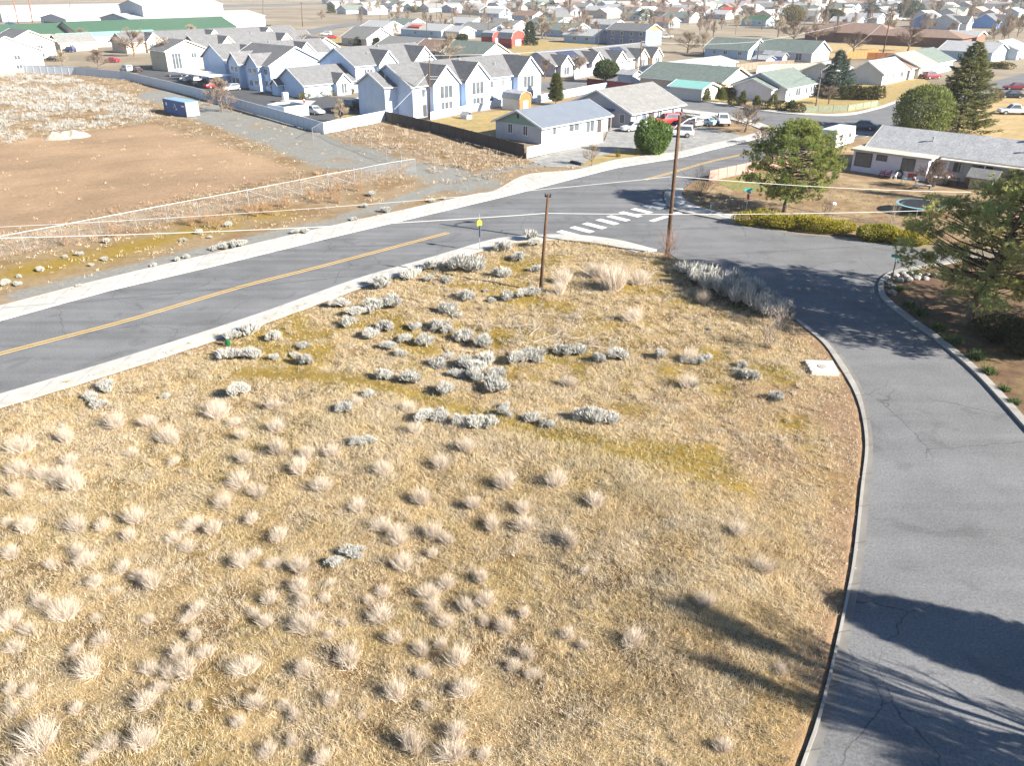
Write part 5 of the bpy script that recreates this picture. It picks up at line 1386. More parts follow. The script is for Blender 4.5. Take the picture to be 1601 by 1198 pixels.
cv("suv", "bright red car parked in front of the dark red pickup", (1041, 195), 205, c_red, z=.06)
cv("pickup", "dark red pickup parked by the lavender grey house", (1060, 193), 155, c_dkred, z=.06)
cv("suv", "beige covered truck between the dark red pickup and the ice blue car", (1078, 197), 120, c_tan, z=.06)
cv("sedan", "ice blue car beside the big white pickup", (1098, 196), 140, c_blue, z=.06)
cv("pickup", "big white pickup facing the road on the dirt verge", (1129, 195), -95, c_white, z=.08)
cv("sedan", "silver sedan parked by the white bin enclosure", (492, 178), E2A + 180, c_silver); cv("suv", "dark sport utility parked against the blue wing of the apartments", (546, 170), E2A, c_dark); cv("sedan", "white sedan nosed in beside the dark sport utility", (560, 165), E2A, c_white)
cv("sedan", "bright red car under the white carport by the long fence", (336, 137), E1A, c_red); cv("sedan", "pale green sedan beside the red car at the carport", (363, 141), E1A + 180, c_silver); cv("pickup", "white pickup at the end of the white carport", (306, 128), E1A, c_white); cv("sedan", "white sedan with a hard shadow near the blue container", (298, 126), E1A + 140, c_white); cv("sedan", "dark sedan beside the white sedan near the container", (277, 119), E1A + 140, c_slate)
cv("suv", "silver car nosed to the long white fence", (198, 112), E2A, c_silver); cv("sedan", "black car beside the silver car at the long white fence", (213, 112), E2A, c_dark); cv("suv", "dark blue truck below the carport row", (292, 106), E1A, c_navy); cv("suv", "grey sport utility at the carport row", (308, 107), E1A, c_silver)
cv("sedan", "navy car at the left end of the cream houses' car park", (82, 95), 170, c_dark); cv("suv", "blue sport utility parked behind the cream houses", (109, 81), 160, c_navy); cv("pickup", "maroon pickup beside the blue sport utility", (122, 78), 160, c_maroon); cv("sedan", "red and white car by the light pole of the car park", (176, 97), 160, c_red); cv("sedan", "white car behind the bare tree of the car park", (156, 72), 150, c_white)
cv("pickup", "white pickup parked at the slate blue house", (1042, 60), 170, c_white); cv("sedan", "red car parked beside the grey gabled house", (518, 60), 175, c_red); cv("suv", "white truck beside the red car at the curved road", (510, 55), 175, c_white)
cv("suv", "dark red sport utility on the tan roofed house's drive", (1456, 123), 20, c_maroon); cv("pickup", "white pickup far beyond the park lawn", (1408, 31), 5, c_white); cv("sedan", "red car by the brown hall", (1380, 66), 170, c_red); cv("sedan", "white car by the brown hall", (1392, 67), 170, c_white)
cv("suv", "white car half hidden by the tall ragged conifer", (1531, 158), 60, c_white); cv("sedan", "maroon car at the right edge behind the dark car", (1586, 140), 170, c_maroon); cv("sedan", "dark blue car in the drive at the right edge", (1580, 153), 170, c_dark); cv("pickup", "white pickup at the right edge behind the bare tree", (1585, 179), 172, c_white); cv("sedan", "white car under the carport at the right edge", (1585, 92), 0, c_white)
cv("sedan", "navy car on the far left road", (17, 38), 5, c_navy); cv("sedan", "black car on the far left road", (99, 36), 5, c_dark)

# motorhome beside the pine, carports, container, bins
p = P(1309, 237); rv = empty("travel_trailer", (p.x, p.y, .08), R(47), "white travel trailer parked behind the near pine beside the white house", "trailer")
m = MB(); m.prism([(-1.2, .6), (5.2, .6), (5.6, 1.4), (5.2, 2.9), (-1.0, 2.9), (-1.2, 2.5)], 'y', 0, 2.4); m.build("body", c_white, rv)
for x in (.2, 3.2): MB().box(x, x + .9, -.04, -.002, 1.5, 2.1).build("window", M_glass, rv)
MB().box(-1.24, -1.2, .7, 1.7, 1.5, 2.2).build("window", M_glass, rv)
for y in (.15, 2.25): MB().tube([(1.8, y - .1, .36), (1.8, y + .1, .36)], .36, 12).build("wheel", M_tyre, rv)
def flat_carport(label, a, L, D, h, m):
    p = P(a[0], a[1], h); r = empty("carport", (p.x, p.y, .03), TH, label, "carport")
    MB().box(0, L, 0, D, h, h + .18).build("roof", m, r)
    for x in np.linspace(.5, L - .5, max(2, int(L / 5))):
        MB().box(x - .08, x + .08, D * .5 - .08, D * .5 + .08, 0, h).build("post", M_metal, r)
flat_carport("white flat carport over the red car", (327, 121), 5.5, 17, 2.6, M_white)
p = P(293, 185); ct = empty("shipping_container", (p.x, p.y, .1), R(137), "blue shipping container with white end and faded emblem on the gravel track", "container")
W_cont = ribbed("container_blue", (.025, .095, .30), 0, 3.3, .3, .5); W_cend = ribbed("container_end", (.30, .40, .52), 1, 3.3, .25, .5)
MB().box(0, 8.2, -2.44, 0, .12, 2.5).build("body", W_cont, ct)
MB().box(-.06, -.003, -2.40, -.04, .16, 2.46).build("end_wall", W_cend, ct)
MB().box(-.05, 8.25, -2.47, .03, 2.503, 2.59).build("roof", mat("container_roof", (.20, .32, .48), rough=.5), ct)
for x in (-.07, 8.1): 
    for y in (-2.48, -.06): MB().box(x, x + .14, y, y + .12, 0, 2.52).build("corner_post", mat("container_steel", (.16, .12, .10), var=.3), ct)
em = MB()
em.prism([(3.4, 1.0), (3.55, 1.0), (4.1, 2.0), (4.0, 2.1)], 'y', .004, .012); em.prism([(4.0, 2.1), (4.1, 2.0), (4.5, 1.25), (4.4, 1.2)], 'y', .004, .012); em.prism([(3.2, 1.15), (4.0, .95), (4.0, 1.05), (3.3, 1.25)], 'y', .004, .012)
em.build("emblem", M_white, ct); em = MB(); em.box(6.9, 7.5, .004, .012, 1.5, 2.0); em.build("marking", M_white, ct); em = MB(); em.box(.5, 1.5, .004, .012, 1.7, 1.95); em.build("marking", M_white, ct)
def enclosure(label, px, L, D, h):
    p = P(*px); r = empty("bin_enclosure", (p.x, p.y, .03), TH, label, "bin enclosure")
    for b in ((0, L, 0, .15), (0, L, D - .15, D), (0, .15, .15, D - .15), (L - .15, L, .15, D - .15)): MB().box(*b, 0, h).build("panel", M_vinyl, r)
    MB().box(.5, L - .5, .5, D - .5, .1, h * .85).build("bin", mat("bin_green", (.03, .05, .05)), r)
enclosure("white bin enclosure with dark bins inside, by the long white fence", (446, 185), 5, 5.5, 1.9)
p = P(447, 160); r = empty("mailbox_block", (p.x, p.y, .03), TH, "white cluster mailbox on a concrete island in the car park", "mailbox"); MB().box(-.5, .5, -.4, .4, .6, 1.9).build("box", M_white, r); MB().box(-.15, .15, -.12, .12, 0, .6).build("pedestal", M_metal, r)
sheet("kerb_island", [(428, 161), (447, 156), (494, 158), (485, 165), (436, 166)], .10, M_conc)
p = P(476, 163); r = empty("fire_hydrant", (p.x, p.y, .1), 0, "red fire hydrant on the concrete island in the car park", "hydrant"); MB().lathe([(.18, 0), (.14, .1), (.14, .7), (.17, .72), (.1, .9), (.03, .95)], 10).build("barrel", c_red, r); MB().tube([(-.25, 0, .5), (.25, 0, .5)], .06, 8).build("nozzle", c_red, r)
for i in range(9):
    bar("parking_line", (374 + i * 8.5, 151 - i * .6), (407 + i * 8.2, 160 - i * 1.1), .13, M_mark)
for i in range(7):
    bar("parking_line", (500 + i * 9, 152 + i * .4), (519 + i * 8.5, 158 - i * .4), .13, M_mark)

# signs
def sign(label, base, top, panels, name="street_sign", zz=.12, post=M_metal, r=.035):
    p = P(*base); H = HG(base[0], base[1], top, zz); root = empty(name, (p.x, p.y, zz), 0, label, "sign")
    MB().tube([(0, 0, 0), (0, 0, H)], r, 8).build("post", post, root)
    for (z, w, h, ang, m, txt, kind) in panels:
        q = MB()
        if kind == "diamond": q.prism([(0, -h / 2), (w / 2, 0), (0, h / 2), (-w / 2, 0)], 'y', -.05, -.036)
        elif kind == "oct": q.prism([(w / 2 * math.cos(a), w / 2 * math.sin(a)) for a in (R(22.5 + 45 * k) for k in range(8))], 'y', -.05, -.036)
        elif kind == "penta": q.prism([(-w / 2, -h / 2), (w / 2, -h / 2), (w / 2, h * .12), (0, h / 2), (-w / 2, h * .12)], 'y', -.05, -.036)
        else: q.box(-w / 2, w / 2, -.05, -.036, -h / 2, h / 2)
        o = q.build("panel", m, root, loc=(0, 0, z)); o.rotation_euler = (0, 0, ang)
        if txt:
            cu = bpy.data.curves.new("lettering", 'FONT'); cu.body = txt; cu.size = h * .7; cu.align_x = 'CENTER'; cu.align_y = 'CENTER'; cu.extrude = .001
            t = bpy.data.objects.new("lettering", cu); COL.objects.link(t); t.rotation_euler = (math.pi / 2, 0, 0); t.location = (0, -.053, 0)
            dg = bpy.context.evaluated_depsgraph_get(); me = bpy.data.meshes.new_from_object(t.evaluated_get(dg)); bpy.data.objects.remove(t)
            me.materials.clear(); me.materials.append(M_white); t2 = bpy.data.objects.new("lettering", me); COL.objects.link(t2); t2.parent = o; t2.rotation_euler = (math.pi / 2, 0, 0); t2.location = (0, -.053, 0)
    return root
M_sgreen = mat("sign_green", (.02, .24, .17), rough=.4); M_lime = mat("sign_lime", (.55, .75, .03), rough=.4); M_signb = mat("sign_back", (.30, .38, .50), rough=.4, metal=.3); M_stop = mat("sign_red", (.5, .03, .03), rough=.4); M_tealp = mat("sign_teal", (.03, .36, .38), rough=.4)
sign("slim sign post with a lime yellow top panel on the near sidewalk corner", (750, 393), 336, [(2.55, .5, .55, R(35), M_lime, None, "penta"), (1.75, .32, 1.1, R(125), M_signb, None, "box")])
sign("teal street name sign above a stop sign seen edge on, at the pine corner", (1166, 332), 300, [(2.3, .95, .26, R(10), M_tealp, None, "box"), (2.05, .95, .26, R(100), M_tealp, None, "box"), (1.55, .7, .7, R(100), M_stop, None, "oct")])
sign("teal street name sign on a grey wooden post at the garden kerb", (1393, 443), 404, [(2.15, .8, .24, R(-35), M_tealp, None, "box"), (1.9, .8, .24, R(55), M_tealp, None, "box")], post=M_wood_l, r=.06)
sign("teal street name post at the bare tree on the far corner", (1171, 196), 160, [(2.6, 1.1, .3, R(20), M_tealp, None, "box"), (2.2, 1.1, .3, R(110), M_tealp, None, "box")])

# catch basin lid by the kerb
p = [P(1258, 562, .35), P(1302, 563, .35), P(1313, 583, .35), P(1270, 582, .35)]; o0 = p[0]
r = empty("storm_drain", (o0.x, o0.y, .1), 0, "square pale concrete storm drain lid beside the right hand kerb", "drain")
q = MB(); t = [(a.x - o0.x, a.y - o0.y) for a in p]; q.prism(t, 'z', .0, .22); q.build("lid", M_conc, r)
c = sum((Vector((a[0], a[1], 0)) for a in t), Vector()) / 4; q = MB(); q.lathe([(.28, .224), (.28, .245), (.1, .25)], 18, (c.x, c.y)); q.build("cover", mat("drain_cover", (.32, .3, .26), rough=.6), r)
for i in range(4):
    a, b = Vector((t[0][0], t[0][1], 0)), Vector((t[3][0], t[3][1], 0)); k = a.lerp(b, (i + .5) / 4); q = MB(); q.tube([k + Vector((-.25, 0, -.05)), k + Vector((-.22, 0, .2)), k + Vector((.1, 0, .24))], .02, 5); q.build("grate_bar", M_dark, r)
# litter in the lot
p = lotp(357, 540); r = empty("bottle", (p.x, p.y, p.z + .05), .4, "green plastic jug lying beside the pale sagebrush by the near sidewalk", "litter"); MB().lathe([(.13, 0), (.16, .06), (.16, .34), (.06, .45), (.06, .5)], 10).build("body", mat("jug_green", (.008, .10, .03), rough=.3), r); MB().lathe([(.065, .5), (.065, .56)], 8).build("cap", M_white, r)
for i, (px, py, lb) in enumerate(((345, 553, "blue plastic scrap beside the green jug"), (367, 517, "pale blue scrap on the near sidewalk edge behind the green jug"))):
    p = lotp(px, py); q = MB(); n = 9; pts = [(.38 * math.cos(a) * (1 + .3 * math.sin(3 * a)), .2 * math.sin(a)) for a in (6.283 * k / n for k in range(n))]; q.prism(pts, 'z', 0, .07); o = q.build("plastic_scrap", mat("scrap_blue", (.06, .12, .32), rough=.4), loc=(p.x, p.y, max(p.z, .12) + .05)); tag(o, lb, "litter"); o.rotation_euler = (.1, .15, .3 + i)
for i, (px, py) in enumerate(((788, 262 + 240), (810, 505), (838, 520), (867, 548), (935, 545), (740, 530), (700, 545), (770, 545), (800, 560), (955, 532), (725, 548), (850, 532))):
    p = lotp(px, py); rr = np.random.default_rng(i); a = rr.uniform(0, 3.14); L = rr.uniform(.9, 2.2); q = MB(); d = Vector((math.cos(a), math.sin(a), .12)); k = Vector((-d.y, d.x, .1))
    q.tube([-d * L / 2, k * .1, d * L / 2 + k * .15], [.035, .028, .012], 5); q.tube([k * .1, d * L * .2 + k * L * .3 + Vector((0, 0, .2))], [.02, .008], 4); q.tube([d * L * .2, d * L * .45 - k * L * .2 + Vector((0, 0, .15))], [.025, .01], 4)
    o = q.build("dead_branch", mat("bleached_wood", (.36, .31, .25), var=.2, scale=3), loc=p + Vector((0, 0, .14))); tag(o, "bleached dead branch lying in the brush heap of the vacant lot", "branch", "bleached dead branches in the brush heap")

# yard things behind the pine
p = P(1436, 333, 0); tr = empty("trampoline", (p.x, p.y, .06), 0, "round black trampoline with an aqua rim on the dead lawn", "trampoline")
m = MB(); m.lathe([(2.1, .9), (2.1, .915)], 40); m.build("mat", mat("trampoline_mat", (.02, .02, .022), rough=.6), tr)
m = MB(); n = 40
for a in range(n):
    u, v = 6.283 * a / n, 6.283 * (a + 1) / n
    m.poly([(2.11 * math.cos(u), 2.11 * math.sin(u), .93), (2.11 * math.cos(v), 2.11 * math.sin(v), .93), (2.36 * math.cos(v), 2.36 * math.sin(v), .9), (2.36 * math.cos(u), 2.36 * math.sin(u), .9)]); m.poly([(2.36 * math.cos(u), 2.36 * math.sin(u), .86), (2.36 * math.cos(v), 2.36 * math.sin(v), .86), (2.11 * math.cos(v), 2.11 * math.sin(v), .89), (2.11 * math.cos(u), 2.11 * math.sin(u), .89)])
m.build("rim_pad", mat("aqua_pad", (.22, .42, .45), rough=.5), tr)
for k in range(6):
    a = k * 1.047; m = MB(); x, y = 2.35 * math.cos(a), 2.35 * math.sin(a); m.tube([(x, y, 0), (x, y, .88)], .03, 6); m.build("leg", M_metal, tr)
def chair(label, px, m, rz, name="garden_chair"):
    p = P(*px); r = empty(name, (p.x, p.y, .07), rz, label, "chair")
    MB().box(-.28, .28, -.28, .28, .42, .46).build("seat", m, r); b = MB(); b.prism([(.24, .46), (.28, .46), (.40, .95), (.36, .95)], 'x', -.27, .27); b.build("backrest", m, r)
    for sx in (-.25, .25):
        for sy in (-.25, .25): MB().tube([(sx * 1.15, sy * 1.15, 0), (sx, sy, .43)], .03, 5).build("leg", m, r)
        MB().box(sx - .04, sx + .04, -.26, .3, .62, .66).build("armrest", m, r)
M_plw = mat("white_plastic", (.75, .75, .76), rough=.4); M_plr = mat("red_fabric", (.36, .04, .06), rough=.8)
chair("white plastic garden chair by the wall of the flat roofed addition", (1396, 281), M_plw, R(-130)); chair("red folding chair left of two against the addition wall", (1378, 277), M_plr, R(-120)); chair("red folding chair right of two against the addition wall", (1387, 279), M_plr, R(-135))
p = P(1426, 281); r = empty("cool_box", (p.x, p.y, .07), R(140), "red cool box standing by the addition's right end", "cool box"); MB().box(-.5, .5, -.3, .3, 0, .6).build("box", M_plr, r); MB().box(-.53, .53, -.33, .33, .603, .72).build("lid", mat("red_lid", (.45, .05, .08)), r)
p = P(1404, 279); o = MB(); n = 16
for a in range(n):
    u = 6.283 * a / n; o.tube([(.42 * math.cos(u), .0, .5 + .42 * math.sin(u)), (.42 * math.cos(u + .393), .0, .5 + .42 * math.sin(u + .393))], .09, 6)
o = o.build("tyre", M_tyre, loc=(p.x, p.y, .02)); o.rotation_euler.z = R(-43); tag(o, "dark tyre leaning on the addition wall beside the white chair", "tyre")
def tub(label, px, r0, h, m, name="tub"):
    p = P(*px); r = empty(name, (p.x, p.y, .07), 0, label, "tub"); MB().lathe([(r0 * .85, 0), (r0, h), (r0 * .93, h), (r0 * .8, .1)], 18).build("body", m, r); MB().lathe([(r0 * 1.05, h - .04), (r0 * 1.05, h + .02)], 18).build("rim", m, r)
tub("round tan tub by the bare yard tree", (1468, 287), .95, .75, mat("tan_plastic", (.42, .38, .33))); tub("dark round planter beside the tan tub", (1455, 292), .5, .5, M_dark, "planter"); tub("copper coloured barrel before the porch", (1513, 287), .5, .9, mat("copper_plastic", (.42, .2, .12)), "barrel")
for i, (px, lb, c, s) in enumerate((((1420, 291), "pale table heaped with odds and ends in the back yard", (.45, .52, .5), (1.8, .9, .75)), ((1432, 297), "grey crate on the ground beside the heaped table", (.3, .32, .34), (.8, .6, .5)), ((1445, 296), "white bench among the yard junk", (.6, .6, .62), (1.4, .4, .45)), ((1486, 291), "black workbench under the porch edge", (.04, .04, .05), (1.6, .7, .9)), ((1525, 282), "blue covered grill on the porch", (.03, .05, .2), (1.2, .7, 1.0)))):
    p = P(*px); r = empty("yard_table", (p.x, p.y, .07), R(-40 + i * 9), lb, "yard item"); mm = mat("yard_%s" % ["pale", "grey", "white", "black", "blue"][i], c, var=.2, scale=3)
    MB().box(-s[0] / 2, s[0] / 2, -s[1] / 2, s[1] / 2, s[2] - .06, s[2]).build("top", mm, r)
    for sx in (-.45, .45):
        for sy in (-.42, .42): MB().box(sx * s[0] - .03, sx * s[0] + .03, sy * s[1] - .03, sy * s[1] + .03, 0, s[2] - .063).build("leg", mm, r)
    rr = np.random.default_rng(i); 
    if i in (0, 3):
        for k in range(6):
            x, y, w = rr.uniform(-.7, .7), rr.uniform(-.3, .3), rr.uniform(.1, .22); q = MB(); q.lathe([(w, s[2] + .003), (w * .9, s[2] + rr.uniform(.15, .35))], 8, (x, y)); q.build("clutter", [M_white, mm, M_sgreen, M_plr][k % 4], r)
house("shed", "grey garden shed behind the big pine by the porch", None, 1.5, 2, 2.4, .6, 'y', M_conc, R_grey, loc=P(1548, 300), cat="shed", sub=False, fascia=False)
p = P(1303, 320); q = MB(); q.lathe([(.35, 0), (.3, .15), (.12, .22)], 9); o = q.build("plastic_bag", M_plw, loc=(p.x, p.y, .07)); tag(o, "crumpled white bag lying on the dead lawn by the near pine", "litter")
for i, (px, py) in enumerate(((898, 256), (905, 258))):
    p = P(px, py); q = MB(); q.prism([(-.7, 0), (.7, 0), (.6, .3), (-.6, .3)], 'y', -.2, .2); o = q.build("railway_sleeper", M_dark, loc=(p.x, p.y, .06)); o.rotation_euler.z = R(-50); tag(o, ["black timber block at the drive corner, left of two", "black timber block at the drive corner, right of two"][i], "timber")
# stones along the garden kerb
rr = np.random.default_rng(5)
for i in range(16):
    px, py = [(1399, 433), (1411, 430), (1424, 430), (1437, 432), (1450, 432), (1390, 445), (1432, 437), (1463, 434), (1477, 437), (1394, 460), (1420, 440), (1490, 438), (1446, 438), (1405, 441), (1415, 435), (1395, 451)][i]
    p = P(px, py); me = bpy.data.meshes.new("garden_stone"); bm = bmesh.new(); bmesh.ops.create_icosphere(bm, subdivisions=2, radius=rr.uniform(.2, .42))
    for v in bm.verts: v.co *= 1 + rr.normal() * .07; v.co.z *= .65
    bm.to_mesh(me); bm.free(); me.materials.append(mat("stone", (.25, .235, .215), var=.25, scale=2, bump=.3)); o = bpy.data.objects.new("garden_stone", me); COL.objects.link(o); o.location = (p.x, p.y, .16); tag(o, "grey rounded stone edging the shady garden corner under the big pine", "stone", "stones edging the garden corner")
# pale dirt heaps in the field
for i, (px, py, w, h) in enumerate(((92, 217, 5.0, 1.1), (114, 214, 6.0, 1.3))):
    p = fieldp(px, py); n = 28; X, Y = np.meshgrid(np.linspace(-1.15, 1.15, n), np.linspace(-1.15, 1.15, n)); rad = np.hypot(X, Y)
    Z = h * np.clip(1 - rad ** 1.3, 0, 1) * (.45 + .7 * vn(X * 3, Y * 3, .9, 4 + i) + .35 * vn(X * 3, Y * 3, .3, 9 + i)) - .15; idx = np.arange(n * n).reshape(n, n); q = np.stack([idx[:-1, :-1], idx[:-1, 1:], idx[1:, 1:], idx[1:, :-1]], -1).reshape(-1, 4)
    o = np_mesh("dirt_heap", np.stack([X.ravel() * w / 2, Y.ravel() * w / 2 * .8, Z.ravel()], 1), q, np.tile(np.array((.36, .32, .26)), (n * n, 1)), M_soil, nv=4); o.location = p; tag(o, ["pale heap of dirt in the field, left of two", "greyer heap of dirt in the field, right of two"][i], "dirt heap")

# ================================================================ TREES
G = "trees"
pine("near pine with an open green crown on the corner by the white house", (1226, 332), 185, 9.4, 3, n_cl=190, low=.16, trunk_r=.2, tufts=24, needle=.28, lean=(.5, 0), col=(.21, .27, .075))
pine("large pine leaning over the shady garden at the right edge", (1512, 512), 250, 12.4, 9, H=10.6, n_cl=200, low=.24, trunk_r=.27, tufts=26, needle=.3, lean=(2.6, 1.0), col=(0.36, 0.40, 0.15))
shr = [("rounded dense juniper tree in front of the tall ragged conifer", (1437, 212), 133, 78, 3), ]
p = P(1437, 212); H = HG(1437, 212, 132)
jr = empty("juniper_tree", (p.x, p.y, .06), 0, "rounded dense juniper tree in front of the tall ragged conifer", "tree")
soup_obj("crown", [leaf_cloud(9000, ell(4.3, 4.0, H * .55, H * .47, .16, 3, .5, 26), .45, (.17, .20, .06), .4, .55, .42)], M_leaf, jr); t = MB(); t.tube([(0, 0, 0), (0, 0, H * .7)], [.3, .12], 7); t.build("trunk", M_bark, jr)
conifer("tall ragged conifer standing behind the rounded juniper", (1496, 208), 63, 92, (.075, .09, .03), name="conifer_tree", seed=4, n_br=210, needles=85, droop=.1, size=.6, shape=.62, dense=1.1, tipcol=(.26, .25, .10))
conifer("dark blue spruce with a straight spire behind the corner street lamp", (1304, 150), 77, 62, (.055, .085, .065), seed=6, n_br=190, needles=80, droop=.18, size=.55, shape=.72, tipcol=(.16, .20, .16))
conifer("tall narrow green cypress beside the white fence panels", (869, 164), 115, 20, (.11, .125, .04), name="cypress_tree", seed=8, n_br=120, needles=50, droop=-.4, size=.5, shape=.45)
conifer("tall dark conifer right of the red barn sheds", (828, 70), 32, 24, (.05, .075, .04), name="conifer_tree", seed=10, n_br=80, needles=40, size=1.0, shape=.6)
for i, (lb, b, tp, w, cl) in enumerate((("small cone conifer left of the far clipped row", (589, 78), 59, 11, (.06, .08, .04)), ("small dark conifer near the grey stacked gables", (562, 72), 58, 11, (.06, .07, .03)), ("dark conifer at the far white roofs left of centre", (864, 16), 1, 14, (.04, .06, .05)), ("far conifer by the curved road", (518, 20), 4, 12, (.08, .09, .04)), ("narrow green conifer behind the apartments' rear row", (421, 57), 39, 15, (.09, .10, .03)), ("tall blue conifer in the far town right of the brown hall", (1419, 26), 0, 30, (.04, .075, .05)), ("dark conifer by the tall park poles", (1361, 30), 0, 28, (.04, .07, .06)), ("far dark conifer at the top right edge", (1592, 12), -4, 30, (.04, .07, .06)))):
    conifer(lb, b, tp, w, cl, name="conifer_tree", seed=20 + i, n_br=60, needles=34, size=1.1, shape=.55)
def round_tree(lb, base, top, w, col, seed, n=2600, size=.55):
    p = P(*base); H = HG(base[0], base[1], top); W = w * p.y * 1.12 / F / 2
    r = empty("evergreen_tree", (p.x, p.y, .05), 0, lb, "tree"); soup_obj("crown", [leaf_cloud(n, ell(W, W, H * .45, H * .58, .2, seed, .45, 20), size, col, .3, .4, .45)], M_leaf, r); t = MB(); t.tube([(0, 0, 0), (0, 0, H * .6)], [W * .1, W * .05], 6); t.build("trunk", M_bark, r)
round_tree("round two toned evergreen behind the maroon fence", (946, 128), 96, 33, (.07, .095, .035), 3, 4200); round_tree("small round evergreen behind the orange shed", (723, 68), 53, 16, (.06, .08, .03), 4); round_tree("dark broad evergreen above the slate two storey house", (1010, 32), 14, 22, (.05, .07, .03), 5); round_tree("round olive evergreen in the far row", (648, 19), 10, 16, (.10, .10, .04), 6, 1500, 1.0)
round_tree("large half bare green tree above the bare tree clump", (1237, 44), 8, 30, (.15, .13, .06), 7, 2600, .9); round_tree("dark green broad tree left of the park poles", (1298, 38), 14, 28, (.05, .06, .03), 8, 2600, .9); round_tree("large green tree behind the brown hall", (1421, 27), 0, 32, (.05, .08, .05), 9, 2600, 1.0)
round_tree("far green tree left of the red roof", (1217, 8), -3, 20, (.05, .07, .04), 11, 1500, 1.4); round_tree("far dark green tree right of centre", (781, 8), -2, 16, (.05, .07, .04), 12, 1500, 1.4); round_tree("far dark green tree right of its twin", (805, 9), -2, 20, (.05, .07, .04), 13, 1500, 1.4)
# clipped shrubs
big = shrub("large round bright green bush beside the gravel drive", (1018, 240), 5.0, 4.0, (.105, .17, .038), name="round_bush", n=5200, size=.36, seed=2, up=1.2, lump=.32, amt=.4)
for i, (px, w, h) in enumerate((((966, 246), .6, 1.1), ((997, 243), .65, 1.2))):
    shrub(["tiny cone shrub in the drive's flower bed, left of two", "tiny cone shrub in the drive's flower bed, right of two"][i], px, w, h, (.13, .13, .03), n=500, size=.13, seed=i, name="cone_shrub", up=.8)
ylw = (.20, .17, .025)
for i, (px, w, h, ry) in enumerate((((476, 154), 2.6, 1.0, 1.8), ((492, 152), 3.6, 1.5, 2.2), ((512, 150), 3.6, 1.2, 2.0), ((548, 146), 2.0, 1.0, 1.6))):
    shrub("clipped yellow bush in front of the office, " + ["leftmost and low", "tallest of the row", "long and low right of the tallest", "apart by the porch"][i], px, w, h, ylw, n=900, size=.2, seed=i + 3, ry=ry, name="clipped_bush", rz=TH)
shrub("dark round bush at the corner of the broad white gable", (433, 145), 2.2, 2.0, (.06, .06, .035), n=800, size=.2, seed=9, name="clipped_bush")
for i, (b, tp, w) in enumerate((((1104, 160), 138, 12), ((1128, 160), 139, 15), ((1160, 166), 142, 12), ((1182, 168), 150, 12), ((1208, 166), 147, 15), ((1237, 173), 157, 14))):
    conifer("clipped cone shrub along the far street, " + ["beside the carport", "tallest left of the pink gable", "before the left of the pink gable", "before the bare corner tree", "in front of the shingled house", "on the corner lawn"][i], b, tp, w, (.13, .14, .035), name="cone_shrub", cat="shrub", group="cone shrubs along the far street", seed=40 + i, n_br=70, needles=36, droop=-.3, size=.3, shape=.8)
def hedge(lb, a, b, w, h, col, n, size=.2, seed=0, name="hedge", z=.06):
    a, b = P(*a), P(*b); L = (b - a).length; rz = math.atan2(b.y - a.y, b.x - a.x); c = (a + b) / 2
    r = empty(name, (c.x, c.y, z), rz, lb, "hedge"); fn0 = [ell(L / 2 / k_ * 2.1, w / 2 * rng.uniform(.85, 1.1), h * .5 * rng.uniform(.8, 1.08), h * .45, .3, seed + j, .5) for k_ in (max(2, int(L / 1.3)),) for j in range(max(2, int(L / 1.3)))]
    parts = []; K = len(fn0)
    for j, f in enumerate(fn0):
        def fn(n, f=f, j=j):
            p, d = f(n); p[:, 0] += -L / 2 + L * (j + .5) / K; p[:, 1] += .12 * w * math.sin(j * 2.3); p[:, 2] *= 1 + .12 * math.sin(j * 1.7); return p, d
        parts.append(leaf_cloud(n // K, fn, size, col, .3, .5))
    soup_obj("foliage", parts, M_leaf, r); t = MB()
    for j in range(K): x = -L / 2 + L * (j + .5) / K; t.tube([(x, 0, 0), (x + .2, .1, h * .6)], [.04, .015], 5)
    t.build("stem", M_bark, r); return r
hedge("long yellow green clipped hedge along the side road", (1160, 350), (1326, 366), 2.0, 1.35, (.30, .265, .03), 9000, .2, 1); hedge("short yellow green hedge beside the long one, nearer the big pine", (1348, 374), (1390, 378), 2.0, 1.45, (.25, .235, .035), 3600, .2, 9); hedge("yellow green hedge half behind the big pine", (1396, 380), (1440, 384), 2.0, 1.3, (.30, .26, .03), 3200, .2, 14)
hedge("dark green and gold hedge between the carport and the pink gable", (1108, 152), (1148, 155), 2.4, 2.6, (.13, .115, .025), 3600, .32, 21); hedge("dark green hedge under the shingled house eave", (1203, 156), (1219, 158), 2, 2.4, (.075, .08, .02), 1600, .32, 23); hedge("dark hedge right of the blue spruce", (1320, 156), (1376, 156), 3.0, 2.8, (.06, .06, .02), 4200, .35, 25); hedge("gold tipped hedge beyond the ragged conifer", (1527, 104), (1580, 108), 2.4, 1.6, (.15, .12, .03), 2200, .4, 27)
for i, px in enumerate((606, 612, 619, 627, 634, 640)): conifer("clipped dark conifer behind the apartments, " + ["first", "second", "third", "fourth", "fifth", "last"][i] + " from the left in a row of six", (px, 77), 64 + (i % 3) * 2, 7, (.08, .085, .03), name="clipped_conifer", group="clipped conifer row", seed=60 + i, n_br=40, needles=24, droop=-.3, size=.8, shape=.5)
for i, (px, py) in enumerate(((1150, 166), (1190, 172), (1222, 172), (1246, 176), (1195, 158))): shrub("low dark bush by the far street kerb, " + ["below the pink gable", "under the bare corner tree", "left of the corner lawn", "at the corner lawn's edge", "against the shingled house"][i], (px, py), 3.2, 1.5, (.045, .05, .02), n=700, size=.28, seed=70 + i, name="low_bush")
shrub("round dry bush on the right lawn", (1556, 160), 2.6, 2.6, (.16, .11, .035), n=900, size=.25, seed=81, name="round_bush"); shrub("ornamental grey bush among the dark car's bonnet at right", (1410, 208), 2, 1.5, (.1, .1, .05), n=600, size=.2, seed=82)
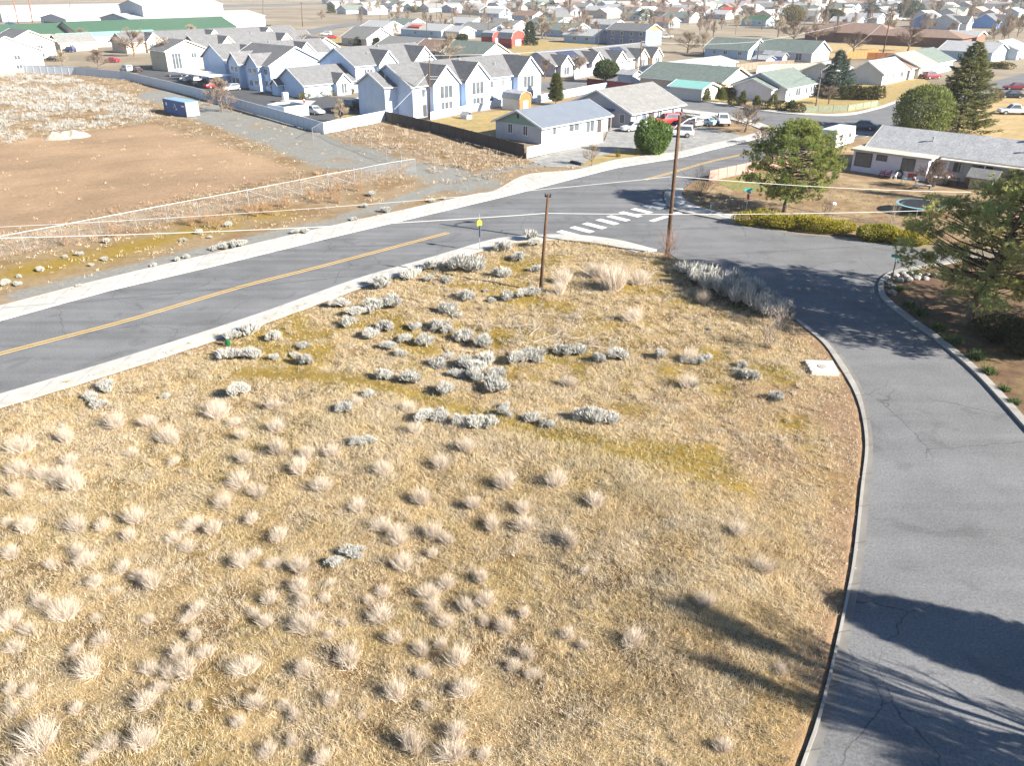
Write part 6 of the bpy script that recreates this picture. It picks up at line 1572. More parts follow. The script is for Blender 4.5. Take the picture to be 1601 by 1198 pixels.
# garden plants under the big pine
for i, (px, py, w, h) in enumerate(((1405, 455, .9, .5), (1420, 480, 1.0, .5), (1438, 492, 1.4, .7), (1466, 517, 1.2, .8), (1490, 538, 1.2, .7), (1528, 562, 1.2, .7), (1545, 585, 1.0, .6), (1570, 612, .7, .4), (1585, 632, .8, .4), (1430, 430, 1.4, .6))):
    p = P(px, py); m = 170; a = rng.uniform(0, 6.283, m); d = np.stack([np.cos(a) * .7, np.sin(a) * .7, rng.uniform(.5, 1.2, m)], 1); b = np.stack([rng.normal(size=m) * w * .16, rng.normal(size=m) * w * .16, np.zeros(m)], 1)
    r = empty("garden_plant", (p.x, p.y, .06), 0, "green strappy garden clump beside the right hand kerb under the big pine", "plant", "garden clumps along the kerb"); soup_obj("leaves", [soup(b, d, h * rng.uniform(.6, 1.2, m), .07, shade_cols((.09, .13, .045), m, .35))], M_leaf, r)
hedge("dark spreading juniper behind the big pine's trunk", (1545, 520), (1640, 560), 4.5, 1.3, (.045, .05, .022), 7000, .22, 31)
# trees out of frame on the right that throw the shadows across the side road
def caster(lb, tip, H, rx, seed, side=0.0, name="cypress_tree"):
    """a dense clipped evergreen standing right of the frame, its shadow's tip at the photo point tip"""
    h = Vector((sdir.x, sdir.y, 0)) / math.hypot(sdir.x, sdir.y); p = P(*tip) + h * (H / math.tan(SUN_EL))
    r = empty(name, (p.x, p.y, .05), 0, lb, "tree"); soup_obj("crown", [leaf_cloud(20000, ell(rx, rx, H * .5, H * .5, .04, seed, .3, 9), .26, (.09, .12, .035), .3, .4, .6)], M_leaf, r); t = MB(); t.tube([(0, 0, 0), (0, 0, H * .8)], [.25, .08], 8); t.build("trunk", M_bark, r)
caster("dense rounded cypress right of the frame casting the broad shadow across the road", (1290, 938), 10.5, 2.0, 3)
for i, (px, py, H, d) in enumerate(((925, 928, 12, 15), (965, 992, 11.5, 18), (1300, 1150, 8, 12), (1180, 1075, 9, 15))):
    bare_tree(i, "tall leafless tree right of the frame beside the side road, " + ["tallest", "broadest", "nearest the kerb", "farthest from the kerb"][i], None, None, -3.2, loc=P(px, py) + Vector((sdir.x, sdir.y, 0)) / math.hypot(sdir.x, sdir.y) * (H / math.tan(SUN_EL)), H=H, group="trees right of the frame")
pine("second pine standing right of the frame behind the garden", (1640, 470), 0, 10.5, 14, H=18, loc=Vector((42.5, 52.5, 0)), n_cl=240, low=.2, tufts=22)

pine("third pine standing right of the frame lower down the garden", (1690, 560), 0, 9, 15, H=16, loc=Vector((39.8, 46.4, 0)), n_cl=270, low=.2, tufts=22)

# leafless trees
C1, C2, C3 = (0.25, 0.19, 0.15), (0.20, 0.15, 0.12), (0.33, 0.27, 0.20)
BT = [("bare tree in front of the long white fence beside the container", (347, 176), 116, 44, C1), ("thin bare sapling on the lawn before the car park fence", (533, 192), 152, 24, C3), ("bare tree behind the broad white gable house", (480, 104), 48, 46, C1), ("wide bare tree in the car park, left of two large ones", (210, 88), 40, 66, C1), ("wide bare tree by the carport row, right of two large ones", (268, 108), 55, 60, C1), ("small bare tree at the long white fence near the black play frame", (154, 107), 74, 34, C2), ("bare tree beside the teal roof", (130, 70), 42, 30, C1), ("bare yellowish tree right of the brown roofed house", (702, 101), 47, 38, C3),
      ("young bare tree before the solar panel duplex", (851, 123), 88, 26, C2), ("second young bare tree before the solar panel duplex", (905, 117), 84, 30, C1), ("bare orchard tree by the mobile home wall, left of two", (1025, 134), 106, 44, C1), ("bare orchard tree by the mobile home wall, right of two", (1052, 136), 112, 34, C1), ("bare corner tree with the street name post under it", (1165, 207), 158, 56, C1), ("small bare tree at the drive's flower bed", (925, 259), 222, 24, C3), ("bare purple grey tree on the corner lawn", (1295, 163), 132, 46, C2), ("bare tree at the end of the road strip before the near pine", (1190, 226), 196, 30, C1),
      ("bare tree right of the tall bare row by the mobile home", (1130, 88), 58, 44, C3), ("broad bare tree behind the mobile home, left", (1075, 82), 44, 56, C3), ("broad bare tree behind the mobile home, right", (1100, 84), 46, 60, C3), ("tall bare tree left of the half bare green tree", (1216, 58), 24, 46, C3), ("broad bare tree below the half bare green tree", (1240, 66), 30, 70, C2), ("bare tree right of the broad one near the park lawn", (1275, 66), 34, 56, C1), ("bare tree on the park lawn edge left of the leaning pole", (1334, 82), 46, 46, C2), ("huge round bare tree before the brown hall", (1419, 80), 36, 74, C2),
      ("bare tree right of the brick house in the back row", (1570, 60), 42, 50, C2), ("bare tree at the right of the brown hall drive", (1552, 60), 44, 36, C1), ("wide bare tree beside the pale porch house", (907, 66), 36, 50, C1), ("bare tree near the red barn sheds", (793, 58), 30, 34, C1), ("pale bare tree right of the tall dark conifer", (848, 60), 20, 34, C3), ("bare tree above the orange shed", (735, 28), 2, 40, C1), ("bare tree at the curved road's end", (622, 40), 22, 26, C1), ("bare tree left of the grey stacked gables", (503, 30), 14, 18, C1), ("pale bare tree right of the white carport", (590, 20), 1, 34, C3), ("bare tree far behind the curved road", (625, 18), 0, 32, C1), ("pale bare tree at the rear apartments' end", (446, 60), 48, 24, C1), ("bare tree over the rear apartment roofs", (300, 62), 36, 34, C3), ("bare tree before the long green roof", (270, 52), 34, 32, C1),
      ("bare tree behind the left cream house", (70, 86), 62, 24, C1), ("bare bush tree before the cream house corner", (98, 104), 76, 22, C3), ("leafless tree among the far roofs left of the red roof", (1090, 30), 4, 40, C1), ("leafless tree in the far row above the green roof", (1165, 36), 6, 40, C3), ("bare tree at the far right skyline", (1520, 22), -4, 50, C1), ("bare tree right of the large green tree", (1455, 26), 2, 44, C3), ("bare tree at the top right corner", (1570, 14), -4, 46, C1), ("bare tree between the far white roofs", (690, 16), -2, 34, C1)]
for i, (lb, b, tp, w, c) in enumerate(BT): bare_tree(i % 5, lb, b, tp, w, c)
bare_tree(1, "bare cut back tree leaning out in front of the white house", (1453, 296), 246, 52, C2, group=None); bare_tree(2, "large bare tree spreading over the white house from the right", None, None, -5.5, C3, loc=P(1640, 330), H=10.5, group=None)
twig_bush("big round leafless bush at the corner fence by the crosswalk", P(1095, 305, .1), 4.6, 3.4, (.20, .15, .12), 900, 1); twig_bush("small leafless bush near the corner fence", P(1126, 322, .1), 1.6, 1.5, (.2, .16, .12), 240, 2); twig_bush("leafless bush behind the long hedge beside the near pine", P(1291, 343, .1), 2.6, 2.6, (.22, .17, .13), 500, 3); twig_bush("thin pale saplings behind the short hedge", P(1395, 352, .1), 1.6, 2.6, (.34, .30, .26), 160, 4)
p = lotp(1043, 405); twig_bush("reddish leafless bush around the foot of the tall corner pole", p, 3.0, 3.2, (.30, .19, .14), 420, 5); p = lotp(1200, 545); twig_bush("tangled leafless bush on the lot beside the shaded sagebrush", p, 3.0, 2.2, (.27, .22, .17), 520, 6); p = lotp(1217, 510); twig_bush("pale leafless bush at the end of the shaded sagebrush row", p, 2.2, 1.9, (.34, .29, .26), 420, 7)
for i, (px, py, w) in enumerate(((735, 528, 2.6), (765, 515, 3.0), (800, 508, 2.6), (838, 512, 3.2), (880, 522, 3.0), (920, 536, 2.8), (955, 545, 2.2), (870, 545, 2.6), (815, 535, 2.4), (900, 500, 2.4), (700, 512, 2.0))):
    p = lotp(px, py); twig_bush("low tangle of pale dead brush in the heap at the lot's centre", p, w, .8, (.40, .35, .29), 420, 60 + i, name="dead_brush", cat="brush", group="dead brush tangles")
for i, (px, py, w) in enumerate(((355, 170, 3.2), (330, 165, 2.6), (362, 175, 2.4))): twig_bush("dry tumbleweed heap at the foot of the container's bare tree, " + ["largest", "left", "right"][i], P(px, py, .1), w, 1.3, (.27, .18, .11), 320, 8 + i, name="tumbleweed")
for i, (px, py) in enumerate(((1065, 235), (1230, 225), (1140, 190))): twig_bush("dry ornamental bush by the gravel yard, " + ["beside the round bush", "at the crosswalk end", "behind the white pickup"][i], P(px, py, .1), 1.8, 1.3, (.26, .2, .12), 200, 12 + i)
for i, (px, py) in enumerate(((389, 332), (402, 338), (412, 330), (425, 336), (447, 325), (486, 312), (499, 318), (518, 312), (530, 300), (528, 318), (560, 300), (340, 358), (300, 354), (325, 350), (105, 385), (180, 372))):
    p = fieldp(px, py); twig_bush("brown tumbleweed caught against the long chain link fence", p, rng.uniform(1.3, 2.2), rng.uniform(1.0, 1.5), (.30, .19, .11), 380, 30 + i, name="tumbleweed", group="tumbleweeds along the fence")

# ================================================================ SAGEBRUSH, BUNCHGRASS, GRASS
def sage_mesh(seed, n=1500):
    """lobed cushion of fine upright grey twigs, unit radius"""
    rr = np.random.default_rng(seed)
    k = int(rr.integers(6, 10)); B, D, L, C = [], [], [], []
    for j in range(k):
        a = j * 6.283 / k + rr.uniform(-.4, .4); q = rr.uniform(.25, .62) if j else 0.1
        c = np.array([q * math.cos(a), q * math.sin(a), rr.uniform(.15, .42)]); r0 = rr.uniform(.32, .5)
        m = n // k; d = rr.normal(size=(m, 3)); d[:, 2] = np.abs(d[:, 2]) * 1.1; d /= np.linalg.norm(d, axis=1, keepdims=True)
        b = c + d * r0 * rr.uniform(.15, .75, (m, 1)); b[:, 2] = np.maximum(b[:, 2], .03)
        dd = d * .7 + np.array([0, 0, .8]) + rr.normal(size=(m, 3)) * .28
        B.append(b); D.append(dd); L.append(rr.uniform(.2, .42, m))
        C.append(np.array([.45, .443, .41]) * (1 + rr.uniform(-.22, .22, (m, 1))) * (1 + rr.uniform(-.04, .04, (m, 3))))
    m = 90; a = rr.uniform(0, 6.283, m); t = rr.uniform(.1, .8, m)   # woody stems under the cushion
    B.append(np.stack([np.cos(a) * .05, np.sin(a) * .05, np.zeros(m)], 1)); D.append(np.stack([np.cos(a) * t, np.sin(a) * t, np.full(m, .6)], 1)); L.append(rr.uniform(.5, .8, m)); C.append(np.tile(np.array([.16, .12, .095]), (m, 1)))
    B, D, L, C = map(np.concatenate, (B, D, L, C))
    return soup(B, D, L, .052, C)
def tuft_mesh(seed, n=900):
    rr = np.random.default_rng(seed)
    a = rr.uniform(0, 6.283, n); t = rr.uniform(0, 1, n) ** .7
    b = np.stack([rr.normal(size=n) * .17, rr.normal(size=n) * .15, np.zeros(n)], 1)
    d = np.stack([np.cos(a) * t * .85, np.sin(a) * t * .85, 1.0 - .35 * t], 1) + rr.normal(size=(n, 3)) * .12
    c = np.array([.60, .52, .43]) * (1 + rr.uniform(-.25, .2, (n, 1)))
    return soup(b, d, rr.uniform(.55, 1.25, n), .019, c)
SV, TV = [], []
for s in range(6):
    v, c = sage_mesh(100 + s); o = np_mesh("sagebrush", v, np.arange(len(v)), c, M_twig); SV.append(o.data); bpy.data.objects.remove(o)
for s in range(7):
    v, c = tuft_mesh(200 + s); o = np_mesh("bunchgrass", v, np.arange(len(v)), c, M_tuft); TV.append(o.data); bpy.data.objects.remove(o)
LM = [("the storm drain lid", P(1285, 573)), ("the lone brown pole", P(845, 457)), ("the tall corner pole", P(1043, 400)), ("the green jug", P(357, 540)), ("the lime sign post", P(750, 393)), ("the dead branch heap", P(810, 530)), ("the footpath's right end", P(1100, 760)), ("the footpath's middle", P(650, 628)), ("the footpath's left end", P(385, 585)), ("the left edge's sidewalk", P(60, 640)), ("the bottom left corner", P(80, 1150)), ("the lot's bottom centre", P(600, 1150)), ("the lower lot's middle", P(500, 880)), ("the lower lot's left edge", P(40, 830)), ("the shaded right verge", P(1150, 1000)), ("the grassy mound", P(900, 760)), ("the curb bend", P(900, 385)), ("the white sage pair", P(540, 870))]
DIRN = ["right of", "behind", "left of", "in front of"]
def where(p):
    nm, q = min(LM, key=lambda t: (t[1].xy - p.xy).length)
    d = p.xy - q.xy
    if d.length < 1.0: return "close beside " + nm
    k = DIRN[0 if abs(d.x) > abs(d.y) and d.x > 0 else 2 if abs(d.x) > abs(d.y) else 1 if d.y > 0 else 3]
    near = "just" if d.length < 2.2 else "some metres" if d.length < 5 else "well"
    return near + " " + k + " " + nm
used = {}
def uniq(lb):
    used[lb] = used.get(lb, 0) + 1
    return lb
def put(meshes, name, px, py, wpx, wadj, hs, kind, group, zf, cat, w_=None):
    p0 = P(px, py, .15); z = zf(p0.x, p0.y)
    W = w_ or wpx * (p0.y * .895 + 7.4) / F
    o = bpy.data.objects.new(name, meshes[int(rng.integers(len(meshes)))]); COL.objects.link(o)
    o.location = (p0.x, p0.y, z - .03); o.rotation_euler = (rng.normal() * .05, rng.normal() * .05, rng.uniform(0, 6.28))
    r = W / 2 / wadj; o.scale = (r * rng.uniform(.8, 1.3), r * rng.uniform(.75, 1.05), r * hs * rng.uniform(.85, 1.1))
    sz = "tiny" if W < .7 else "small" if W < 1.1 else "middling" if W < 1.7 else "large" if W < 2.4 else "very large"
    tag(o, uniq(f"{sz} {kind} {where(p0)}" if zf is LZ else f"{sz} {kind}"), cat, group)
    return o
Z2 = ((115, 485, 100), (280, 545, 75), (220, 580, 60), (105, 600, 60), (295, 630, 110), (500, 295, 110), (590, 350, 100), (535, 410, 115), (690, 320, 120), (800, 300, 120), (795, 250, 70), (735, 185, 130), (900, 130, 120), (1010, 145, 70), (1030, 70, 110), (1170, 85, 150), (1250, 80, 160), (1110, 150, 70), (1440, 120, 100), (1240, 255, 115), (1470, 255, 80), (1380, 265, 50), (1345, 205, 40), (1110, 330, 110), (1185, 355, 70), (770, 435, 100), (665, 480, 110), (935, 430, 80), (1060, 430, 110), (1100, 405, 70), (870, 505, 90), (980, 525, 120), (1210, 490, 120), (1330, 525, 120), (850, 590, 80), (1070, 640, 110), (1130, 590, 70), (1220, 650, 150), (1290, 690, 150), (1180, 710, 100), (1350, 640, 130), (1400, 720, 120), (1400, 800, 150), (755, 730, 110), (920, 760, 130), (1110, 820, 120), (670, 855, 75), (520, 950, 115), (1000, 1000, 140), (1090, 1005, 140), (1190, 1040, 110), (1280, 1045, 140), (1370, 1035, 130), (590, 1150, 90), (660, 1145, 100), (1460, 910, 70), (1280, 940, 30), (1370, 940, 40), (1480, 960, 50))
Z1 = ((500, 625, 90), (430, 665, 70), (455, 700, 90), (775, 655, 45), (1125, 655, 115), (1090, 475, 110), (1185, 475, 100), (1090, 385, 80), (1165, 365, 110), (285, 795, 30))
Z7 = ((605, 295, 110), (625, 330, 90), (520, 420, 100), (420, 360, 120), (640, 490, 90), (450, 665, 110), (545, 650, 110), (600, 645, 100), (355, 680, 50), (810, 1010, 130), (890, 1000, 130), (1150, 1040, 130), (1030, 1060, 100), (520, 1060, 130), (610, 1050, 140), (180, 930, 120), (310, 950, 110), (80, 880, 90))
Z8 = ((300, 860, 80), (370, 858, 90), (420, 845, 80), (640, 885, 85), (605, 920, 70), (695, 965, 110), (330, 1005, 80), (850, 1090, 90), (440, 660, 40), (130, 835, 100))
S = [(400 + x / 3.745, 400 + y / 3.745, w / 3.745) for x, y, w in Z2] + [(x / 2.996, 400 + y / 2.996, w / 2.996) for x, y, w in Z1] + [(680 + x / 3.993, 300 + y / 3.993, w / 3.993) for x, y, w in Z7] + [(1000 + x / 3.993, 350 + y / 3.993, w / 3.993) for x, y, w in Z8]
S += [(908, 662, 36), (932, 666, 46), (953, 663, 34), (527, 886, 30), (552, 872, 34), (830, 665, 26), (850, 672, 24), (862, 676, 18), (790, 655, 24), (610, 545, 24), (770, 610, 34), (745, 598, 30)]
for (x, y, w) in S:
    put(SV, "sagebrush", x, y + 1, w * 1.22, .92, 1.1, "grey white sagebrush", "sagebrush in the vacant lot", LZ, "shrub")
for i in range(13):
    f = i / 12; x, y = 1072 + 150 * f, 432 + 60 * f + (8 if i % 2 else -4)
    o = put(SV, "sagebrush", x, y, 40 + 22 * math.sin(f * 3), .92, 1.25, "sagebrush", "shaded sagebrush row", LZ, "shrub"); o["label"] = "bluish sagebrush in the shaded row along the side road, " + ("upper part" if f < .33 else "middle part" if f < .67 else "lower part")
ZA = ((670, 800, 60), (500, 880, 60), (655, 905, 55), (570, 940, 50), (965, 935, 60), (1110, 905, 55), (1165, 885, 60), (1340, 835, 70), (1420, 810, 60), (1460, 800, 60), (1515, 795, 60), (255, 975, 60), (40, 1060, 80), (115, 1060, 70), (405, 895, 50), (490, 1065, 40), (1430, 690, 60), (1240, 740, 60), (1310, 765, 40), (1150, 785, 50), (120, 1015, 50))
ZB = ((40, 950, 90), (100, 935, 90), (150, 925, 80), (500, 850, 70), (550, 850, 70), (70, 810, 60), (1050, 720, 70), (965, 625, 60), (920, 690, 60), (850, 770, 50), (1340, 655, 50), (1410, 640, 40))
for (x, y, w) in [(x / 3.993, 180 + y / 3.993, w / 3.993) for x, y, w in ZA] + [(340 + x / 3.993, 150 + y / 3.993, w / 3.993) for x, y, w in ZB]:
    o = put(SV, "sagebrush", x, y + 1, w, .92, 1.1, "grey white sagebrush", "sagebrush on the verge beyond the road", FZ, "shrub")
    o["label"] = o["label"] + " on the far verge, " + ("at the left edge" if x < 40 else "left stretch" if x < 200 else "near the fence gate" if x < 420 else "right stretch") + (" by the sidewalk" if y > 440 - x * .24 else " by the fence")
T3 = ((130, 95, 90), (40, 65, 60), (365, 90, 100), (480, 85, 70), (640, 50, 100), (610, 140, 80), (915, 80, 80), (1005, 105, 90), (815, 145, 70), (880, 190, 80), (1185, 60, 60), (1310, 135, 80), (60, 210, 90), (370, 200, 70), (405, 250, 90), (240, 270, 60), (580, 285, 80), (650, 320, 70), (715, 360, 110), (455, 355, 80), (545, 380, 50), (1140, 260, 110), (1200, 220, 70), (1285, 260, 70), (1410, 285, 110), (1400, 365, 80), (1425, 440, 70), (1265, 430, 90), (1195, 490, 70), (1250, 540, 80), (1425, 560, 110), (205, 450, 90), (310, 500, 130), (455, 510, 60), (930, 480, 90), (890, 510, 70), (700, 520, 60), (50, 540, 100), (140, 570, 80), (75, 650, 90), (480, 620, 80), (360, 660, 70), (430, 760, 140), (920, 600, 80), (840, 690, 90), (970, 690, 80), (710, 760, 90), (880, 770, 110), (800, 780, 80), (690, 920, 110), (760, 850, 70), (1155, 760, 120), (1430, 760, 80), (50, 840, 70), (140, 850, 80), (65, 940, 80), (360, 930, 70), (930, 940, 60), (200, 1090, 190), (680, 1110, 140), (520, 1110, 110), (1120, 1010, 80), (1200, 930, 90), (1260, 1140, 90), (1340, 930, 70), (1370, 1100, 70), (430, 1170, 80), (90, 1190, 90))
T4 = ((440, 90, 90), (520, 160, 80), (690, 130, 110), (540, 270, 120), (680, 210, 70), (745, 350, 90), (905, 330, 80), (660, 400, 90), (680, 470, 90), (740, 540, 90), (840, 470, 80), (925, 440, 100), (920, 530, 70), (380, 430, 60), (450, 390, 80), (440, 510, 120), (200, 350, 50), (60, 380, 90), (75, 460, 60), (180, 430, 60), (145, 510, 50), (85, 570, 110), (200, 600, 60), (265, 540, 40), (500, 620, 90), (630, 670, 100), (720, 640, 80), (800, 720, 120), (640, 780, 80), (830, 870, 110), (285, 715, 120), (510, 870, 130), (210, 910, 90), (650, 930, 60), (80, 770, 80), (40, 980, 70), (350, 970, 40), (790, 1060, 120), (580, 1120, 140), (770, 1160, 140), (920, 1160, 90), (165, 1180, 100), (1020, 560, 90), (1120, 690, 90), (1060, 740, 70), (1150, 780, 80), (1310, 600, 80), (1390, 650, 60), (1320, 180, 100), (960, 90, 90), (1100, 30, 90), (1390, 310, 50), (1110, 500, 70))
T1 = ((700, 790, 90), (785, 855, 100), (545, 790, 90), (310, 860, 90), (105, 910, 110), (90, 1010, 90), (200, 1030, 80), (300, 1040, 110), (350, 1090, 100), (80, 1120, 80), (330, 970, 70), (1300, 830, 100), (1100, 790, 60), (1020, 750, 90), (1310, 940, 90), (1150, 970, 90), (1130, 1080, 100), (1210, 1130, 90), (1050, 1170, 90), (1440, 960, 70), (620, 920, 60), (820, 970, 50))
T = [(x / 2.996, 798 + y / 2.996, w / 2.996) for x, y, w in T3] + [(450 + x / 2.996, 798 + y / 2.996, w / 2.996) for x, y, w in T4] + [(x / 2.996, 400 + y / 2.996, w / 2.996) for x, y, w in T1]
for (x, y, w) in ((470, 745, 30), (520, 720, 26), (505, 770, 30), (600, 750, 34), (660, 790, 36), (690, 740, 34), (740, 800, 30), (790, 770, 34), (820, 830, 34), (560, 800, 30), (620, 840, 30), (650, 690, 26), (730, 715, 30), (870, 770, 34), (930, 800, 30), (975, 760, 30), (960, 850, 34), (1030, 830, 30), (1080, 880, 34), (1150, 850, 30), (1190, 900, 34), (1210, 840, 34), (700, 850, 28), (380, 690, 26), (430, 640, 24), (340, 640, 24), (270, 690, 24), (880, 440, 30), (935, 430, 34), (1000, 440, 30), (960, 450, 50), (1100, 470, 26), (875, 455, 26), (990, 500, 26), (1080, 560, 28), (1075, 600, 28), (890, 600, 26), (640, 650, 24), (560, 640, 22), (990, 1010, 34), (1060, 1020, 34), (1130, 1070, 34), (1010, 1120, 36), (1180, 1110, 30), (930, 960, 34), (850, 930, 30), (1100, 960, 34), (1200, 970, 30), (1130, 1170, 34), (1220, 1050, 24)):
    if not (x > 820 and y > 700 and (x * 7 + y) % 3 < 1.7): T.append((x, y, w))
for (x, y, w) in T:
    put(TV, "bunchgrass", x, y + 3, w * .98, .62, 1.12, "pale bunchgrass tuft", "pale bunchgrass tufts of the vacant lot", LZ, "grass tuft")

# dry grass of the lot: nobody could count it
def lot_grass():
    V, C = [], []
    for (y0, y1, st, nb, wd) in ((6, 32, .105, 10, .017), (32, 48, .125, 9, .022), (48, 78, .19, 8, .032)):
        X, Y = np.meshgrid(np.arange(-44, 24, st), np.arange(y0, y1, st)); X = X.ravel() + rng.uniform(-st, st, X.size) * .6; Y = Y.ravel() + rng.uniform(-st, st, Y.size) * .6
        k = inside(LOT, X, Y) & (np.abs(X) < .72 * Y + 6) & (np.minimum(seg_dist(NEAR_OUT, X, Y), seg_dist(KERB_OUT, X, Y)) > .25)
        X, Y = X[k], Y[k]
        path, bare, moss = lot_masks(X, Y)
        dens = (.30 + .9 * fbm(X, Y, 2.2, 51)) * (1 - .85 * path) * (1 - .72 * bare) * (1 - .45 * moss)
        mnd = np.exp(-(seg_dist(MOUND, X, Y) / 6) ** 2)
        k = rng.uniform(0, 1, X.size) < dens + .3 * mnd * (1 - bare)
        X, Y, mnd, moss = X[k], Y[k], mnd[k], moss[k]
        n = X.size; Z = lot_z(X, Y)
        tall = .11 + .20 * fbm(X, Y, 1.6, 55) ** 1.5 + .13 * mnd
        lean = np.stack([vn(X, Y, 1.1, 57) - .5, vn(X, Y, 1.1, 58) - .5], 1) * 1.5
        t = np.clip(fbm(X, Y, 1.2, 59) * 1.8 - .4 + rng.normal(size=n) * .22, 0, 1)[:, None]
        col = np.array([.60, .48, .29]) * (1 - t) + np.array([.61, .535, .41]) * t
        g = (moss * .6)[:, None]; col = col * (1 - g) + np.array([.42, .35, .14]) * g
        dk = (rng.uniform(0, 1, n) < .16)[:, None]; col = np.where(dk, col * .55, col)
        B = np.repeat(np.stack([X, Y, Z - .02], 1), nb, 0); B[:, :2] += rng.normal(size=(n * nb, 2)) * .05
        D = rng.normal(size=(n * nb, 3)) * .75; D[:, 2] = np.abs(D[:, 2]) * .6 + .5; D[:, :2] += np.repeat(lean, nb, 0)
        v, c = soup(B, D, np.repeat(tall, nb) * rng.uniform(.6, 1.25, n * nb), wd, np.repeat(col, nb, 0) * (1 + rng.uniform(-.18, .18, (n * nb, 1))))
        V.append(v); C.append(c)
    n = 13000; X = rng.uniform(-40, 24, n); Y = rng.uniform(11, 78, n); X, Y = X[inside(LOT, X, Y)], Y[inside(LOT, X, Y)]
    path, bare, moss = lot_masks(X, Y); k = (rng.uniform(0, 1, X.size) < (fbm(X, Y, 3.4, 63) * 1.9 - .35) * (1 - bare) * (1 - path) * (1 - .6 * moss)) & (np.minimum(seg_dist(NEAR_OUT, X, Y), seg_dist(KERB_OUT, X, Y)) > .6)
    X, Y = X[k], Y[k]; n = X.size; nb = 46; s = rng.uniform(.6, 1.5, n)
    t = rng.uniform(0, 1, (n, 1)); col = np.array([.56, .44, .26]) * (1 - t) + np.array([.60, .52, .41]) * t
    B = np.repeat(np.stack([X, Y, lot_z(X, Y) - .02], 1), nb, 0); B[:, :2] += rng.normal(size=(n * nb, 2)) * .085 * np.repeat(s, nb)[:, None]
    D = rng.normal(size=(n * nb, 3)) * .42; D[:, 2] = .9; D[:, :2] += np.repeat(rng.normal(size=(n, 2)) * .22, nb, 0)
    v, c = soup(B, D, np.repeat(s, nb) * rng.uniform(.16, .36, n * nb), .02, np.repeat(col, nb, 0) * (1 + rng.uniform(-.3, .15, (n * nb, 1)))); V.append(v); C.append(c)
    v = np.concatenate(V); c = np.concatenate(C)
    o = np_mesh("dry_grass", v, np.arange(len(v)), c, M_blade); tag(o, kind="stuff")
    print("grass blades", len(v) // 3)
lot_grass()
def cushion(n, xy, zf, r, h, col, nb, wd, amt=.2, name="ground_cover", upw=.9):
    X, Y = xy; m = X.size; Z = zf(X, Y)
    R_ = r * rng.uniform(.5, 1.3, m)
    d = rng.normal(size=(m, nb, 3)); d[:, :, 2] = np.abs(d[:, :, 2]) * .9; d /= np.linalg.norm(d, axis=2, keepdims=True)
    B = np.stack([X, Y, Z], 1)[:, None, :] + d * (R_[:, None, None] * rng.uniform(.1, .9, (m, nb, 1))) * np.array([1, 1, h])
    D = d + np.array([0, 0, upw]) + rng.normal(size=d.shape) * .3
    L = np.repeat(R_ * .55, nb) * rng.uniform(.6, 1.2, m * nb)
    cc = col if np.ndim(col) == 2 else np.tile(np.array(col), (m, 1)); cc = np.repeat(cc * (1 + rng.uniform(-amt, amt, (m, 1))), nb, 0) * (1 + rng.uniform(-.15, .15, (m * nb, 1)))
    v, c = soup(B.reshape(-1, 3), D.reshape(-1, 3), L, wd, cc)
    return v, c
def scatter(poly, n, keep=None):
    a = np.array([p[:2] for p in poly]); X = rng.uniform(a[:, 0].min(), a[:, 0].max(), n); Y = rng.uniform(a[:, 1].min(), a[:, 1].max(), n)
    k = inside(poly, X, Y)
    if keep is not None: k &= keep(X, Y)
    return X[k], Y[k]
VIS = lambda X, Y: (np.abs(X) < .68 * Y + 5) & (Y > 40)
parts = [cushion(0, scatter(SAGE, 9000, lambda X, Y: VIS(X, Y) & (fbm(X, Y, 5, 66) > .4)), field_z, .8, .7, (.34, .335, .315), 36, .06)]
parts.append(cushion(0, scatter(SAGE, 5000, VIS), field_z, .6, .6, (.25, .20, .14), 20, .06))
v = np.concatenate([p[0] for p in parts]); c = np.concatenate([p[1] for p in parts]); tag(np_mesh("sagebrush_scrub", v, np.arange(len(v)), c, M_twig), kind="stuff")
def fkeep(X, Y):
    dirt, gr, moss = field_masks(X, Y)
    return VIS(X, Y) & (rng.uniform(0, 1, X.size) < (1 - .88 * dirt) * (1 - .9 * gr) * np.clip(fbm(X, Y, 3, 77) * 1.9 - .3, .07, 1)) & (seg_dist(FAR_OUT, X, Y) > .4)
parts = [cushion(0, scatter(FIELD, 60000, fkeep), field_z, .38, .6, (.42, .34, .24), 10, .045, .3)]
WEED = [P(*p).xy[:] for p in ((520, 215), (600, 196), (700, 220), (815, 250), (822, 275), (700, 290), (660, 262), (560, 226))]
parts.append(cushion(0, scatter(WEED, 1500, lambda X, Y: rng.uniform(0, 1, X.size) < fbm(X, Y, 4, 15) * 2.2 - .5), field_z, .62, .75, (.36, .295, .225), 30, .05))
EDGE = [P(*p).xy[:] for p in ((0, 372), (200, 322), (385, 290), (470, 274), (640, 262), (640, 285), (480, 318), (390, 345), (200, 375), (0, 410))]
parts.append(cushion(0, scatter(EDGE, 1600, VIS), field_z, .5, .7, (.27, .185, .12), 16, .05))
v = np.concatenate([p[0] for p in parts]); c = np.concatenate([p[1] for p in parts]); tag(np_mesh("dry_weeds", v, np.arange(len(v)), c, M_twig), kind="stuff")
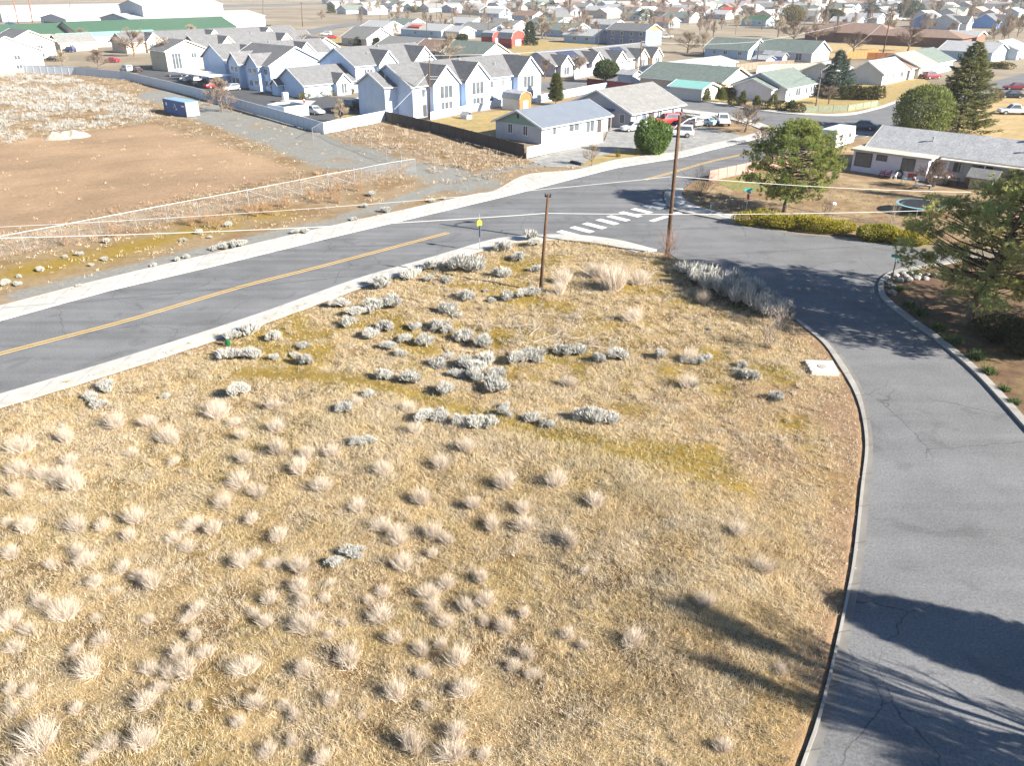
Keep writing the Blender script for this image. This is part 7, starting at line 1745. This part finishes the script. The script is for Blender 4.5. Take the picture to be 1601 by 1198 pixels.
# rough grass in the yards and under the pine
parts = []
YARD = [P(*p).xy[:] for p in ((1085, 330), (1085, 285), (1200, 258), (1330, 290), (1440, 300), (1600, 330), (1600, 390), (1430, 378), (1256, 362))]
parts.append(cushion(0, scatter(YARD, 5200), lambda X, Y: np.full(X.shape, .06), .16, .6, (.26, .19, .085), 7, .035))
GARD = [p for p in RK_OUT[4:]] + [(60, 24), (60, 52)]
parts.append(cushion(0, scatter(GARD, 5200), lambda X, Y: np.full(X.shape, .05), .13, .6, (.20, .17, .06), 7, .03))
v = np.concatenate([p[0] for p in parts]); c = np.concatenate([p[1] for p in parts]); tag(np_mesh("yard_grass", v, np.arange(len(v)), c, M_blade), kind="stuff")
# small pale stones and litter specks on the bare soil by the kerb: gravel
X, Y = scatter([P(*p).xy[:] for p in ((1000, 640), (1250, 600), (1345, 640), (1340, 900), (1250, 950), (1150, 800))], 500); n = X.size
mb = MB()
for x, y in zip(X, Y):
    s = rng.uniform(.02, .06); z = LZ(x, y); mb.lathe([(s, z - .01), (s * .9, z + s * .5), (s * .3, z + s * .8)], 5, (x, y))
tag(mb.build("gravel", mat("stone_pale", (.42, .38, .33), var=.3)), kind="stuff")

# ================================================================ THE FAR TOWN
fw = [W_white, W_beige, W_cream, W_ltblue, W_grey]; fr = [R_grey, R_lgrey, R_green, R_char, R_brown, R_tan, R_whitem, R_whitem]
rn = ["grey", "pale grey", "grey green", "charcoal", "brown", "tan", "white", "white"]
rr = np.random.default_rng(77)
proto = {}
TAKEN = [o.location.xy.copy() for o in bpy.data.objects if o.parent is None and o.get("category") in ("house", "hall", "apartments", "warehouse")]
cnt = 0
for row_i, d in enumerate(np.arange(-260, 1500, 50)):
    for j in range(-60, 60):
        q = E1 * (d + rr.uniform(-4, 4)) + E2 * (j * 23 + rr.uniform(-3, 3)) * -1
        x, y = q.x + 300, q.y + 480
        if y < 330 or y > 1080: continue
        px = 800.5 + F * x / (y * .895 + 10); py = 599 - F * math.tan(PITCH - math.atan2(CH, y))
        if px > 1640 or py > 34 or px < 520 + max(0, py - 12) * 4: continue
        if py > 22 and px < 760: continue
        if min((t - Vector((x, y))).length for t in TAKEN) < 19: continue
        TAKEN.append(Vector((x, y)))
        i = int(rr.integers(8)); w = int(rr.integers(5)); rd = 'xy'[int(rr.integers(2))]; key = (i, w, rd); loc = Vector((x, y, 0))
        lb = f"far house with {rn[i]} roof among many at the town's back"
        if key not in proto: proto[key] = house("house", lb, None, 2.9, 12 if rd == 'y' else 17, 17 if rd == 'y' else 11, 2.6, rd, fw[w], fr[i], loc=loc, sub=False, fascia=False, group="far houses of the town", wins=[('l', 3, 1, 1.6, 1.2), ('f', 4, 1, 1.6, 1.2)]); o = proto[key]
        else: o = copy_tree(proto[key], (x, y, .03), label=lb)
        o.rotation_euler.z = TH + int(rr.integers(2)) * math.pi + rr.uniform(-.06, .06); cnt += 1
        if cnt % 2 == 0:
            tx, ty = x + rr.uniform(-14, 14), y + rr.uniform(-14, 14)
            bare_tree(cnt % 5, "leafless tree among the far houses at the hazy back of the town", None, None, -rr.uniform(4, 7), [C1, C2, C3][cnt % 3], loc=Vector((tx, ty, 0)), H=rr.uniform(8, 15), group="far leafless trees")
[print("LONG", o.name, o["label"]) for o in bpy.data.objects if len(o.get("label", "").split()) > 15]
print("far houses", cnt)
for i in range(130):     # trees between the nearer houses
    px, py = rr.uniform(560, 1600), rr.uniform(18, 66)
    p = P(px, py)
    if min((t - p.xy).length for t in TAKEN) < 9: continue
    bare_tree(i % 5, "leafless yard tree between the nearer rows of houses", None, None, -rr.uniform(2.5, 4.5), [C1, C2, C3][i % 3], loc=p, H=rr.uniform(6, 11), group="yard trees between the houses")

# ================================================================ HAZE: pale winter air over the whole plain
hm = bpy.data.materials.new("haze_air"); hm.use_nodes = True; hn = hm.node_tree
hn.nodes.remove(hn.nodes["Principled BSDF"])
pv = hn.nodes.new("ShaderNodeVolumePrincipled"); pv.inputs["Color"].default_value = (.93, .96, 1, 1); pv.inputs["Density"].default_value = 0.00013
hn.links.new(pv.outputs[0], hn.nodes["Material Output"].inputs["Volume"])
hz = MB().box(-9200, 9200, -9200, 9200, -1.5, 40).build("haze", hm); hz["kind"] = "stuff"   # HAZE
